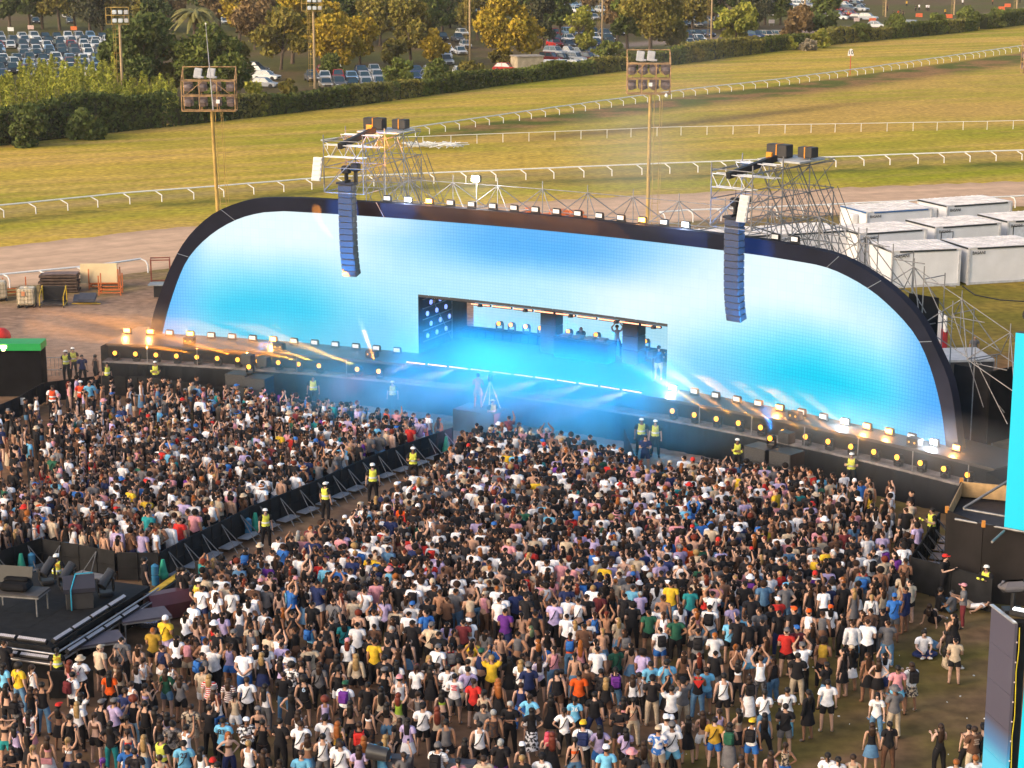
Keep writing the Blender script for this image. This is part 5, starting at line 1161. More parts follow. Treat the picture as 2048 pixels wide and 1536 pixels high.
# ================================================================ RIGHT EDGE
# plywood enclosure
ENC = mat('black_ply', (.016, .013, .013), .8, spec=.2, var=.4, scale=.8, bump=.15); PLY = mat('raw_ply', (.42, .27, .13), .7, var=.25)
t = thing('plywood_enclosure', G(1900, 1190), 'tall black painted plywood enclosure under the big cyan screen at right', 'enclosure')
gp = [G(1886, 1172), G(1958, 1204), G(2090, 1216), G(2120, 1130), G(1915, 1108)]; b = MB(); HZ = 3.05
for p, q in zip(gp[:-1], gp[1:]):
    n = max(1, int((q-p).length/1.22)); d = (q-p).normalized()
    for i in range(n): A_, B_ = p.lerp(q, i/n), p.lerp(q, (i+1)/n); m = (A_+B_)/2; b.box(m+Vector((0, 0, HZ/2)), ((B_-A_).length-.012, .05, HZ), math.atan2(d.y, d.x))
d = gp[0]-gp[4]; m = (gp[0]+gp[4])/2; b.box(m+Vector((0, 0, HZ/2)), (d.length, .05, HZ), math.atan2(d.y, d.x)); b.build('wall', ENC, t)
b = MB()
d = gp[0]-gp[4]; yy = Vector((-d.y, d.x, 0)).normalized(); b.box(m+Vector((0, 0, HZ-.25))-yy*-.04, (d.length-.05, .03, .5), math.atan2(d.y, d.x))
d = gp[3]-gp[4]; m = (gp[3]+gp[4])/2; yy = Vector((-d.y, d.x, 0)).normalized(); b.box(m+Vector((0, 0, HZ-.3))-yy*.04, (d.length-.05, .03, .62), math.atan2(d.y, d.x)); b.build('inner_lining', PLY, t)
b = MB(); V5 = [p+Vector((0, 0, 2.35)) for p in gp]; b.add(V5, [(0, 1, 2, 3, 4)]); b.build('roof_sheet', mat('black_sheet', (.02, .018, .022), .6, var=.4, bump=.3), t)
b = MB(); b.tube(G(1927, 1016, 3.2), G(2060, 935, 4.3), .05, 6); b.tube(G(1927, 1018, 3.1), G(2080, 1045, 3.1), .05, 6); b.tube(G(1910, 1038, 3.0), G(2070, 1068, 3.0), .05, 6); b.tube(G(1984, 1084, 3.1), G(2008, 1062, 3.1), .05, 6); b.build('brace_tube', STEEL, t)
b = MB(); [b.box(p+Vector((0, 0, HZ+.02)), (.12, .12, .25)) for p in (gp[0], gp[1], gp[4])]; b.build('post_cap', mat('cap_orange', (.6, .25, .05), .6), t)
CY = mat('cyan_screen', (0, 0, 0), .5, emit=.62, ecol=srgb(0, 226, 240), var=0)
t = thing('side_screen', G(2040, 1180), 'tall flat cyan video screen standing above the enclosure at the right edge', 'led screen')
a_, c_ = G(2008, 1056, 3.0), G(2100, 1072, 3.0); Hs = 7.4
ex = Vector(((c_-a_).x, (c_-a_).y, 0)); b = MB(); b.add([a_, a_+ex, a_+ex+Vector((0, 0, Hs)), a_+Vector((0, 0, Hs))], [(0, 1, 2, 3)])
b.build('screen_face', CY, t); exn = ex.normalized(); by = Vector((-exn.y, exn.x, 0)); b = MB(); b.box(a_+ex/2+by*.2+Vector((0, 0, Hs/2)), (ex.length, .3, Hs), math.atan2(ex.y, ex.x)); b.build('screen_casing', BLKM, t)
b = MB(); [b.tube(a_+ex*k+by*.5+Vector((0, 0, -3)), a_+ex*k+by*.5+Vector((0, 0, Hs)), .08, 6) for k in (.2, .8)]; b.build('mast_tube', STEEL, t)
c = a_+ex*.35+by*.2+Vector((0, 0, Hs)); t = thing('screen_top_light', c, 'dark moving light with orange trim on top of the big cyan screen', 'moving light')
b = MB(); b.box(c+Vector((0, 0, .1)), (.4, .4, .2), bev=.03); b.box(c+Vector((.0, 0, .4)), (.1, .3, .5)); b.build('base', ORR, t); b = MB(); b.tube(c+Vector((-.4, -.1, .72)), c+Vector((.3, .1, .62)), .17, 10, .14); b.build('head', BLKM, t)
# lower LED tower, close to the camera
D_ = 50.; zt = lambda y: CH-D_*math.tan(PIT+math.atan((y-768)/F))
def PD(px_, py_, dist):
    x = (px_-1024)/F; v = -(py_-768)/F; d = Vector((x, math.cos(PIT)+v*math.sin(PIT), -math.sin(PIT)+v*math.cos(PIT))); k = dist/d.y; return Vector((d.x*k, dist, CH+d.z*k))
tl, tr = PD(1983, 1211, 50), PD(2030, 1252, 48.6); tr.z = tl.z; tr2 = PD(2031, 1253, 48.4)
t = thing('led_tower', Vector((tl.x, tl.y, 0)), 'tall tower of dark LED panels with a cyan front at the lower right corner', 'led screen')
ex = Vector((tr.x-tl.x, tr.y-tl.y, 0)); zt_ = tl.z
def grad_mat():
    m = bpy.data.materials.new('cyan_foot_panel'); m.use_nodes = True; b_ = m.node_tree.nodes['Principled BSDF']; b_.inputs['Base Color'].default_value = (.075, .068, .09, 1); N = m.node_tree.nodes; ge = N.new('ShaderNodeNewGeometry'); sx = N.new('ShaderNodeSeparateXYZ'); cr = N.new('ShaderNodeValToRGB'); mr = N.new('ShaderNodeMapRange'); mr.inputs[1].default_value = 0; mr.inputs[2].default_value = 8; lk = m.node_tree.links.new; lk(ge.outputs['Position'], sx.inputs[0]); lk(sx.outputs[2], mr.inputs[0]); lk(mr.outputs[0], cr.inputs[0]); e_ = cr.color_ramp.elements; e_[0].position = .40; e_[0].color = (0, .42, .55, 1); e_[1].position = .54; e_[1].color = (.01, .01, .02, 1); x_ = e_.new(.47); x_.color = (0, .12, .25, 1); lk(cr.outputs[0], b_.inputs['Emission Color']); b_.inputs['Emission Strength'].default_value = .8; b_.inputs['Roughness'].default_value = .3; b_.inputs['Specular IOR Level'].default_value = .8; return m
GP = grad_mat(); nP = 8  # panel emission ramps from dark above to cyan at the foot
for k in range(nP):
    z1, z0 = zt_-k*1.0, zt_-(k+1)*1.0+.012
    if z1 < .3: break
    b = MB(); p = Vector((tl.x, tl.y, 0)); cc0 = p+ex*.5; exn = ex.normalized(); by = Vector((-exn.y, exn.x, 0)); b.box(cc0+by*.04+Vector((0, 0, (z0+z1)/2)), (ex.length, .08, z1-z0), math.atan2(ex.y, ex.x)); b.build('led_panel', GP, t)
b = MB(); fx = Vector((ex.length*1.1, -.12, 0)); q = Vector((tr.x, tr.y, 0))+Vector((.06, -.05, 0))
b.box(q+Vector((.12, .3, zt_/2)), (.3, .3, zt_), 0); b.build('cable_gap', BLACK, t)
b = MB()
for k in range(11): b.ball(Vector((tr.x+.07, tr.y-.02, zt_-.5-.55*k)), .025, 6, 4)
b.build('connector_row', mat('connector', (.6, .5, .5), .5), t)
b = MB(); yl = Vector((tr.x+.12, tr.y-.0, zt_-.1)); b.poly([yl+Vector((.02*math.sin(k*2.1), -.01, -.6*k)) for k in range(11)], .014, 4); b.build('cable', mat('cable_yellow', (.6, .5, .03), .5), t)
b = MB(); b.add([q+Vector((.17, -.05, 0)), q+Vector((1.6, -.5, 0)), q+Vector((1.6, -.5, zt_-.55)), q+Vector((.27, -.05, zt_-.3))], [(0, 1, 2, 3)]); b.build('screen_face', CY, t)
b = MB(); b.box(Vector((tl.x, tl.y, zt_+.02))+ex*.5, (ex.length, .1, .04), math.atan2(ex.y, ex.x)); b.build('top_rail', mat('truss_alloy', None), t)
c = Vector((tr.x+.15, tr.y+.9, zt_)); t = thing('tower_top_light', c, 'covered moving light on top of the LED tower at lower right', 'moving light'); b = MB(); b.tube(c, c+Vector((0, 0, .55)), .07, 6); b.box(c+Vector((0, 0, .05)), (.5, .4, .1)); b.build('base', BLKM, t); b = MB(); b.box(c+Vector((0, 0, .72)), (.85, .35, .3), .15, bev=.12); b.build('head', mat('cover_grey', (.12, .11, .12), .5), t)
c = Vector((tr.x+.25, tr.y+.35, zt_+.05)); t = thing('top_work_light', c, 'lit white tube fixtures on top of the LED tower', 'work light'); b = MB(); b.box(c+Vector((.15, 0, .1)), (.9, .3, .2), -.6, bev=.04); b.build('housing', BLKM, t)
b = MB(); b.box(c+Vector((-.05, -.0, .215)), (.35, .14, .03), -.6); b.box(c+Vector((.32, -.24, .215)), (.35, .14, .03), -.6); b.build('lamp_face', mat('tube_glow', (1, 1, 1), .4, emit=5, var=0), t)
c = PD(2030, 1085, 60)
# camera-side wedge monitors at the bottom edge of the view
for a, y, lb in ((795, 1522, 'left of two'), (922, 1532, 'right of two')):
    c = G(a, y, 1.1); t = thing('floor_monitor', c, 'dark speaker wedge with two round cones at the bottom edge, %s' % lb, 'speaker'); b = MB(); r_ = Matrix.Rotation(-.15, 3, 'Z')
    b.prism([c+r_ @ Vector((-.42, yy, z)) for yy, z in ((-.35, -.45), (.3, -.45), (.3, .1), (-.1, .12))], r_ @ Vector((.84, 0, 0))); b.build('cabinet', mat('wedge_dark', None), t)
    b = MB(); [b.tube(c+r_ @ Vector((s_*.2, -.2, -.1)), c+r_ @ Vector((s_*.2, -.24, -.08)), .14, 12) for s_ in (-1, 1)]; b.build('cones', mat('cone_grey', (.12, .12, .13), .6), t)
    b = MB(); b.box(c+Vector((0, .1, -.78)), (.7, .5, .64)); b.build('stand', BLKM, t)
c = G(757, 1524, 1.3); t = thing('followspot_head', c, 'dark lamp head at the bottom edge, left of the speaker wedges', 'lamp'); b = MB(); b.tube(c+Vector((-.1, 0, -1.3)), c+Vector((-.1, 0, .1)), .07, 6); b.build('stand', BLKM, t); b = MB(); b.tube(c+Vector((-.3, .1, .3)), c+Vector((.3, -.1, .25)), .24, 12, .2); b.build('head', mat('head_dark', None), t)
# ================================================================ SUBWOOFERS and stage furniture
def sub(cx, label, w_=1.2, h_=1.95, d_=1.05, cap=True):
    c = cx; t = thing('subwoofer_stack', c, label, 'subwoofer', 'subwoofer stacks before the stage'); u_ = 8 if c.x < 0 else 40; ax = AX(u_)
    for k in range(3): b = MB(); b.box(c+Vector((0, 0, h_*(k+.5)/3)), (w_, d_, h_/3-.01), ax=ax, bev=.015); cb_ = b.build('cabinet', CASE, t); b = MB(); b.box(c+SN(u_)*(d_/2+.006)+Vector((0, 0, h_*(k+.5)/3)), (w_-.1, .012, h_/3-.1), ax=ax); b.build('grille', mat('speaker_grille', None), cb_)
for (a, y), lb in (((482, 818), 'left one of the two subwoofer stacks before the left stage'), ((520, 826), 'right one of the two subwoofer stacks before the left stage'), ((1521, 975), 'left one of the two subwoofer stacks before the right stage'), ((1571, 985), 'right one of the two subwoofer stacks before the right stage')):
    sub(G(a, y), lb)
for (a, y, z), lb in (((496, 728, 1.96), 'small black fill speaker on the left of the left subwoofers'), ((528, 733, 1.96), 'small black fill speaker on the right of the left subwoofers'), ((1573, 886, 1.96), 'small black fill speaker on top of the right subwoofers')):
    c = G(a, y, z); t = thing('fill_speaker', c, lb, 'speaker', 'fill speakers on the subwoofers'); b = MB(); b.box(c+Vector((0, 0, .27)), (.62, .5, .52), ax=AX(10 if a < 900 else 40), bev=.02); b.build('cabinet', CASE, t); b = MB(); b.box(c+Vector((0, 0, .27))+SN(10 if a < 900 else 40)*.256, (.54, .012, .44), ax=AX(10 if a < 900 else 40)); b.build('grille', mat('speaker_grille', None), t)
# DJ table and alcove towers
c = S(23.6, -3.1, DZ+.01); t = thing('dj_table', c, 'draped DJ table in the middle of the alcove', 'dj table'); b = MB(); b.box(c+Vector((0, 0, .52)), (3.3, .9, 1.04), ax=AX(23.6), bev=.03); b.build('drape', BLACK, t); b = MB(); b.box(c+Vector((0, 0, 1.07)), (3.4, 1.0, .05), ax=AX(23.6)); b.build('table_top', BLKM, t)
t2 = thing('dj_decks', c+Vector((0, 0, 1.1)), 'row of DJ players and mixer on the DJ table', 'dj decks')
for k in range(4): b = MB(); b.box(c+ST(23.6)*(-1.1+.72*k)+Vector((0, 0, 1.16)), (.5, .55, .12), ax=AX(23.6), bev=.02); b.build('player', mat('deck_grey', (.12, .13, .15), .4), t2)
for u_, lb in ((21.35, 'left'), (26.1, 'right')):
    c = S(u_, -3.7, DZ+.01); t = thing('monitor_tower', c, 'tall dark speaker tower on the alcove stage, %s of the DJ table' % lb, 'speaker tower', 'speaker towers in the alcove')
    for k in range(3): b = MB(); b.box(c+Vector((0, 0, .38+.74*k)), (.95, .8, .72), ax=AX(u_), bev=.02); q = b.build('cabinet', CASE, t); b = MB(); b.box(c+Vector((0, 0, .38+.74*k))+SN(u_)*.406, (.84, .012, .62), ax=AX(u_)); b.build('grille', mat('speaker_grille', None), q)
for u_, o_, lb in ((2.6, dd(3)-.7, 'at the left end of the deck, behind the first beams'), (8.0, dd(8)-.7, 'on the left deck before the amber strobe'), (13.6, dd(13)-.7, 'on the left deck near the alcove'), (38.6, 1.2, 'on the right deck behind the orange beams'), (45.3, 1.1, 'on the right deck near the arch foot')):
    c = S(u_, o_, DZ+.004); t = thing('hazer_box', c, 'small dark machine '+lb, 'smoke machine', 'small machines on the deck'); b = MB(); b.box(c+Vector((0, 0, .2)), (.62, .4, .38), ax=AX(u_), bev=.03); b.build('case', CASE, t); b = MB(); [b.tube(c+ST(u_)*(s_*.15)+SN(u_)*.2+Vector((0, 0, .2)), c+ST(u_)*(s_*.15)+SN(u_)*.22+Vector((0, 0, .2)), .05, 8) for s_ in (-1, 1)]; b.build('nozzles', mat('nozzle_amber', (.6, .3, .05), .4, emit=.6, var=0), t)
# camera tripod on the pit riser
c = S(22.6, dd(22)+2.4, 1.11); t = thing('camera_tripod', c, 'white legged camera tripod on the grey riser before the alcove', 'tripod')
for k in range(3): a = 2.1*k+.4; b = MB(); b.tube(c+Vector((.55*math.cos(a), .55*math.sin(a), 0)), c+Vector((0, 0, 1.45)), .03, 5); b.build('leg', WHITE, t)
b = MB(); b.box(c+Vector((0, 0, 1.6)), (.22, .5, .26), bev=.03); b.tube(c+Vector((0, .25, 1.6)), c+Vector((0, .45, 1.6)), .07, 8); b.build('camera', BLKM, t)

# litter trodden into the field
b = MB()
for i in range(60):
    a, y = R.uniform(0, 2000), R.uniform(1180, 1530)
    if R.random() < .6: a, y = R.uniform(1480, 1960), R.uniform(1250, 1530)
    c = G(a, y, .012); s_ = R.uniform(.03, .07); r_ = Matrix.Rotation(R.uniform(0, 6), 3, 'Z')
    b.box(c, (s_, s_*R.uniform(.3, .9), .02), ax=r_)
tag(b.build('litter', mat('litter_white', (.6, .6, .6), .6, var=.3)), 'scraps of pale litter scattered over the trampled grass', 'litter', kind='stuff')
b = MB(); pts = [G(x, y, .03) for x, y in ((1925, 572), (1950, 590), (2000, 600), (2060, 604))]; b.poly(pts, .05, 5); tag(b.build('ground_cable', BLKM), 'black cable snaking over the lawn from the front cabins', 'cable')
# ================================================================ PEOPLE
SKIN = mat('skin', None, .55, spec=.3, objcol=True, var=.06, scale=8); CLOTH = mat('cloth', None, .85, spec=.15, objcol=True, var=.2, scale=9, bump=.5); HAIRM = mat('hair', None, .6, spec=.3, objcol=True, var=.3, scale=14)
def pattern_mat(name, kind):
    m = bpy.data.materials.new(name); m.use_nodes = True; t = m.node_tree; N = t.nodes; L = t.links; b_ = N['Principled BSDF']; b_.inputs['Roughness'].default_value = .85; b_.inputs['Specular IOR Level'].default_value = .15
    oi = N.new('ShaderNodeObjectInfo'); tc = N.new('ShaderNodeTexCoord'); mx = N.new('ShaderNodeMix'); mx.data_type = 'RGBA'
    if kind == 'stripe':
        w_ = N.new('ShaderNodeTexWave'); w_.bands_direction = 'Z'; w_.inputs['Scale'].default_value = 4.5; L.new(tc.outputs['Object'], w_.inputs[0]); src = w_.outputs['Fac']; mx.inputs[7].default_value = (.62, .6, .6, 1)
    else:
        w_ = N.new('ShaderNodeTexNoise'); w_.inputs['Scale'].default_value = 13 if kind == 'print' else 5; L.new(tc.outputs['Object'], w_.inputs[0]); src = w_.outputs['Fac']; mx.inputs[7].default_value = (.04, .035, .04, 1) if kind == 'print' else (.75, .7, .72, 1)
    mr = N.new('ShaderNodeMapRange'); mr.inputs[1].default_value = .46; mr.inputs[2].default_value = .54; L.new(src, mr.inputs[0]); L.new(mr.outputs[0], mx.inputs[0]); L.new(oi.outputs['Color'], mx.inputs[6]); L.new(mx.outputs[2], b_.inputs['Base Color']); return m
PRINT, STRIPE, TIE = pattern_mat('printed_cloth', 'print'), pattern_mat('striped_cloth', 'stripe'), pattern_mat('tie_dye_cloth', 'tie')
def skeleton(pose, sex, hi=True):
    "joint table: name -> (pos, radius, parent). The figure looks towards -Y"
    w_ = 1.0 if sex == 'm' else .88; J = {}
    def j(n_, p, r, par, flat=1.0): J[n_] = (Vector(p), (r, r*flat), par)
    sit = pose.startswith('sit') or pose == 'lie'
    if pose == 'lie': H = Vector((0, 0, .14))
    elif sit: H = Vector((0, 0, .14))
    else: H = Vector((0, 0, .96))
    lean = {'sit_back': .38, 'sit_fwd': -.05, 'sit_cross': -.08, 'lie': 1.25, 'dj': -.55}.get(pose, 0)
    up = Vector((0, math.sin(lean), math.cos(lean))); fw = Vector((0, -math.cos(lean), math.sin(lean)))
    T = lambda a, b_, c_: H+up*c_+fw*b_+Vector((a, 0, 0))
    hipw = .098 if sex == 'm' else .1
    j('pelvis', T(0, 0, 0), .125 if sex == 'm' else .13, None, .82); j('waist', T(0, 0, .17), .115*w_, 'pelvis', .8); j('chest', T(0, .0, .36), .145*w_, 'waist', .72); j('clav', T(0, 0, .475), .085*w_, 'chest', .75)
    j('neck', T(0, .005, .55), .05*w_, 'clav'); hd = .62; j('jaw', T(0, .02, .605), .066, 'neck', 1.1); j('head', T(0, .015, .675), .088, 'jaw', 1.12); j('crown', T(0, .0, .735), .07, 'head', 1.1)
    if hi: j('nose', T(0, .125, .655), .013, 'head')
    for s_, n_ in ((1, 'L'), (-1, 'R')):
        sw = .185*w_; sh = T(s_*sw, 0, .455); j('sh'+n_, sh, .056*w_, 'clav')
        au = {'up2': 1, 'up1': 1 if s_ == -1 else 0}.get(pose, 0)
        if au:
            el, wr = T(s_*(sw+.09), .06, .68), T(s_*(.10 if pose == 'up2' else .2), .12, .91); hv = Vector((-s_*.02, -.01, .1))
        elif pose in ('phone', 'dj') or (pose == 'up1'):
            k = (pose == 'up1')
            el, wr = T(s_*(sw+.05), .06, .2), T(s_*(.09 if not k else .19), .3, .3 if not k else .14); hv = (up*.05+fw*.08)
            if pose == 'dj': wr = T(s_*.2, .34, .12); hv = fw*.09
        elif pose == 'hips': el, wr = T(s_*(sw+.17), -.08, .24), T(s_*(.15), -.02, .07); hv = Vector((-s_*.06, .02, -.05))
        elif pose == 'fold': el, wr = T(s_*(sw+.05), .02, .2), T(-s_*.04, .17, .22+.03*s_); hv = Vector((-s_*.08, 0, .01))
        elif pose == 'behind': el, wr = T(s_*(sw+.06), -.08, .22), T(s_*.05, -.17, .03); hv = Vector((-s_*.06, .02, -.05))
        elif pose == 'head': el, wr = T(s_*(sw+.17), .03, .66), T(s_*.09, -.1, .68); hv = Vector((-s_*.07, .02, .03))
        elif pose in ('sit_back', 'lie'): el, wr = T(s_*(sw+.06), -.12, .22), T(s_*(sw+.1), -.2, .02); hv = Vector((s_*.03, .06, -.04)); wr.z = max(wr.z, .06)
        elif sit: el, wr = T(s_*(sw+.05), .1, .2), T(s_*.12, .34, .14); hv = fw*.09
        else:
            q = .03*s_ if pose == 'walk' else 0
            el, wr = T(s_*(sw+.055), -.02+q, .19), T(s_*(sw+.075), .03+q*3, -.05); hv = Vector((0, -.02, -.09))
        j('el'+n_, el, .041*w_, 'sh'+n_); j('wr'+n_, wr, .027*w_, 'el'+n_, .8); pm = wr+hv*.75; j('palm'+n_, pm, .031*w_, 'wr'+n_, .55)
        if hi:
            fd = hv.normalized(); sd_ = fd.cross(Vector((0, 1, .2))).normalized(); sd_ = sd_ if sd_.length > .1 else Vector((1, 0, 0))
            for k, (o_, l_) in enumerate(((-.024, .06), (-.008, .072), (.008, .068), (.023, .052))):
                a_ = pm+fd*.03+sd_*o_; j('f%d%s' % (k, n_), a_+fd*l_*.5, .0085, 'palm'+n_); j('g%d%s' % (k, n_), a_+fd*l_*.85+Vector((0, -.018, 0)), .0075, 'f%d%s' % (k, n_))
            j('th'+n_, pm+sd_*-.04*1+fd*.012+Vector((0, -.012, 0)), .010, 'palm'+n_); j('ti'+n_, pm+sd_*-.052+fd*.035+Vector((0, -.02, 0)), .0085, 'th'+n_)
        st_ = .035 if pose not in ('wide',) else .1
        if pose == 'lie' or pose == 'sit_back':
            hp = H+Vector((s_*hipw, -.03, 0)); kn = H+Vector((s_*.13, -.36, .3 if s_ > 0 else .12)); an = H+Vector((s_*.14, -.62, -.05)); toe = an+Vector((0, -.13, .0))
        elif pose == 'sit_fwd': hp = H+Vector((s_*hipw, -.03, 0)); kn = H+Vector((s_*.14, -.33, .36)); an = H+Vector((s_*.13, -.5, -.06)); toe = an+Vector((0, -.15, -.03))
        elif pose == 'sit_cross': hp = H+Vector((s_*hipw, -.02, 0)); kn = H+Vector((s_*.36, -.28, .02)); an = H+Vector((-s_*.08, -.42, -.06)); toe = an+Vector((-s_*.1, -.06, .0))
        else:
            wk = (.16*s_ if pose == 'walk' else .02*s_); hp = H+Vector((s_*hipw, 0, -.05)); kn = Vector((s_*(.1+st_), -.02-wk*.5, .52)); an = Vector((s_*(.1+st_*1.6), .03-wk, .085)); toe = an+Vector((s_*.02, -.14, -.05))
        j('hip'+n_, hp, .088, 'pelvis'); j('mid'+n_, hp.lerp(kn, .5), .078 if sex == 'm' else .08, 'hip'+n_); j('kn'+n_, kn, .056, 'mid'+n_); j('calf'+n_, kn.lerp(an, .35), .053, 'kn'+n_); j('an'+n_, an, .035, 'calf'+n_); j('toe'+n_, toe, .034, 'an'+n_, .8)
    return J
def body_mesh(J, sub):
    nm = list(J); ix = {n_: i for i, n_ in enumerate(nm)}; me = bpy.data.meshes.new('sk'); me.from_pydata([tuple(J[n_][0]) for n_ in nm], [(ix[n_], ix[J[n_][2]]) for n_ in nm if J[n_][2]], []); me.update()
    o = bpy.data.objects.new('sk', me); SC.collection.objects.link(o); md = o.modifiers.new('s', 'SKIN'); md.use_smooth_shade = True; md.branch_smoothing = .4
    for i, n_ in enumerate(nm): me.skin_vertices[0].data[i].radius = (J[n_][1][0], J[n_][1][1]); me.skin_vertices[0].data[i].use_root = (n_ == 'pelvis')
    if sub: sb = o.modifiers.new('u', 'SUBSURF'); sb.levels = sub; sb.render_levels = sub
    dg = bpy.context.evaluated_depsgraph_get(); out = bpy.data.meshes.new_from_object(o.evaluated_get(dg)); bpy.data.objects.remove(o); bpy.data.meshes.remove(me); return out
BONES = [('pelvis', 'waist', 'to'), ('waist', 'chest', 'to'), ('chest', 'clav', 'to'), ('clav', 'neck', 'ne'), ('neck', 'jaw', 'ne'), ('jaw', 'crown', 'hd')]
for s_ in 'LR': BONES += [('clav', 'sh'+s_, 'so'), ('sh'+s_, 'el'+s_, 'ua'), ('el'+s_, 'wr'+s_, 'fa'), ('wr'+s_, 'palm'+s_, 'ha'), ('pelvis', 'hip'+s_, 'pe'), ('hip'+s_, 'kn'+s_, 'th'), ('kn'+s_, 'an'+s_, 'sh'), ('an'+s_, 'toe'+s_, 'ft')]
def analyse(J, me):
    n = len(me.vertices); co = np.empty(n*3, np.float32); me.vertices.foreach_get('co', co); co = co.reshape(-1, 3).astype(float)
    no = np.empty(n*3, np.float32); me.vertices.foreach_get('normal', no); no = no.reshape(-1, 3).astype(float)
    best = np.full(n, 9e9); reg = np.zeros(n, int); tt_ = np.zeros(n)
    for k, (a, b_, c_) in enumerate(BONES):
        A_, B_ = np.array(J[a][0]), np.array(J[b_][0]); d = B_-A_; l2 = max(d@d, 1e-9); t_ = ((co-A_)@d)/l2; tc_ = np.clip(t_, 0, 1); r_ = J[a][1][0]*(1-tc_)+J[b_][1][0]*tc_
        dist = np.linalg.norm(co-A_-tc_[:, None]*d, axis=1)/r_
        m = dist < best; best[m] = dist[m]; reg[m] = k; tt_[m] = t_[m]
    rn = np.array([BONES[k][2] for k in reg]); P0 = np.array(J['pelvis'][0]); up_ = np.array(J['chest'][0])-P0; up_ /= np.linalg.norm(up_); hgt = (co-P0)@up_
    return co, no, rn, tt_, hgt
GAR = {'T': ('tee', lambda r, t, h: ((r == 'to') & (h > -.09)) | ((r == 'pe') & (h > -.07)) | (r == 'so') | ((r == 'ua') & (t < .62)) | ((r == 'ne') & (h < .5)), .036),
       'L': ('shirt', lambda r, t, h: ((r == 'to') & (h > -.09)) | ((r == 'pe') & (h > -.07)) | (r == 'so') | (r == 'ua') | ((r == 'fa') & (t < .88)) | ((r == 'ne') & (h < .5)), .024),
       'V': ('tank_top', lambda r, t, h: ((r == 'to') & (h > -.07) & (h < .47)) | ((r == 'pe') & (h > -.06)) | ((r == 'so') & (t < .75)), .014),
       'C': ('crop_top', lambda r, t, h: (r == 'to') & (h > .2) & (h < .4), .012),
       'D': ('dress_top', lambda r, t, h: ((r == 'to') & (h < .47)) | (r == 'pe') | ((r == 'so') & (t < .7)), .014),
       'P': ('trousers', lambda r, t, h: ((r == 'to') & (h < .03)) | (r == 'pe') | (r == 'th') | ((r == 'sh') & (t < .93)), .02),
       'H': ('shorts', lambda r, t, h: ((r == 'to') & (h < .03)) | (r == 'pe') | ((r == 'th') & (t < .66)), .028),
       'X': ('shoes', lambda r, t, h: (r == 'ft') | ((r == 'sh') & (t > .96)), .013)}
def garment(A_, me, code, extra=0):
    co, no, rn, tt_, hg = A_; f_ = GAR[code][1](rn, tt_, hg); off = GAR[code][2]+extra; new = co+no*off
    if code in 'TL': new = new+no*np.clip((.12-hg), 0, .12)[:, None]*.12
    vs, fs, mp = [], [], {}
    for p in me.polygons:
        if all(f_[v] for v in p.vertices):
            q = []
            for v in p.vertices:
                if v not in mp: mp[v] = len(vs); vs.append(tuple(new[v]))
                q.append(mp[v])
            fs.append(tuple(q))
    return vs, fs
def skirt_geo(J, long_=.3, r0=.125):
    P_ = J['pelvis'][0]; n = 14; vs, fs = [], []
    for k, (dz, r) in enumerate(((.05, r0), (-.06, r0+.055), (-.06-long_*.5, r0+.085), (-.06-long_, r0+.12))):
        for i in range(n): a = 2*math.pi*i/n; rr = r*(1+.05*math.cos(a*5)*(k/3)); vs.append((P_.x+rr*math.cos(a), P_.y+rr*.82*math.sin(a), P_.z+dz))
    for k in range(3): fs += [(k*n+i, (k+1)*n+i, (k+1)*n+(i+1) % n, k*n+(i+1) % n) for i in range(n)]
    return vs, fs
def hair_geo(J, style, hi=True):
    c = J['head'][0]; up = (J['crown'][0]-J['jaw'][0]).normalized(); fw = Vector((0, -1, 0)); fw = (fw-up*fw.dot(up)).normalized(); rt = fw.cross(up); m = MB(); n = 12 if hi else 8; ms = 7 if hi else 5
    def ell(cc_, rx, ry, rz_): # ellipsoid oriented by head
        q = MB(); q.ball((0, 0, 0), 1, n, ms); m.add([cc_+rt*(v[0]*rx)+fw*(v[1]*ry)+up*(v[2]*rz_) for v in map(Vector, q.v)], q.f, True)
    if style == 'n': return m
    ell(c-fw*.018+up*.035, .093, .102, .095)
    if style in 'lw':
        L_ = .34 if style == 'l' else .5
        secs = [(-.0, .088, .05, .05), (-.1, .095, .05, .045), (-L_*.5, .105, .045, .03), (-L_*.8, .095, .04, .025), (-L_, .05, .02, .012)]; k_ = 8; V_, Fs = [], []
        for dz, rx, bk, th in secs:
            for i in range(k_): a = 2*math.pi*i/k_; V_.append(c-fw*(bk+.045)+up*0+Vector((0, 0, dz if up.z > .7 else dz*.4))+rt*(rx*math.cos(a))+fw*((th+.02)*math.sin(a)))
        for s_ in range(4): Fs += [(s_*k_+i, (s_+1)*k_+i, (s_+1)*k_+(i+1) % k_, s_*k_+(i+1) % k_) for i in range(k_)]
        Fs += [tuple(range(k_)), tuple(range(5*k_-1, 4*k_-1, -1))]; m.add(V_, Fs, True)
    if style == 'p':
        ell(c-fw*.1+up*.06, .04, .045, .045); m.tube(c-fw*.12+up*.05, c-fw*.13-up*.18, .032, 6, .014)
    if style == 'a': ell(c-fw*.01+up*.04, .14, .14, .13)
    return m
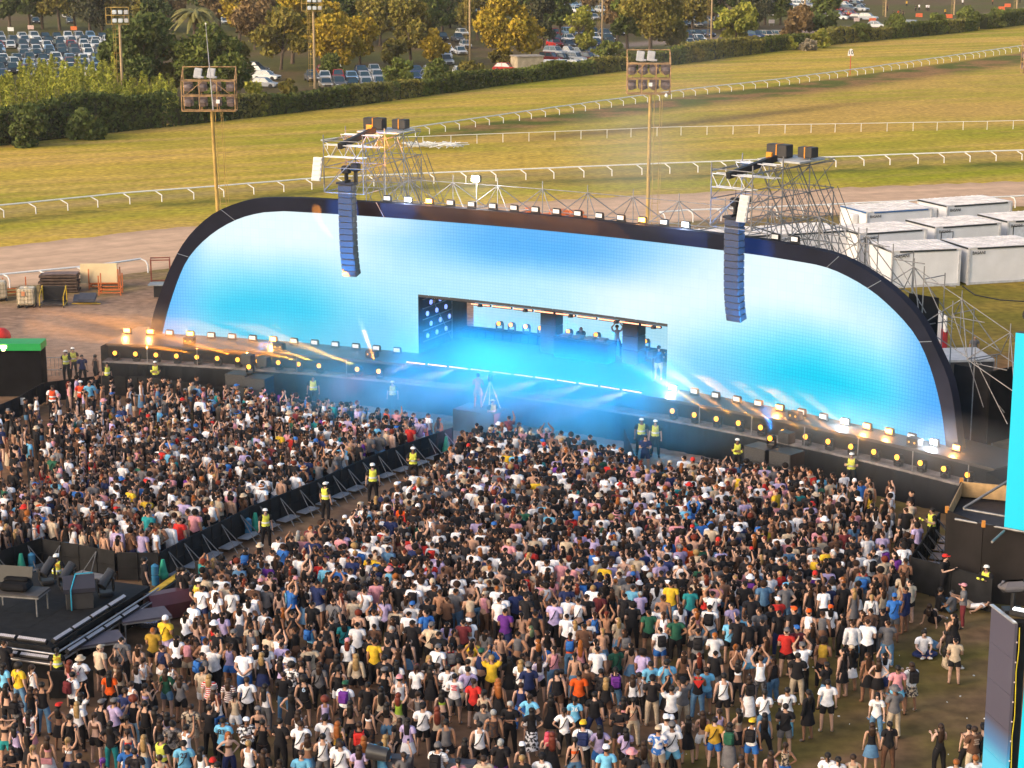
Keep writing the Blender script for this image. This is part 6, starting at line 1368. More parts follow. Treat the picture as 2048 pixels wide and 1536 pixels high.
def hat_geo(J, kind, hi=True):
    c = J['head'][0]; up = (J['crown'][0]-J['jaw'][0]).normalized(); fw = Vector((0, -1, 0)); fw = (fw-up*fw.dot(up)).normalized(); rt = fw.cross(up); m = MB(); n = 12
    def ring(z, rx, ry, o_=0): return [c+up*z+rt*(rx*math.cos(2*math.pi*i/n))+fw*(o_+ry*math.sin(2*math.pi*i/n)) for i in range(n)]
    def loft(rs_):
        V_ = sum(rs_, []); m.add(V_, [(s_*n+i, s_*n+(i+1) % n, (s_+1)*n+(i+1) % n, (s_+1)*n+i) for s_ in range(len(rs_)-1) for i in range(n)]+[tuple(range((len(rs_)-1)*n, len(rs_)*n))], True)
    if kind == 'cap':
        loft([ring(.05, .1, .11), ring(.1, .096, .105), ring(.135, .06, .068), ring(.145, .015, .02)]); a = [c+up*.055+rt*x+fw*y for x, y in ((-.075, .09), (.075, .09), (.055, .19), (-.055, .19))]; m.add(a+[p+up*.012 for p in a], [(3, 2, 1, 0), (4, 5, 6, 7), (1, 2, 6, 5), (2, 3, 7, 6), (3, 0, 4, 7)])
    elif kind == 'bucket': loft([ring(.03, .17, .18), ring(.07, .1, .11), ring(.14, .09, .1), ring(.15, .05, .06)])
    elif kind == 'helmet': loft([ring(.0, .12, .13), ring(.08, .13, .14), ring(.14, .09, .1), ring(.165, .03, .03)])
    else: loft([ring(.02, .1, .11), ring(.08, .103, .113), ring(.15, .07, .08), ring(.165, .02, .02)])
    return m
class Body:
    cache = {}
    def __init__(s, pose, sex, hi):
        s.J = skeleton(pose, sex, hi); s.me = body_mesh(s.J, 1 if hi else 0); s.me.materials.clear(); s.me.materials.append(SKIN); s.A = analyse(s.J, s.me); s.g = {}; s.hi = hi
        s.me.polygons.foreach_set('use_smooth', [True]*len(s.me.polygons))
    def part(s, code):
        "mesh datablock of a garment, hair style, hat"
        if code in s.g: return s.g[code]
        m = MB(); k = code[0]
        if code[1:] == 'g':
            if k == 'K': v, f_ = skirt_geo(s.J, .3)
            elif k == 'M': v, f_ = skirt_geo(s.J, .6)
            else: v, f_ = garment(s.A, s.me, k)
            m.add(v, f_, True)
        elif code.startswith('hair'): m = hair_geo(s.J, code[4], s.hi)
        elif code.startswith('hat'): m = hat_geo(s.J, code[3:], s.hi)
        elif code == 'strap':
            c, w_ = s.J['chest'][0], s.J['pelvis'][0]
            for sg in (1, -1): m.poly([c+Vector((-.1, sg*.05, .13)), c+Vector((-.06, sg*.15, .05)), (c+w_)/2+Vector((.03, sg*.145, .02)), w_+Vector((.13, sg*.1, .08)), w_+Vector((.17, 0, .03))], .014, 4)
            m.box(w_+Vector((.2, -.02, .0)), (.07, .2, .15), bev=.02)
        elif code == 'pack':
            c = s.J['chest'][0]; m.box(c+Vector((0, .2, -.03)), (.3, .15, .42), bev=.05); m.box(c+Vector((0, .285, -.1)), (.22, .05, .2), bev=.02)
            for sx in (-1, 1): m.poly([c+Vector((sx*.11, .14, .12)), c+Vector((sx*.12, .02, .17)), c+Vector((sx*.12, -.12, .08))], .016, 4)
        elif code == 'vest':
            co, no, rn, tt_, hg = s.A; v, f_ = garment((co, no, np.where((rn == 'to') & (hg > .02) | ((rn == 'so') & (tt_ < .75)), 'to', 'xx'), tt_, np.clip(hg, .01, .45)), s.me, 'D', .03); m.add(v, f_, True)
        elif code == 'band':
            c = s.J['waist'][0]; n = 14; V_ = []
            for z, r in ((-.0, .158), (.075, .163)):
                for i in range(n): a = 2*math.pi*i/n; V_.append((c.x+r*math.cos(a), c.y+r*.86*math.sin(a), c.z+.01+z))
            m.add(V_, [(i, (i+1) % n, n+(i+1) % n, n+i) for i in range(n)], True)
        elif code == 'eyes':
            c = s.J['head'][0]; fw = Vector((0, -1, 0))
            for sx in (-1, 1): m.ball(c+Vector((sx*.034, -.093, .0)), .012, 6, 4)
            m.box(c+Vector((0, -.088, -.062)), (.045, .02, .01))
        elif code == 'phone': p = (s.J['palmL'][0]+s.J['palmR'][0])/2+Vector((0, -.05, .05)); m.box(p, (.15, .012, .075), bev=.005)
        elif code == 'phone1': p = s.J['palmR'][0]+Vector((0, -.03, .08)); m.box(p, (.075, .012, .15), bev=.005)
        elif code == 'scarf': c = s.J['clav'][0]; m.prism([c+Vector(p) for p in ((-.17, .11, -.01), (.17, .11, -.01), (0, .17, -.26))], (0, .012, .0)); m.tube(c+Vector((-.1, 0, .02)), c+Vector((.1, 0, .02)), .06, 8)
        elif code == 'apron': p = s.J['pelvis'][0]; m.box(p+Vector((0, .14, -.02)), (.36, .05, .22), bev=.02)
        me = m.mesh(code, [CLOTH]); s.g[code] = me; return me
def body(pose, sex, hi=True):
    k = (pose, sex, hi)
    if k not in Body.cache: Body.cache[k] = Body(pose, sex, hi)
    return Body.cache[k]
COL = {'k': ('black', (.014, .013, .016)), 'w': ('white', (.78, .76, .79)), 'g': ('grey', (.13, .125, .135)), 'e': ('beige', (.48, .38, .28)), 'b': ('blue', (.03, .13, .42)), 'c': ('light blue', (.16, .45, .68)), 'r': ('red', (.52, .03, .025)), 'o': ('orange', (.72, .1, .015)),
       'y': ('yellow', (.66, .42, .03)), 'n': ('brown', (.11, .055, .035)), 'p': ('pink', (.6, .26, .3)), 'v': ('lavender', (.42, .34, .56)), 't': ('teal', (.02, .22, .24)), 'G': ('dark green', (.02, .09, .055)), 'N': ('navy', (.02, .03, .1)), 'j': ('denim', (.1, .21, .36)), 'm': ('maroon', (.14, .025, .03)), 'l': ('lime', (.25, .36, .04)), 'u': ('mustard', (.4, .24, .03)), 'V': ('purple', (.13, .03, .24))}
HCOL = {'k': ('black', (.012, .009, .009)), 'n': ('brown', (.032, .016, .01)), 'r': ('auburn', (.13, .025, .014)), 'o': ('ginger', (.27, .085, .02)), 'y': ('blonde', (.3, .19, .08)), 'g': ('grey', (.3, .3, .3)), 'V': ('purple', (.12, .03, .22)), 'p': ('pink', (.5, .06, .1)), 'G': ('greenish', (.1, .14, .08))}
SKT = [(.52, .31, .23), (.45, .26, .18), (.56, .35, .27), (.35, .18, .11), (.24, .12, .075), (.45, .26, .18)]
GN = {'T': 'tee', 'L': 'long-sleeved top', 'V': 'sleeveless top', 'C': 'crop top', 'D': 'dress', 'S': 'bare torso'}
BN = {'P': 'trousers', 'H': 'shorts', 'K': 'short skirt', 'M': 'long skirt'}
POSES = {'u': 'up2', 'a': 'up1', 'F': 'phone', 'h': 'hips', 'H': 'head', 'd': 'fold', 'z': 'behind', 'W': 'walk'}
# x,y (head top, in a 4.314x crop), hair, top, bottom, extras
RAW = {0: """35,430 sn Tk Pk F;155,635 ak Ty Pj x;30,630 lk Tc Pk;275,665 pn Vw Pn x;690,570 bEn Tw Pk x;860,475 cEn Te Hk;1050,415 sk Tg Pk x;1195,470 ln Ck Kk;1320,335 so T#u Hk;1425,240 iWg Ty Hv x;1400,480 sn VN Hw x;1235,585 pn Vw Pk;1000,565 pk Ce Kk u;1180,615 ln Vw Kk F;600,620 lr Vp Kk;625,725 sk Tw Hk Bm;940,700 wk To Pk;1030,640 wn Ve Kk;1430,685 ln LG Hj F;50,800 lk Ck Pk;140,885 ln T#g Pk Bk;265,840 ln Vk Pk d;360,815 sk Vk Pj a;700,880 lk Tw Pk u;1130,780 sn Vw Pk;1250,810 pk Cv Kk;1080,870 sn TN Pk;1295,710 ln Vk Kk F;500,970 cRk Ck Kk;870,950 cGn Vk Hk;980,960 cGn Tv Pk;665,970 wy Tw Pk;1150,935 ar Vk Pj;1250,980 sk Vk Pk;1340,1010 lk Tk Kk;250,1030 wk T#p Kp a;1380,1100 ln Vk Kk;1440,1065 lk Vv Kk;1490,1130 sk T#e Hk x;35,1110 pk Ck Ht H;130,1170 lk Vv Kk x;240,1200 wk Vk Kk a;600,1090 sk Vk Hk x;815,1075 pn Cn Hk;950,1140 lk Tk Pt;1090,1080 pk Ck Pj;1100,1200 pn Cr Kw;1240,1235 wy Ve Kj;405,1250 ln Cp Kw q;585,1270 py Cw PN xa;95,1340 lk Tk Pk df;285,1340 py Ck He;680,1400 sk Tk Pk;1100,1350 sk Tb Hk;1160,1370 sk T#k Pk;1375,1410 sn Ve Pk;885,1460 pV Vk Pk""",
330: """440,0 ln Tw Kk x;575,0 sk Tw Pk x;780,25 sn Vw Pk;720,65 lk Tw Kk;180,185 lk Tw Pk;265,210 ln Cy Kk;245,125 sk T#w Pk;325,205 ln Ce Kb;420,235 bWn Vr Kk;500,180 lk Tv Kk;645,125 lk Vw Kg;735,195 wk Vk Kk;860,175 sk Tw Pk x;890,250 ln Vk Kk;975,185 lk Vk Kk;1015,125 wo Ve Pk;1100,185 sk Vk Pk u;1260,260 lk Vc Hk Bk;1270,110 sk Tk Pk;1395,290 sk Vk Pk;1455,105 sn Tg Pk x;1440,235 sk Tk Pk;100,375 lk Tw Kk;230,355 ln Tn Pk;350,430 sn Vw Pk;420,505 sk Tw Pk a;320,545 sk Tg Pk Bk;450,355 sk Tk Pk;740,285 sn T#e Pk;740,345 sk Tg Hk;590,360 cGk Tk Pk;555,455 pn Vv Hb;190,415 sk Vp He F;780,490 cWk Vw Kk;680,545 sn Tw Pb z;870,480 lk Tw Kk;835,555 ly Vk KN;900,380 sn Te Pk;990,410 cKk Tw Pk u;1005,450 sk Tv Pk x;1060,515 sn Tw Pk x;1120,330 sn Vk Pn u;1000,580 wk Vv Pk F;1090,615 ak T#w Hk;1175,620 sn Vk Pk;1200,485 sk Tk Pk;1250,485 sk Te Pk x;1340,380 sk Vk Pk;1420,445 sk Vk Pg;1330,635 ln Tg Pk x;1480,560 lk Tk Kk;1500,655 sk Vk Hw;45,620 pn Vw Pk;320,680 sk Te Hw;380,745 ly T=r Pk;130,745 ln Tg Hk F;545,755 ln T=m Pk;420,850 cGn Vk Kk;455,885 lr Vw Pb;600,880 pk Ve Hw;705,760 sn Tw Pk x;865,825 wk Vw Pg;1020,700 sn Tk Pj;1090,870 cKk Vk Kk;1195,750 ak Vk6 Hk;1380,935 ar Vv Kn;220,985 sn T#e He;380,1000 sk Tk Pk a;500,1110 sk Tc83 Pk;700,1095 cWk T#w Hk df;800,1020 cGn Ck Pk f;840,1110 sk Vk Hk F;990,1130 sk Tk Pk;545,1225 lo Cn PN hf;720,1300 sy Vw Pk;60,1130 sk T#g Hk x;180,1170 sk Vw Pk a;1150,1050 ln Vw Pk F;1170,1150 sn Tw Pk x;1380,1105 cKk Tw Pk x;1360,1245 sk Vw Pg x;1230,1250 ln Ce Hj d;1490,1140 wo Vu Pk;1500,1300 lk Tw Pj x;160,1320 sk Tc23 Pk x;310,1375 lk Vw Pk;410,1450 iRk Tw Pk;855,1390 wn Tk Pk;990,1450 wn Vn Kk;1175,1400 sn Tc Pk f;450,1475 sk Tk Pk""",
660: """35,105 sn Tn Pk x;100,35 lr Ck Kk;210,55 sk Te Pk;300,0 sn Tw Pk;470,70 pk Tv Pk;245,170 ar Ce Kk;380,180 sn Tw Pk u;380,285 sk T#n Pk x;120,250 lk Tt Pk x;235,300 sk Tw Pk;340,400 sk Tk Pk;530,310 sg Tk Pk;565,160 sk Te Pk Bg;680,185 sk Tw Pk;710,110 cBk Tw Pk;790,160 ln Vk Pk f;830,205 sk Tb Pk x;840,85 sk Tk Pk;950,30 sn S Pk;1010,55 sn Tn Pk;1085,0 sk Tg Pj;1210,45 sn Ve Pk;1335,10 cEk V#p Pn;1460,80 sk Tw Pk;545,230 wn Vg Pk;665,30 ln Tg Kk;1150,255 sk T#m Pk;1200,240 cWk Tw Pk;710,290 sk T#k Pk;875,305 cGk Te Pk x;940,385 sk Tk Pk;1010,275 wk Tv Kk;1070,340 pk Vk Kk;1230,410 lk T#y Kk;1345,325 lk T#g Kj;1475,340 pk Ce Pk;385,430 sk T#y Pk;150,430 cPr Tw Pk;225,570 wy Le Hk;500,440 sk Vk Pk;590,480 wn Vk Kk;680,390 lk Vk Kj;575,610 wk Tw Kk;470,590 sk Tk Pk;930,495 cGk Tw Pk x;1040,470 pk Vr Pk Bk;1120,490 cKk Vk Pk;1215,520 sn Ve Pk u;1305,545 cTk VN Pk;1410,460 pn Tb Pk Bn;1395,590 sy Ty Pn u;855,585 wy Tk Pk f;750,640 lr Cg Kk;745,655 pn Tw Kk;870,670 lk Dk Kk;930,650 pn Vg Kk;1015,655 sk Tw Pk x;1110,590 sk Ve Pk x;1190,610 sk Tw Pk;1075,720 sk T!w Hg;1190,670 sk Tv He x;1240,785 pn Tr Hk;1460,785 wo Dk Kk;70,660 sk Vk Hw;130,790 cTk Tw Pk BV;60,565 lk Vk Pk;465,670 cGk Vk Pk;600,760 cPk Vw Pk;325,805 sk Tk Pk;440,860 wk Ve Pk;590,890 lr Vl Me a;760,880 pn Vg Kk;965,855 lk Cl Pk;800,985 cKk Tw Hk x;925,1020 wr Ve Pk;1000,1120 sk Vg Hk;1290,1150 sk Vw Hk x;1325,1000 sn Tg Pk Ff;1410,1050 sg V#n Hk;1330,885 pk Ve Kk F;175,955 wk Cp Pk;330,990 lk Cw P#n;490,970 lk Ck Hj;600,1090 ln Tk Pk;670,1110 wk Tv Kw;250,1150 sn Tk Pk Br;75,1110 ln Vu KN;290,1255 wo Vk Pk F;480,1255 wy Ve Kk;90,1330 sn Tw Pj x;250,1365 ln Tv Pk;430,1340 sk Tc Pk;635,1395 pn Tg Pk a;930,1355 iGk T=w Pk Bk;1165,1270 wk Vk Kk;1105,1450 pk Tp Pk;1470,1290 sg Tk PV;1325,1450 sn Te Pk""",
990: """180,15 sk T=N Pk;60,40 sn Tw Pk x;90,195 sk TV PN;230,185 pk Ck Pg;310,285 lG Dk Kk;350,205 sk Vk Pk;270,60 sk Tk Pk;480,60 ln Vk Pk u;515,120 sk Tv Pk x;630,50 sn Tw Pw;720,100 sk Vw Pk x;790,65 sn Tk Hb;620,195 sk Tw Pk;690,225 ly Tw Pk;905,15 sk Tm Pk;1120,25 sk Tk Pk;1255,10 sg Tv Pk;1450,60 sn S Pk;860,180 pn Vb Pk x;965,185 pr Cn Pk u;810,250 n Tw Pk;1065,220 ly T=e Kj;1190,130 ak T#k Pk;1330,165 sk TG Hk;1400,140 sk Tw Pk x;1455,190 pn Vw Pk;770,310 sk Tn Pk;650,345 pk Vo Pj Bg;930,320 py Ck Hj;1120,325 ln Ck Pk BG;740,440 wo Vp Pk;870,430 pk Ve Pk F;1425,315 sk Tw Hb BG;200,380 sk Vg Pk;45,345 pn Ce Pk;370,420 lo Vk Kk;455,320 lk Vk Kb;235,520 lk Vk Kk;125,575 wk Tk Kk;225,620 ly Tw Pk x;290,655 iGk TN Hk;385,570 wn T#v Hk a;510,490 pk Vp Pj x;690,540 pk Cw Pj;885,520 sk Tw Pk;1045,485 sk TG Pk x;1175,455 lk Ck Kj;1275,515 ak T#v Kk;1480,620 sk Tc Pj;1345,625 sk Tc Pk;1245,700 sk Vw Pk x;1190,730 ln Vw Pk;1040,675 pk Vk Pj BV;915,670 sk T#k Pk;790,660 sn Tn Pk;535,705 sk Vk Hn;575,680 sk Vk Pk;725,700 sk To Hk;30,780 wo Dk Kk;225,790 sn VN Pb;1360,745 cKk Tk Pe;300,905 pn Tc Hw;485,905 lk Dk Kk;690,910 pk Tc26 Hk;860,880 sk Tk PN;960,760 ly Tk Hn;1110,915 lk Vp Kk;1195,930 pk Ce Pe x;1075,990 sk Tk Hk fs;600,1020 pk Tw Pk xh;130,980 sg Tk Pk Wfd;315,1015 lk Tk M#w;760,1160 cYk Tw Pk BN;900,1190 lk Tv Hb;1130,1180 lk Tv Hk x;690,1280 pk Co Pj x;495,1240 wr Vk Kk F;455,1230 lp Vk Kk;235,1310 cWk Ck Pk;960,1360 cWk Tc Pk;1180,1370 bPn Tk Pk;1410,1195 cEn T#b He;1285,1310 wn V#g Kg;1480,1110 cWk Tw Pk;50,1290 sg Tk PV;405,1410 cKk Tw Pk x;235,1435 sy Tk Pk""",
1320: """95,-40 sk Ty Pj;265,-20 sk Tt PN;455,40 sk Tw Pk x;175,100 ln Tw Pk;310,150 lo Vp Pk;290,210 ln Cw Kk;430,150 sk Tw Pj Bk;35,190 pn Vp Pk;140,220 cGk TG Pk;330,360 sk Tg Pk Bc;475,380 so Tw Pk Ff;625,110 sk Tv Pk;790,70 sk Tk90 Pk;605,235 sk Tc Hk x;670,245 sk T!k Pk;735,205 sn Tc Pk;860,165 sn T#g Pk;885,240 sk Tk Pk;965,125 sk T!k Pk;1030,180 sk Tk PN;1020,80 cWk Tr Pk;1160,180 cOk Tk Pk;1285,200 cOk Vw Pk;1475,130 cOk Tw Kk x;1405,205 sn Vg Pn;1320,265 wn Vk Kk;1185,335 cBk Tm Pk;775,265 sk Tk Pk;920,370 wn Ck Hj;775,415 pn Vw Hc;655,455 po Ce Pk F;1095,355 cGn Tr Hk;1230,490 cGk Tw Pk u;1410,445 ak V=u Pk Y;65,610 sk Tc Hb;210,515 ln Vn Hk;340,515 wr Vk Pj;480,540 sk Tk Pg;675,610 lk Cw Pk u;870,585 sn Vw P#g u;985,550 pn Vk Pj x;1190,570 sk Tk Pe F;1440,620 pk Tk Pj;330,690 sn Vk Pj R;400,655 sn Tc Hj;550,745 sk Vw Hk x;770,730 ln Ce Mw Bk;65,750 lk Vk Kk u;100,840 sk Tw Hk u;200,790 cKk Tg Pe a;1100,845 sk Tw Pc x;905,880 pk Tw Pj x;1085,990 sk Tk Hg x;1285,880 lk Lk Kk;1450,790 sk Tw Hk;95,1105 cWk Tw Pk;105,1170 iGk Tw Hc x;245,1070 wk Vk Kk;370,1045 wn Cp Hw;475,1090 sk Tu Hb x;515,1025 pn Vv Kk;605,1150 wk Vk Mg BG;680,1035 lk Ce Kk a;795,1115 cYk Vw Hb Bk;905,1050 wk Vk Pk;1085,1305 pn V#e Hb h;960,1395 wn Vp Kk;700,1425 ln Vw Pk""",
1650: """405,25 py Lw Pk x;250,-20 ly Dg Kg f;600,65 cBk Tb Hg x;700,-10 sk TN HN;160,190 lk Vk Pk;330,165 ln Vk Pj;395,165 sk Tn Pk x;500,155 sk T!k Pg;545,270 sn T#g Pj F;240,290 sn Lw Pk;370,290 sn Tw Pk;235,465 cEk Tk Kw F;160,515 lk Vk Kk;375,550 wn Ck Kk;465,575 ln Ck Kk h;515,540 lk T#w KN u;630,655 sk Tp Hc;750,640 wn Tw K#e Bk;455,875 wk Tw75 Pj fW;605,850 bGk Tg Pe;410,1140 ln Vk Kj;560,1140 pk Tk Pn;1000,1165 wn Vk Pk F;1245,1160 sk Ck Pk;1290,1190 sn T!n Pe;1370,1175 cKk Vk Pk a;1300,1430 so Tw Pk;1135,1460 so Tw Pk;245,1405 sn Ve Pk;115,1440 pk Tw Pk;25,1420 pk Tw Pk;1120,210 lk Vk Pk F;1130,405 sk Te Hk F"""}
PPL = []
for ox, txt in RAW.items():
    for ln_ in txt.split(';'):
        f_ = ln_.split(); xy = f_[0].split(','); PPL.append([ox+float(xy[0])/4.314, 1180+float(xy[1])/4.314]+f_[1:4]+[f_[4] if len(f_) > 4 else ''])
SPECIAL = [(1929, 1166, 'cPn', 'Tg', 'Pm', 'FS:L'), (1845, 1273, 'sk', 'T!w', 'PN', '%sit_cross:f'), (1877, 1264, 'lk', 'Cn', 'Pj', '%sit_back'), (1889, 1303, 'lk', 'Ve', 'He', '%sit_fwd'), (1877, 1186, 'sk', 'Tk', 'Pk', '%sit_fwd'), (1865, 1211, 'ln', 'Tk', 'Hk', '%sit_back'), (1943, 1200, 'sn', 'Vw', 'He', '%lie'), (1905, 1190, 'sk', 'Tg', 'Pj', '%sit_fwd')]
def parse(e):
    px_, py_, hair, top, bot, ex_ = e; d = dict(px=px_, py=py_, ex=ex_); HATC = {'W': 'w', 'E': 'e', 'R': 'r', 'G': 'g', 'K': 'k', 'P': 'p', 'O': 'o', 'Y': 'y', 'B': 'b', 'T': 'G'}
    d['hat'] = None
    if hair[0] in 'cbi': d['hat'] = ({'c': 'cap', 'b': 'bucket', 'i': 'beanie'}[hair[0]], HATC[hair[1]]); d['hst'], d['hc'] = ('l' if hair[2] in 'r' or bot[0] in 'K' or top[0] == 'C' else 's'), hair[2]
    elif hair == 'n': d['hst'], d['hc'] = 'n', 'n'
    else: d['hst'], d['hc'] = hair[0], hair[1]
    d['tt'] = top[0]; d['pat'] = top[1] if len(top) > 2 and top[1] in '#=!' else ''; rest = top[1+len(d['pat']):]; d['tc'] = rest[0] if rest else 'k'; d['num'] = rest[1:]
    d['bt'] = bot[0]; d['bpat'] = '#' if '#' in bot else ''; d['bc'] = bot[-1]
    d['sex'] = 'f' if (d['hst'] in 'lwp' or top[0] in 'CD' or bot[0] in 'KM') else 'm'
    e_ = ex_; d['pose'] = None; d['pack'] = None
    if 'B' in e_: i = e_.index('B'); d['pack'] = e_[i+1]; e_ = e_[:i]+e_[i+2:]
    d['low'] = None
    if '%' in e_: d['low'] = e_[1:].split(':')[0]; d['face'] = ':f' in e_; d['pose'] = d['low']; e_ = ''
    else: d['face'] = 'f' in e_
    for k in e_:
        if k in POSES: d['pose'] = POSES[k]
    d['x'] = 'x' in e_; d['q'] = e_; return d
def dress_person(d, loc, rz, name='person'):
    "one standing or sitting figure; body is one mesh, clothes and hair are its children"
    rs_ = random.Random(int(loc.x*1000)+int(loc.y*977)); pose = d['pose'] or rs_.choice(['down', 'down', 'fold', 'phone', 'wide', 'down', 'hips' if d['sex'] == 'f' else 'fold']); B = body(pose, d['sex'])
    o = bpy.data.objects.new(name, B.me); SC.collection.objects.link(o); o.location = loc; o.rotation_euler = (0, 0, rz); k = (1.0 if d['sex'] == 'm' else .945)*rs_.uniform(.96, 1.05); o.scale = (k*d.get('wide', 1)*1.09, k*d.get('wide', 1)*1.06, k)
    sk_ = d.get('skin') or rs_.choice(SKT); o.color = (*sk_, 1)
    def part(nm, code, c_, m=CLOTH):
        me = B.part(code); q = bpy.data.objects.new(nm, me); SC.collection.objects.link(q); q.parent = o; q.color = (*c_, 1)
        if len(q.material_slots) and m is not CLOTH: q.material_slots[0].link = 'OBJECT'; q.material_slots[0].material = m
        return q
    v = rs_.uniform(.85, 1.12); cs = lambda c_: tuple(a*v for a in COL[c_][1])
    pm = {'#': TIE if d['tc'] in 'pvby' else PRINT, '=': STRIPE, '!': CLOTH, '': CLOTH}[d['pat']]
    if d['tt'] != 'S': part(GAR[d['tt']][0], d['tt']+'g', cs(d['tc']), pm)
    bt = d['bt']
    if bt in 'KM':
        part('skirt', bt+'g', cs(d['bc']), PRINT if d['bpat'] else CLOTH)
    else: part(GAR[bt][0], bt+'g', cs(d['bc']), PRINT if d['bpat'] else CLOTH)
    part('shoes', 'Xg', rs_.choice([(.6, .58, .58), (.02, .02, .02), (.02, .02, .02), (.5, .48, .46), (.12, .1, .1)]) if 'sh' not in d else d['sh'])
    if d['hst'] != 'n': part('hair', 'hair'+d['hst'], HCOL[d['hc']][1], HAIRM)
    if d['hat']: part('hat' if d['hat'][0] != 'cap' else 'cap', 'hat'+d['hat'][0], COL[d['hat'][1]][1])
    if d['x']: part('shoulder_bag', 'strap', (.012, .012, .014))
    if d['pack']: part('backpack', 'pack', COL[d['pack']][1])
    if d['face']: part('face_features', 'eyes', (.03, .015, .012))
    if 'R' in d['q']: part('neck_scarf', 'scarf', COL['r'][1])
    if 'Y' in d['q'] or 'q' in d['q']: part('tied_sweater' if 'Y' in d['q'] else 'hip_bag', 'apron', COL['y' if 'Y' in d['q'] else 'p'][1])
    if pose == 'up2' and rs_.random() < .8: part('phone', 'phone', (.02, .03, .06))
    if pose == 'up1' and rs_.random() < .7: part('phone', 'phone1', (.02, .03, .06))
    if d['num'] or d['pat'] == '!':
        sgn = -1 if d['face'] else 1; c = B.J['chest'][0]; ax_ = Matrix(((-sgn, 0, 0), (0, 0, sgn), (0, 1, 0))) if sgn == 1 else FRONT
        ax_ = Matrix(((-1, 0, 0), (0, 0, 1), (0, 1, 0))) if sgn == 1 else FRONT
        tx, cl, sz = {'26': ('26', (.8, .8, .8), .2), '83': ('83', (.02, .02, .02), .22), '23': ('23', (.05, .03, .05), .2), '90': ('90', (.7, .75, .8), .22), '6': ('6', (.45, .6, .8), .22), '75': ('75', (.05, .06, .12), .12)}.get(d['num'], (None, None, 0))
        if tx: text_child(o, tx, sz, cl, c+Vector((0, sgn*.142, .02)), ax_)
        if d['num'] == '90': text_child(o, 'ORTEGA', .07, (.7, .75, .8), c+Vector((0, sgn*.135, .13)), ax_)
        if d['num'] == '83': pass
        if d['pat'] == '!': q = part('shirt_print', 'print!', {'w': (.5, .03, .06), 'k': (.2, .4, .5), 'n': (.35, .25, .2)}.get(d['tc'], (.4, .4, .4)))
    return o
_TX = {}
def text_child(par, tx, sz, cl, loc, ax_, nm='lettering'):
    m = mat('ink_%s' % '_'.join('%d' % (a*100) for a in cl), cl, .7, var=0); q = text_mesh(tx, sz, m, loc, ax_, None, nm); q.parent = par; return q
def _print(s):
    m = MB(); c = s.J['chest'][0]
    for sg in (1,):
        for k in range(3): m.box(c+Vector((0, .14-.004*k, .06-.07*k)), (.17-.05*(k % 2), .02, .035))
    return m
_old_part = Body.part
def _part(s, code):
    if code == 'print!':
        if code not in s.g: s.g[code] = _print(s).mesh('print', [CLOTH])
        return s.g[code]
    return _old_part(s, code)
Body.part = _part
def face_dir(x, y, jit=.28):
    "heading so that the figure looks at the DJ table (prototype looks to -Y)"
    t = S(23, -3); a = math.atan2(t.y-y, t.x-x); return a+math.pi/2+R.gauss(0, jit)
def ground_from_head(px_, py_, h=1.72): p = G(px_, py_, h); return Vector((p.x, p.y, 0))
ALL = [parse(e) for e in PPL]; SP = [parse(e) for e in SPECIAL]
for d in SP: d['special'] = True
ALL.sort(key=lambda d: -d['py']); N_IND = 236
IND = ALL[:N_IND]+SP; REST = ALL[N_IND:]
placed = []
def words(d):
    h = []
    if d['hat']: h.append('%s %s' % (COL[d['hat'][1]][0], {'cap': 'cap', 'bucket': 'brimmed hat', 'beanie': 'beanie'}[d['hat'][0]]))
    else: h.append({'s': 'short %s hair', 'l': 'long %s hair', 'w': 'very long %s hair', 'p': 'tied %s hair', 'a': 'curly %s hair', 'n': 'shaved head'}[d['hst']] % (() if d['hst'] == 'n' else HCOL[d['hc']][0]))
    pt = {'#': 'patterned ', '=': 'striped ', '!': 'printed ', '': ''}[d['pat']]
    t = GN[d['tt']] if d['tt'] == 'S' else '%s%s %s' % (pt, COL[d['tc']][0], GN[d['tt']])
    if d['num']: t += ' numbered '+d['num']
    b_ = '%s %s' % (COL[d['bc']][0], BN[d['bt']])
    if d['tt'] == 'D': b_ = ''
    ex_ = []
    if d['pack']: ex_.append(COL[d['pack']][0]+' backpack')
    if d['pose'] in ('up2',): ex_.append('arms raised')
    if d['pose'] == 'up1': ex_.append('one arm up')
    if d['low']: ex_.append('lying down' if d['low'] == 'lie' else 'sitting')
    if d['face']: ex_.append('facing the camera')
    if d['x'] and not d['pack']: ex_.append('cross-body bag')
    return h[0], t, b_, ex_
for d in IND:
    if d['low']: p = G(d['px'], d['py']+ (38 if d['low'] != 'lie' else 20)); 
    else: p = ground_from_head(d['px'], d['py'], 1.72 if d['sex'] == 'm' else 1.64)
    d['loc'] = p
    rz = face_dir(p.x, p.y, .22)
    if d['face']: rz = R.uniform(-.4, .4)
    if d['low'] and not d['face']: rz = R.choice([2.4, -2.3, 1.9]); 
    if d.get('special') and not d['low']: rz = -1.7
    d['o'] = dress_person(d, p, rz); placed.append((p.x, p.y))
    h, t, b_, ex_ = words(d); d['short'] = t
    d['base'] = 'person with '+h+', '+t+((' and '+b_) if b_ else '')+(', '+', '.join(ex_[:1]) if ex_ else '')
from collections import Counter
cnt = Counter(d['base'] for d in IND); sh = Counter(d['short'] for d in IND)
def wc(s_): return len(s_.replace(',', '').split())
seen = Counter()
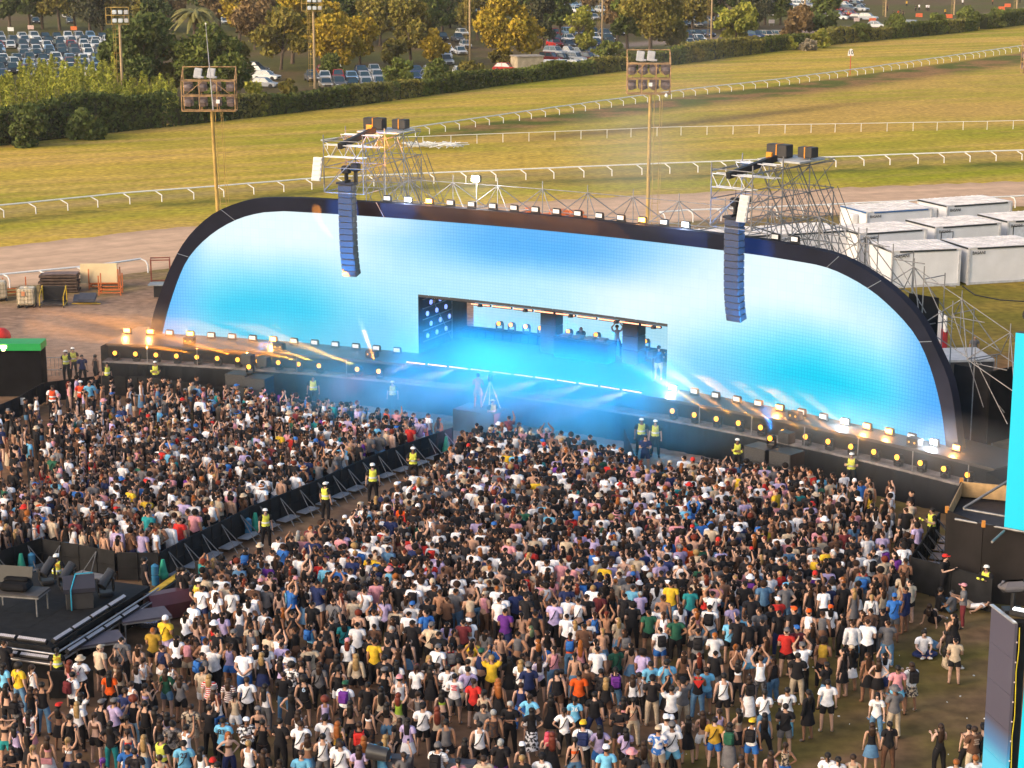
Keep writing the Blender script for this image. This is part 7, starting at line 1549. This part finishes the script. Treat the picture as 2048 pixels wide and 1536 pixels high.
for d in IND:
    lab = d['base']
    if cnt[lab] > 1:
        nb = sorted((q for q in IND if q is not d), key=lambda q: (q['loc']-d['loc']).length)[:14]; cand = []
        for q in nb:
            rr = q['short']+(' and '+words(q)[2] if sh[q['short']] > 1 and words(q)[2] else ''); dx, dy = q['px']-d['px'], q['py']-d['py']
            rel = ('left of' if dx > 0 else 'right of') if abs(dx) > abs(dy)*.8 else ('behind' if dy > 0 else 'in front of')
            rel = {'behind': 'just beyond', 'in front of': 'nearer than'}.get(rel, rel); cand.append((sh[q['short']], rel, rr, wc(rr)))
        cand.sort(key=lambda c_: (c_[0] > 2, c_[3] > 4, c_[0]))
        for c_ in cand:
            l2 = d['base']+', '+c_[1]+' '+c_[2]
            if seen[l2] == 0 and wc(l2) <= 16: lab = l2; break
        else:
            for c_ in cand:
                l2 = 'person in '+d['short']+', '+c_[1]+' '+c_[2]
                if seen[l2] == 0 and wc(l2) <= 16: lab = l2; break
    seen[lab] += 1; d['o']['label'] = lab; d['o']['category'] = 'person'; d['o']['group'] = 'people in the nearest part of the crowd' if not d.get('special') else 'people sitting and standing at the right barrier'
# ---------------------------------------------------------------- staff, guards, artists
def vip(px_, py_, desc, label, rz, z=0, head=True, vest=None, hat=None, loc=None, grp=None, **kw):
    d = parse((px_, py_)+tuple(desc.split())+('',)); d['pose'] = kw.get('pose', 'down'); d['face'] = abs(((rz+math.pi) % (2*math.pi))-math.pi) < 1.7; d['sh'] = (.02, .02, .02)
    if 'wide' in kw: d['wide'] = kw['wide']
    p = loc if loc is not None else G(px_, py_, z+(1.78 if head else 0))
    p = Vector((p.x, p.y, z)) if loc is None else p
    o = dress_person(d, p, rz); o['label'] = label; o['category'] = 'person'
    if grp: o['group'] = grp
    B = body(d['pose'], d['sex'])
    def part(nm, code, c_):
        q = bpy.data.objects.new(nm, B.part(code)); SC.collection.objects.link(q); q.parent = o; q.color = (*c_, 1); return q
    if vest: part('safety_vest', 'vest', vest); part('reflective_band', 'band', (.7, .72, .72) if vest[0] < .6 or vest[1] > .3 else (.7, .7, .7))
    if hat: part('white_cap', 'hatcap', hat)
    placed.append((p.x, p.y)); return o, B
HV = (.6, .62, .09); HVO = (.75, .09, .03)
g1 = 'guards in yellow vests'
def gps(o, B):
    ax_ = Matrix(((-1, 0, 0), (0, 0, 1), (0, 1, 0))); text_child(o, 'GPS', .17, (.5, .2, .02), B.J['chest'][0]+Vector((0, .168, .07)), ax_)
KG = [(77, 690, 'sk Tk Pk', 'guard in yellow vest standing against the black booth with green fascia', .2, 0, {}), (131, 702, 'sk Tk Pk', 'left guard in yellow vest of the pair behind the fence, left of the stage', -.3, 0, {}), (145, 697, 'sk Tk Pk', 'right guard in yellow vest of the pair behind the fence, left of the stage', .3, 0, dict(pose='phone')), (213, 722, 'pk Tk Pk', 'guard leaning at the left corner of the stage skirt, yellow vest, no cap', .5, 0, {}), (310, 720, 'sk Tk Pk', 'guard in yellow vest standing alone before the left stage skirt, arms folded', 0, 0, dict(pose='fold')),
      (626, 751, 'n Tk Pk', 'guard in yellow vest in blue smoke before the stage, left of two', 0, 0, dict(wide=1.1)), (785, 760, 'sk Tk Pk', 'guard in yellow vest and white cap in blue smoke, right of two on the rail', 0, 0, {}), (985, 797, 'sk Tk Pk', 'guard in pale vest crouching in smoke by the camera tripod', .6, 0, {}), (1283, 838, 'sk Tk Pk', 'left guard of the pair in yellow vests on the open pit ground', .1, 0, dict(wide=1.08)), (1311, 842, 'sk Tk Pk', 'right guard of the pair in yellow vests on the open pit ground', -.1, 0, {}),
      (1475, 874, 'sk Tk Pk', 'guard with folded arms and yellow vest left of the right subwoofer stacks', 0, 0, dict(pose='fold')), (1704, 904, 'sk Tk Pk', 'guard holding a radio before the right stage skirt, yellow vest', -.3, 0, dict(pose='phone', wide=1.08)), (1865, 1018, 'sk Tk Pk', 'guard leaning over the stepped barrier at right, yellow vest', -1.2, 0, dict(pose='phone')), (1974, 1128, 'sk Tk Pk', 'guard behind the tall black barrier at right, yellow vest, arm stretched', -.7, 0, dict(pose='phone')),
      (826, 896, 'sk Tk Pk', 'guard in yellow vest in the barrier corridor near the green bag', 0, 0, dict(pose='phone')), (745, 930, 'sk Tk Pk', 'guard with back turned in the barrier corridor, yellow vest', 3.3, 0, {}), (650, 962, 'sk Tk Pk', 'guard in yellow vest in the corridor, beside staff in black', 2.6, 0, {}), (530, 1014, 'sk Tk Pk', 'guard in yellow vest by the blue jugs halfway up the corridor', .4, 0, {}), (112, 1112, 'sk Tk Pk', 'guard in yellow GPS vest behind the small stage, back turned', 3.1, 0, {}), (397, 1160, 'sk Tk Pk', 'guard in yellow GPS vest beside the red covered box, hands behind back', 3.0, 0, dict(pose='behind', wide=1.1)), (113, 1286, 'pk Tk Pk', 'guard in yellow GPS vest at the front corner of the small stage', 3.2, 0, {}), (322, 1474, 'sk Tk Pk', 'person in yellow vest and orange trousers at the lower left', 2.6, 0, {})]
for a, y, ds, lb, rz, z, kw in KG:
    if y == 1474: ds = 'sk Tk Po'
    o, B = vip(a, y, ds, lb, rz, z, vest=HV, hat=(.7, .7, .7) if ds[0] == 's' and y not in (1474, 1018) else None, grp=g1, **kw)
    if 'GPS' in lb: gps(o, B)
vip(462//3+7, 762, 'sk Tr Pk', 'person in red safety vest and white helmet behind the left fence', .1, hat=(.75, .75, .75), vest=HVO); vip(104, 770, 'sk Tw Pk', 'person in red vest over white shirt behind the bend of the left fence', .1, vest=HVO)
vip(163, 706, 'sk TN Pk', 'person in navy tee beside the guard pair left of the stage', .5); vip(190, 706, 'pk Vk Pk', 'woman in black sleeveless outfit walking behind the left fence', 2.6, pose='walk')
vip(178, 762, 'sk Tc Hk', 'tall person in light blue shirt and black shorts before the left fence', .2, wide=1.05); vip(1291, 870, 'sk TN HN', 'person in navy tee and shorts with phone on the open pit ground', -.2, pose='phone')
vip(1411, 925, 'cKk Tk Pk', 'person in black tee with raised arm at the crowd edge by the pit', .1, pose='up1'); vip(1950, 668, 'n Tg Pk', 'bald person in grey tee standing on the lawn behind the stage', .1)
vip(1740, 529, 'sk Tk Pk', 'person in black half hidden between the arch and the front cabin', .5, z=0)
vip(1890, 1112, 'cRk Tk Pk', 'person in red helmet and black shirt behind the tall black barrier', .9, pose='phone'); o, B = vip(1886, 1110, 'sk Tk Pk', 'x', 0) if False else (None, None)
vip(288, 1112, 'sk Tk Pk', 'man in black tee standing in the corridor by the plain barrier face', 2.0, wide=1.1); vip(366, 1134, 'sk Tk Pk', 'man in black with phone beside the yellow cable ramp, right of two', 2.4, pose='phone', wide=1.08); vip(357, 1132, 'sk Tk Pk', 'person in black close behind the man at the cable ramp', 2.0)
vip(0, 0, 'wr Tk Pk', 'DJ with long red hair bending over the table in the alcove', 0, loc=S(22.9, -3.95, DZ+.01), pose='dj'); vip(0, 0, 'sn S Pk', 'bare chested man on the alcove stage holding a phone up', .2, loc=S(24.9, -4.1, DZ+.01), pose='up2')
vip(0, 0, 'sk Tk He', 'camera operator in shorts at the right side of the alcove stage', 2.6, loc=S(29.2, -.9, DZ+.01), pose='phone'); vip(0, 0, 'sk Vp He', 'camera operator behind the tripod on the grey riser', 3.0, loc=S(21.9, dd(22)+2.5, 1.105), pose='phone')
t = thing('shoulder_camera', S(29.05, -.6, DZ+1.45), 'large broadcast camera in front of the operator in the alcove', 'camera'); c = Vector(t.location); b = MB(); b.box(c, (.3, .6, .34), ax=AX(29), bev=.04); b.tube(c+SN(29)*-.3, c+SN(29)*-.55, .1, 10); b.build('camera_body', BLKM, t); b = MB(); b.tube(c, c-Vector((0, 0, 1.4)), .04, 6); b.build('pedestal', BLKM, t)
for i, (a, y, cl) in enumerate(((1813, 14, 'Ty'), (1831, 24, 'Tk'), (1838, 22, 'Tw'), (1853, 22, 'Tw'), (1857, 23, 'Tw'), (1890, 32, 'Ty'), (1925, 12, 'Tw'), (1697, 36, 'Ty'), (1774, 24, 'Tk'), (1786, 34, 'Tk'), (1796, 34, 'To'), (1800, 33, 'Tk'), (1806, 35, 'Tk'), (1985, 10, 'To'), (2040, 6, 'Tr'), (1775, 20, 'Tn'))):
    p = G(a, y); d = parse((a, y, 'sk', cl, 'Pk', '')); d['pose'] = 'down'; d['sh'] = (.02, .02, .02); o = dress_person(d, p, R.uniform(-3, 3)); cw = COL[cl[1]][0]
    o['label'] = 'tiny far person in %s top %s' % (cw, ['left of the lone bush on the car park ground', 'standing first in the loose row above the lone bush', 'standing second in the loose row above the lone bush', 'third in the row above the lone bush', 'fourth in the row above the lone bush', 'on the road right of the lone bush', 'above the big far bushes', 'beside the silver parked car', 'just left of the thin mast by the bushes', 'right of the thin mast, alone', 'in the group of three before the bushes, left', 'in the group of three before the bushes, middle', 'in the group of three before the bushes, right', 'on the far road at top right', 'at the far top right corner', 'behind the thin mast at upper right'][i])
    o['category'] = 'person'; o['group'] = 'tiny people on the far car park'
# ---------------------------------------------------------------- the mass of the crowd (one object of kind stuff)
rs = np.random.RandomState(5); tri_cache = {}
def tris(me):
    me.calc_loop_triangles(); n = len(me.vertices); co = np.empty(n*3, np.float32); me.vertices.foreach_get('co', co); t_ = np.empty(len(me.loop_triangles)*3, np.int32); me.loop_triangles.foreach_get('vertices', t_); return co.reshape(-1, 3), t_.reshape(-1, 3)
def tpl(pose, sex, top, bot, hst, hat, bag):
    k = (pose, sex, top, bot, hst, hat, bag)
    if k in tri_cache: return tri_cache[k]
    B = body(pose, sex, False); Vs, Ts, Sl, o_ = [], [], [], 0; L_ = [(B.me, 0)]
    if top != 'S': L_.append((B.part(top+'g'), 1))
    L_.append((B.part(bot+'g'), 2))
    if hst != 'n': L_.append((B.part('hair'+hst), 3))
    if hat: L_.append((B.part('hat'+hat), 4))
    if bag: L_.append((B.part(bag), 5))
    for me, s_ in L_:
        v, t_ = tris(me)
        if len(v) == 0: continue
        Vs.append(v); Ts.append(t_+o_); Sl.append(np.full(len(v), s_)); o_ += len(v)
    tri_cache[k] = (np.concatenate(Vs), np.concatenate(Ts), np.concatenate(Sl)); return tri_cache[k]
LEFTP = [(0, 888), (60, 862), (96, 838), (150, 812), (230, 808), (400, 822), (560, 846), (700, 866), (830, 895), (890, 896), (740, 951), (620, 1007), (500, 1057), (385, 1117), (322, 1150), (240, 1150), (160, 1135), (85, 1122), (-20, 1155)]
RIGHTP = [(932, 926), (1010, 905), (1120, 930), (1238, 962), (1300, 1000), (1400, 984), (1470, 990), (1640, 1010), (1790, 1034), (1862, 1090), (1805, 1190), (1850, 1290), (1800, 1350), (1700, 1420), (1300, 1420), (900, 1400), (500, 1380), (395, 1290), (398, 1212), (440, 1190), (560, 1160), (700, 1094), (800, 1036), (880, 988)]
def inside(px_, py_, P):
    c = False
    for (x0, y0), (x1, y1) in zip(P, P[1:]+P[:1]):
        if (y0 > py_) != (y1 > py_) and px_ < (x1-x0)*(py_-y0)/(y1-y0)+x0: c = not c
    return c
grid = {}
for p in placed: grid.setdefault((int(p[0]/.6), int(p[1]/.6)), []).append(p)
def okp(x, y, r):
    a, b_ = int(x/.6), int(y/.6)
    return all((q[0]-x)**2+(q[1]-y)**2 > r*r for i in (-1, 0, 1) for j in (-1, 0, 1) for q in grid.get((a+i, b_+j), []))
crowd = []
for d in REST:
    p = ground_from_head(d['px'], d['py'], 1.7)
    crowd.append((p.x, p.y, d)); grid.setdefault((int(p.x/.6), int(p.y/.6)), []).append((p.x, p.y))
cut = min(d['py'] for d in IND if not d.get('special'))   # individuals own everything nearer than this head line
tries = 0
while tries < 60000:
    tries += 1; x, y = rs.uniform(-27, 24), rs.uniform(60, 104); a, b_ = PR(x, y); L_in = inside(a, b_, LEFTP); R_in = inside(a, b_, RIGHTP)
    if not (L_in or R_in): continue
    hy = PR(x, y, 1.7)[1]
    if R_in and hy > 1176: continue
    sp_ = .43
    if L_in: sp_ = .43+.5*max(0, 1-(a)/150.)*(b_ < 1020)+.35*(b_ < 880)*(a < 300)+.2*(b_ < 900)*(a < 450)
    else: sp_ = .42+.4*max(0, (a-1640)/200)
    if okp(x, y, sp_): crowd.append((x, y, None)); grid.setdefault((int(x/.6), int(y/.6)), []).append((x, y))
TOPC = ['k']*78+['w']*54+['e']*14+['g']*12+['n']*8+['b']*3+['c']*4+['r']*3+['o']*1+['y']*2+['p']*7+['v']*8+['t']*2+['G']*2+['N']*6+['m']*4+['j']*2+['V']*1
HC = ['k']*56+['n']*32+['r']*6+['o']*2+['y']*2+['g']*1
Vl, Tl, Cl, off = [], [], [], 0; rr_ = random.Random(9)
for x, y, d in crowd:
    sex = d['sex'] if d else rr_.choice('mffm'); top = d['tt'] if d else (rr_.choice('TTTTTTTTTVLTTTVS') if sex == 'm' else rr_.choice('TTTTVVVVCVDVLT')); bot = d['bt'] if d else (rr_.choice('PPPHH') if sex == 'm' else rr_.choice('PPPHKKM')); hst = d['hst'] if d else (rr_.choice('ssssssa') if sex == 'm' else rr_.choice('llwwplwla'))
    if hst == 'n' and not d and rr_.random() < .7: hst = 's'
    hat = (d['hat'][0] if d['hat'] else None) if d else (rr_.choice(['cap', 'cap', 'bucket', 'beanie']) if rr_.random() < .1 else None)
    pose = d['pose'] if d and d['pose'] else rr_.choice(['down', 'down', 'wide', 'fold', 'phone', 'fold', 'down', 'up2' if rr_.random() < .25 else 'down', 'up1' if rr_.random() < .25 else 'fold', 'fold', 'down', 'hips' if rr_.random() < .4 else 'down'])
    bag = ('strap' if d['x'] else 'pack' if d['pack'] else None) if d else rr_.choice([None]*10+['strap', 'strap', 'strap', 'pack'])
    V_, T_, Sl_ = tpl(pose, sex, top, bot, hst, hat, bag); k = (1.0 if sex == 'm' else .94)*rr_.uniform(.94, 1.06); rz = face_dir(x, y, .3); c_, s_ = math.cos(rz), math.sin(rz); W = V_*k; wx = rr_.uniform(.95, 1.12)
    Vl.append(np.stack([x+(W[:, 0]*c_-W[:, 1]*s_)*wx, y+(W[:, 0]*s_+W[:, 1]*c_)*wx, W[:, 2]], 1)); Tl.append(T_+off); off += len(V_)
    v = rr_.uniform(.75, 1.2); tc_ = np.array(COL[d['tc'] if d else rr_.choice(TOPC)][1])*v; bc_ = np.array(COL[d['bc'] if d else rr_.choice('kkkkkkjjjwegN')][1])*rr_.uniform(.8, 1.2); hc_ = np.array(HCOL[d['hc'] if d else rr_.choice(HC)][1]); ht_ = np.array(COL[d['hat'][1] if d and d['hat'] else rr_.choice('wwwkkkggeebpr')][1]); sk_ = np.array(rr_.choice(SKT)); bg_ = np.array(COL[rr_.choice('kkkkkgbVr') if bag == 'pack' else 'k'][1])
    Cl.append(np.stack([sk_, tc_, bc_, hc_, ht_, bg_])[Sl_])
me = npmesh('crowd', np.concatenate(Vl), np.concatenate(Tl), [mat('crowd_cloth', None, .8, spec=.15, attr='Col', var=.2, scale=9)], np.concatenate(Cl))
tag(nplink('crowd', me), 'densely packed mass of concert goers filling the field before the stage', 'crowd', kind='stuff')
print('PEOPLE', len(IND), len(crowd), len(me.polygons))
# ================================================================ STAGE SMOKE
def smoke_mat(name, dens, nscale, lo, hi, col=(.92, .97, 1), aniso=.25, power=1.0, detail=3.0, core=(0, 0, 0), ext=(1, 1, 1), homog=False):
    m = bpy.data.materials.new(name); m.use_nodes = True; t = m.node_tree; N = t.nodes; L = t.links; N.remove(N['Principled BSDF'])
    v = N.new('ShaderNodeVolumePrincipled'); v.inputs['Color'].default_value = (*col, 1); v.inputs['Anisotropy'].default_value = aniso; L.new(v.outputs[0], N['Material Output'].inputs['Volume'])
    if homog: v.inputs['Density'].default_value = dens; return m
    tc = N.new('ShaderNodeTexCoord'); sb = N.new('ShaderNodeVectorMath'); sb.operation = 'SUBTRACT'; sb.inputs[1].default_value = core; L.new(tc.outputs['Object'], sb.inputs[0])
    dv = N.new('ShaderNodeVectorMath'); dv.operation = 'DIVIDE'; dv.inputs[1].default_value = ext; L.new(sb.outputs[0], dv.inputs[0]); ln = N.new('ShaderNodeVectorMath'); ln.operation = 'LENGTH'; L.new(dv.outputs[0], ln.inputs[0])
    fo_ = N.new('ShaderNodeMapRange'); fo_.interpolation_type = 'SMOOTHSTEP'; fo_.inputs[1].default_value = .15; fo_.inputs[2].default_value = 1; fo_.inputs[3].default_value = 1; fo_.inputs[4].default_value = 0; L.new(ln.outputs['Value'], fo_.inputs[0])
    n = N.new('ShaderNodeTexNoise'); n.inputs['Scale'].default_value = nscale; n.inputs['Detail'].default_value = detail; L.new(tc.outputs['Object'], n.inputs['Vector'])
    mr = N.new('ShaderNodeMapRange'); mr.inputs[1].default_value = lo; mr.inputs[2].default_value = hi; mr.inputs[3].default_value = 0; mr.inputs[4].default_value = dens; L.new(n.outputs['Fac'], mr.inputs[0])
    mu = N.new('ShaderNodeMath'); mu.operation = 'MULTIPLY'; L.new(fo_.outputs[0], mu.inputs[0]); L.new(mr.outputs[0], mu.inputs[1]); L.new(mu.outputs[0], v.inputs['Density']); return m
def smoke_box(name, c, half, rz, m, label):
    b = MB(); b.box((0, 0, 0), tuple(2*h for h in half)); o = b.build(name, m); o.location = c; o.rotation_euler = (0, 0, rz); tag(o, label, 'smoke', kind='stuff'); return o
def rzu(u): return math.atan2(ST(u).y, ST(u).x)
smoke_box('smoke', S(22.6, 2.4, 2.95), (15, 9.6, 2.9), rzu(23), smoke_mat('smoke_blue_light_tint', .42, .2, .38, .7, ext=(15.5, 10.6, 3.6), core=(0, -1.8, -.9), col=(.2, .7, .94)), 'thick stage smoke rolling out of the alcove over the pit, tinted as if lit blue')  # blue stage light is tinted into the smoke's own colour
smoke_box('smoke', S(26, -7, 14), (9, 6, 6.5), rzu(26), smoke_mat('thin_smoke', .05, .12, .4, .75, ext=(9, 6, 6.5)), 'thin grey smoke drifting up behind the wall top')
# low haze lying along both wings of the deck
def wing(u0, u1, name, dens):
    b = MB(); us = rng(u0, u1, 16); sec = lambda u: [S(u, -.0+.15, DZ+.02), S(u, dd(u)+3.2, DZ-1.6), S(u, dd(u)+3.2, DZ+1.2), S(u, .15, DZ+1.8)]
    V_ = []
    for u in us: V_ += sec(u)
    n = len(us); b.add(V_, [(k*4+j, k*4+(j+1) % 4, k*4+4+(j+1) % 4, k*4+4+j) for k in range(n-1) for j in range(4)]+[(3, 2, 1, 0), ((n-1)*4, (n-1)*4+1, (n-1)*4+2, (n-1)*4+3)])
    o_ = b.build('deck_haze', smoke_mat(name, dens, .5, .3, .7, homog=True, aniso=.4)); bm = bmesh.new(); bm.from_mesh(o_.data); bmesh.ops.recalc_face_normals(bm, faces=bm.faces); bm.to_mesh(o_.data); bm.free(); tag(o_,# smoke_mat(name, dens, .5, .3, .7, homog=True, aniso=.4)),
        'faint haze over the %s wing of the deck where the orange beams show' % name[:5].strip('_'), 'smoke', kind='stuff')
wing(-7, 14.6, 'left_wing_haze', .024); wing(31.2, 54, 'right_wing_haze', .024)
b = MB(); us = rng(12.4, 33, 14); sec = [[S(u, -1.9, 10.35), S(u, 1.2, 10.0), S(u, 1.2, 11.5), S(u, -1.9, 12.4)] for u in us]; n = len(us)
b.add(sum(sec, []), [(k*4+j, k*4+(j+1) % 4, k*4+4+(j+1) % 4, k*4+4+j) for k in range(n-1) for j in range(4)]+[(3, 2, 1, 0), ((n-1)*4, (n-1)*4+1, (n-1)*4+2, (n-1)*4+3)])
o_ = b.build('top_haze', smoke_mat('top_haze', .006, .5, .3, .7, homog=True, aniso=.2)); bm = bmesh.new(); bm.from_mesh(o_.data); bmesh.ops.recalc_face_normals(bm, faces=bm.faces); bm.to_mesh(o_.data); bm.free(); tag(o_, 'faint smoke around the bright lamps along the wall top', 'smoke', kind='stuff')
# blue wash lamps added under the alcove ceiling to colour the smoke
wl = 0
for iu, u in enumerate((16.6, 19.3, 22, 24.7, 27.4, 29.6)):
    for o_, z, dn, pw in ((.25, OZ-.25, SN(u)*1.0+Vector((0, 0, -.55)), 1900), (-3.9, OZ-.35, SN(u)*1.0+Vector((0, 0, -.5)), 20)):
        c = S(u, o_, z); t = thing('added_wash_light', c, '%s added blue wash lamp from the left in the %s row under the alcove ceiling' % (ORD[iu], 'front' if o_ > -2 else 'rear'), 'stage lamp', 'added blue wash lamps in the alcove')
        b = MB(); b.tube(c+Vector((0, 0, .12)), c, .12, 8, .15); b.build('housing', BLKM, t); lamp(c-Vector((0, 0, .05)), (.0, .4, .95), pw, .12, t, math.radians(125), dn, 'added_wash_beam', .6)

# thin warm evening haze over the whole racecourse
b = MB(); b.box((0, 560, 14.5), (1300, 1240, 31)); hz = b.build('haze', smoke_mat('evening_haze', .00012, 1, 0, 1, col=(1, .93, .88), homog=True, aniso=.3)); tag(hz, 'thin pale evening haze softening the far trees and car parks', 'haze', kind='stuff')
for k in PRO:
    def _rm(o):
        for c in [c for c in bpy.data.objects if c.parent == o]: _rm(c)
        bpy.data.objects.remove(o)
    _rm(PRO[k])

# labels that still coincide are told apart by their order from the left
by_ = {}
for o in SC.objects:
    if o.parent is None and o.get('label') and o['label']: by_.setdefault(o['label'], []).append(o)
for l_, os_ in by_.items():
    if len(os_) > 1:
        os_.sort(key=lambda o: PR(*o.location)[0])
        for i, o in enumerate(os_): o['label'] = '%s, %s from the left' % (l_, ORD[min(i, 19)])
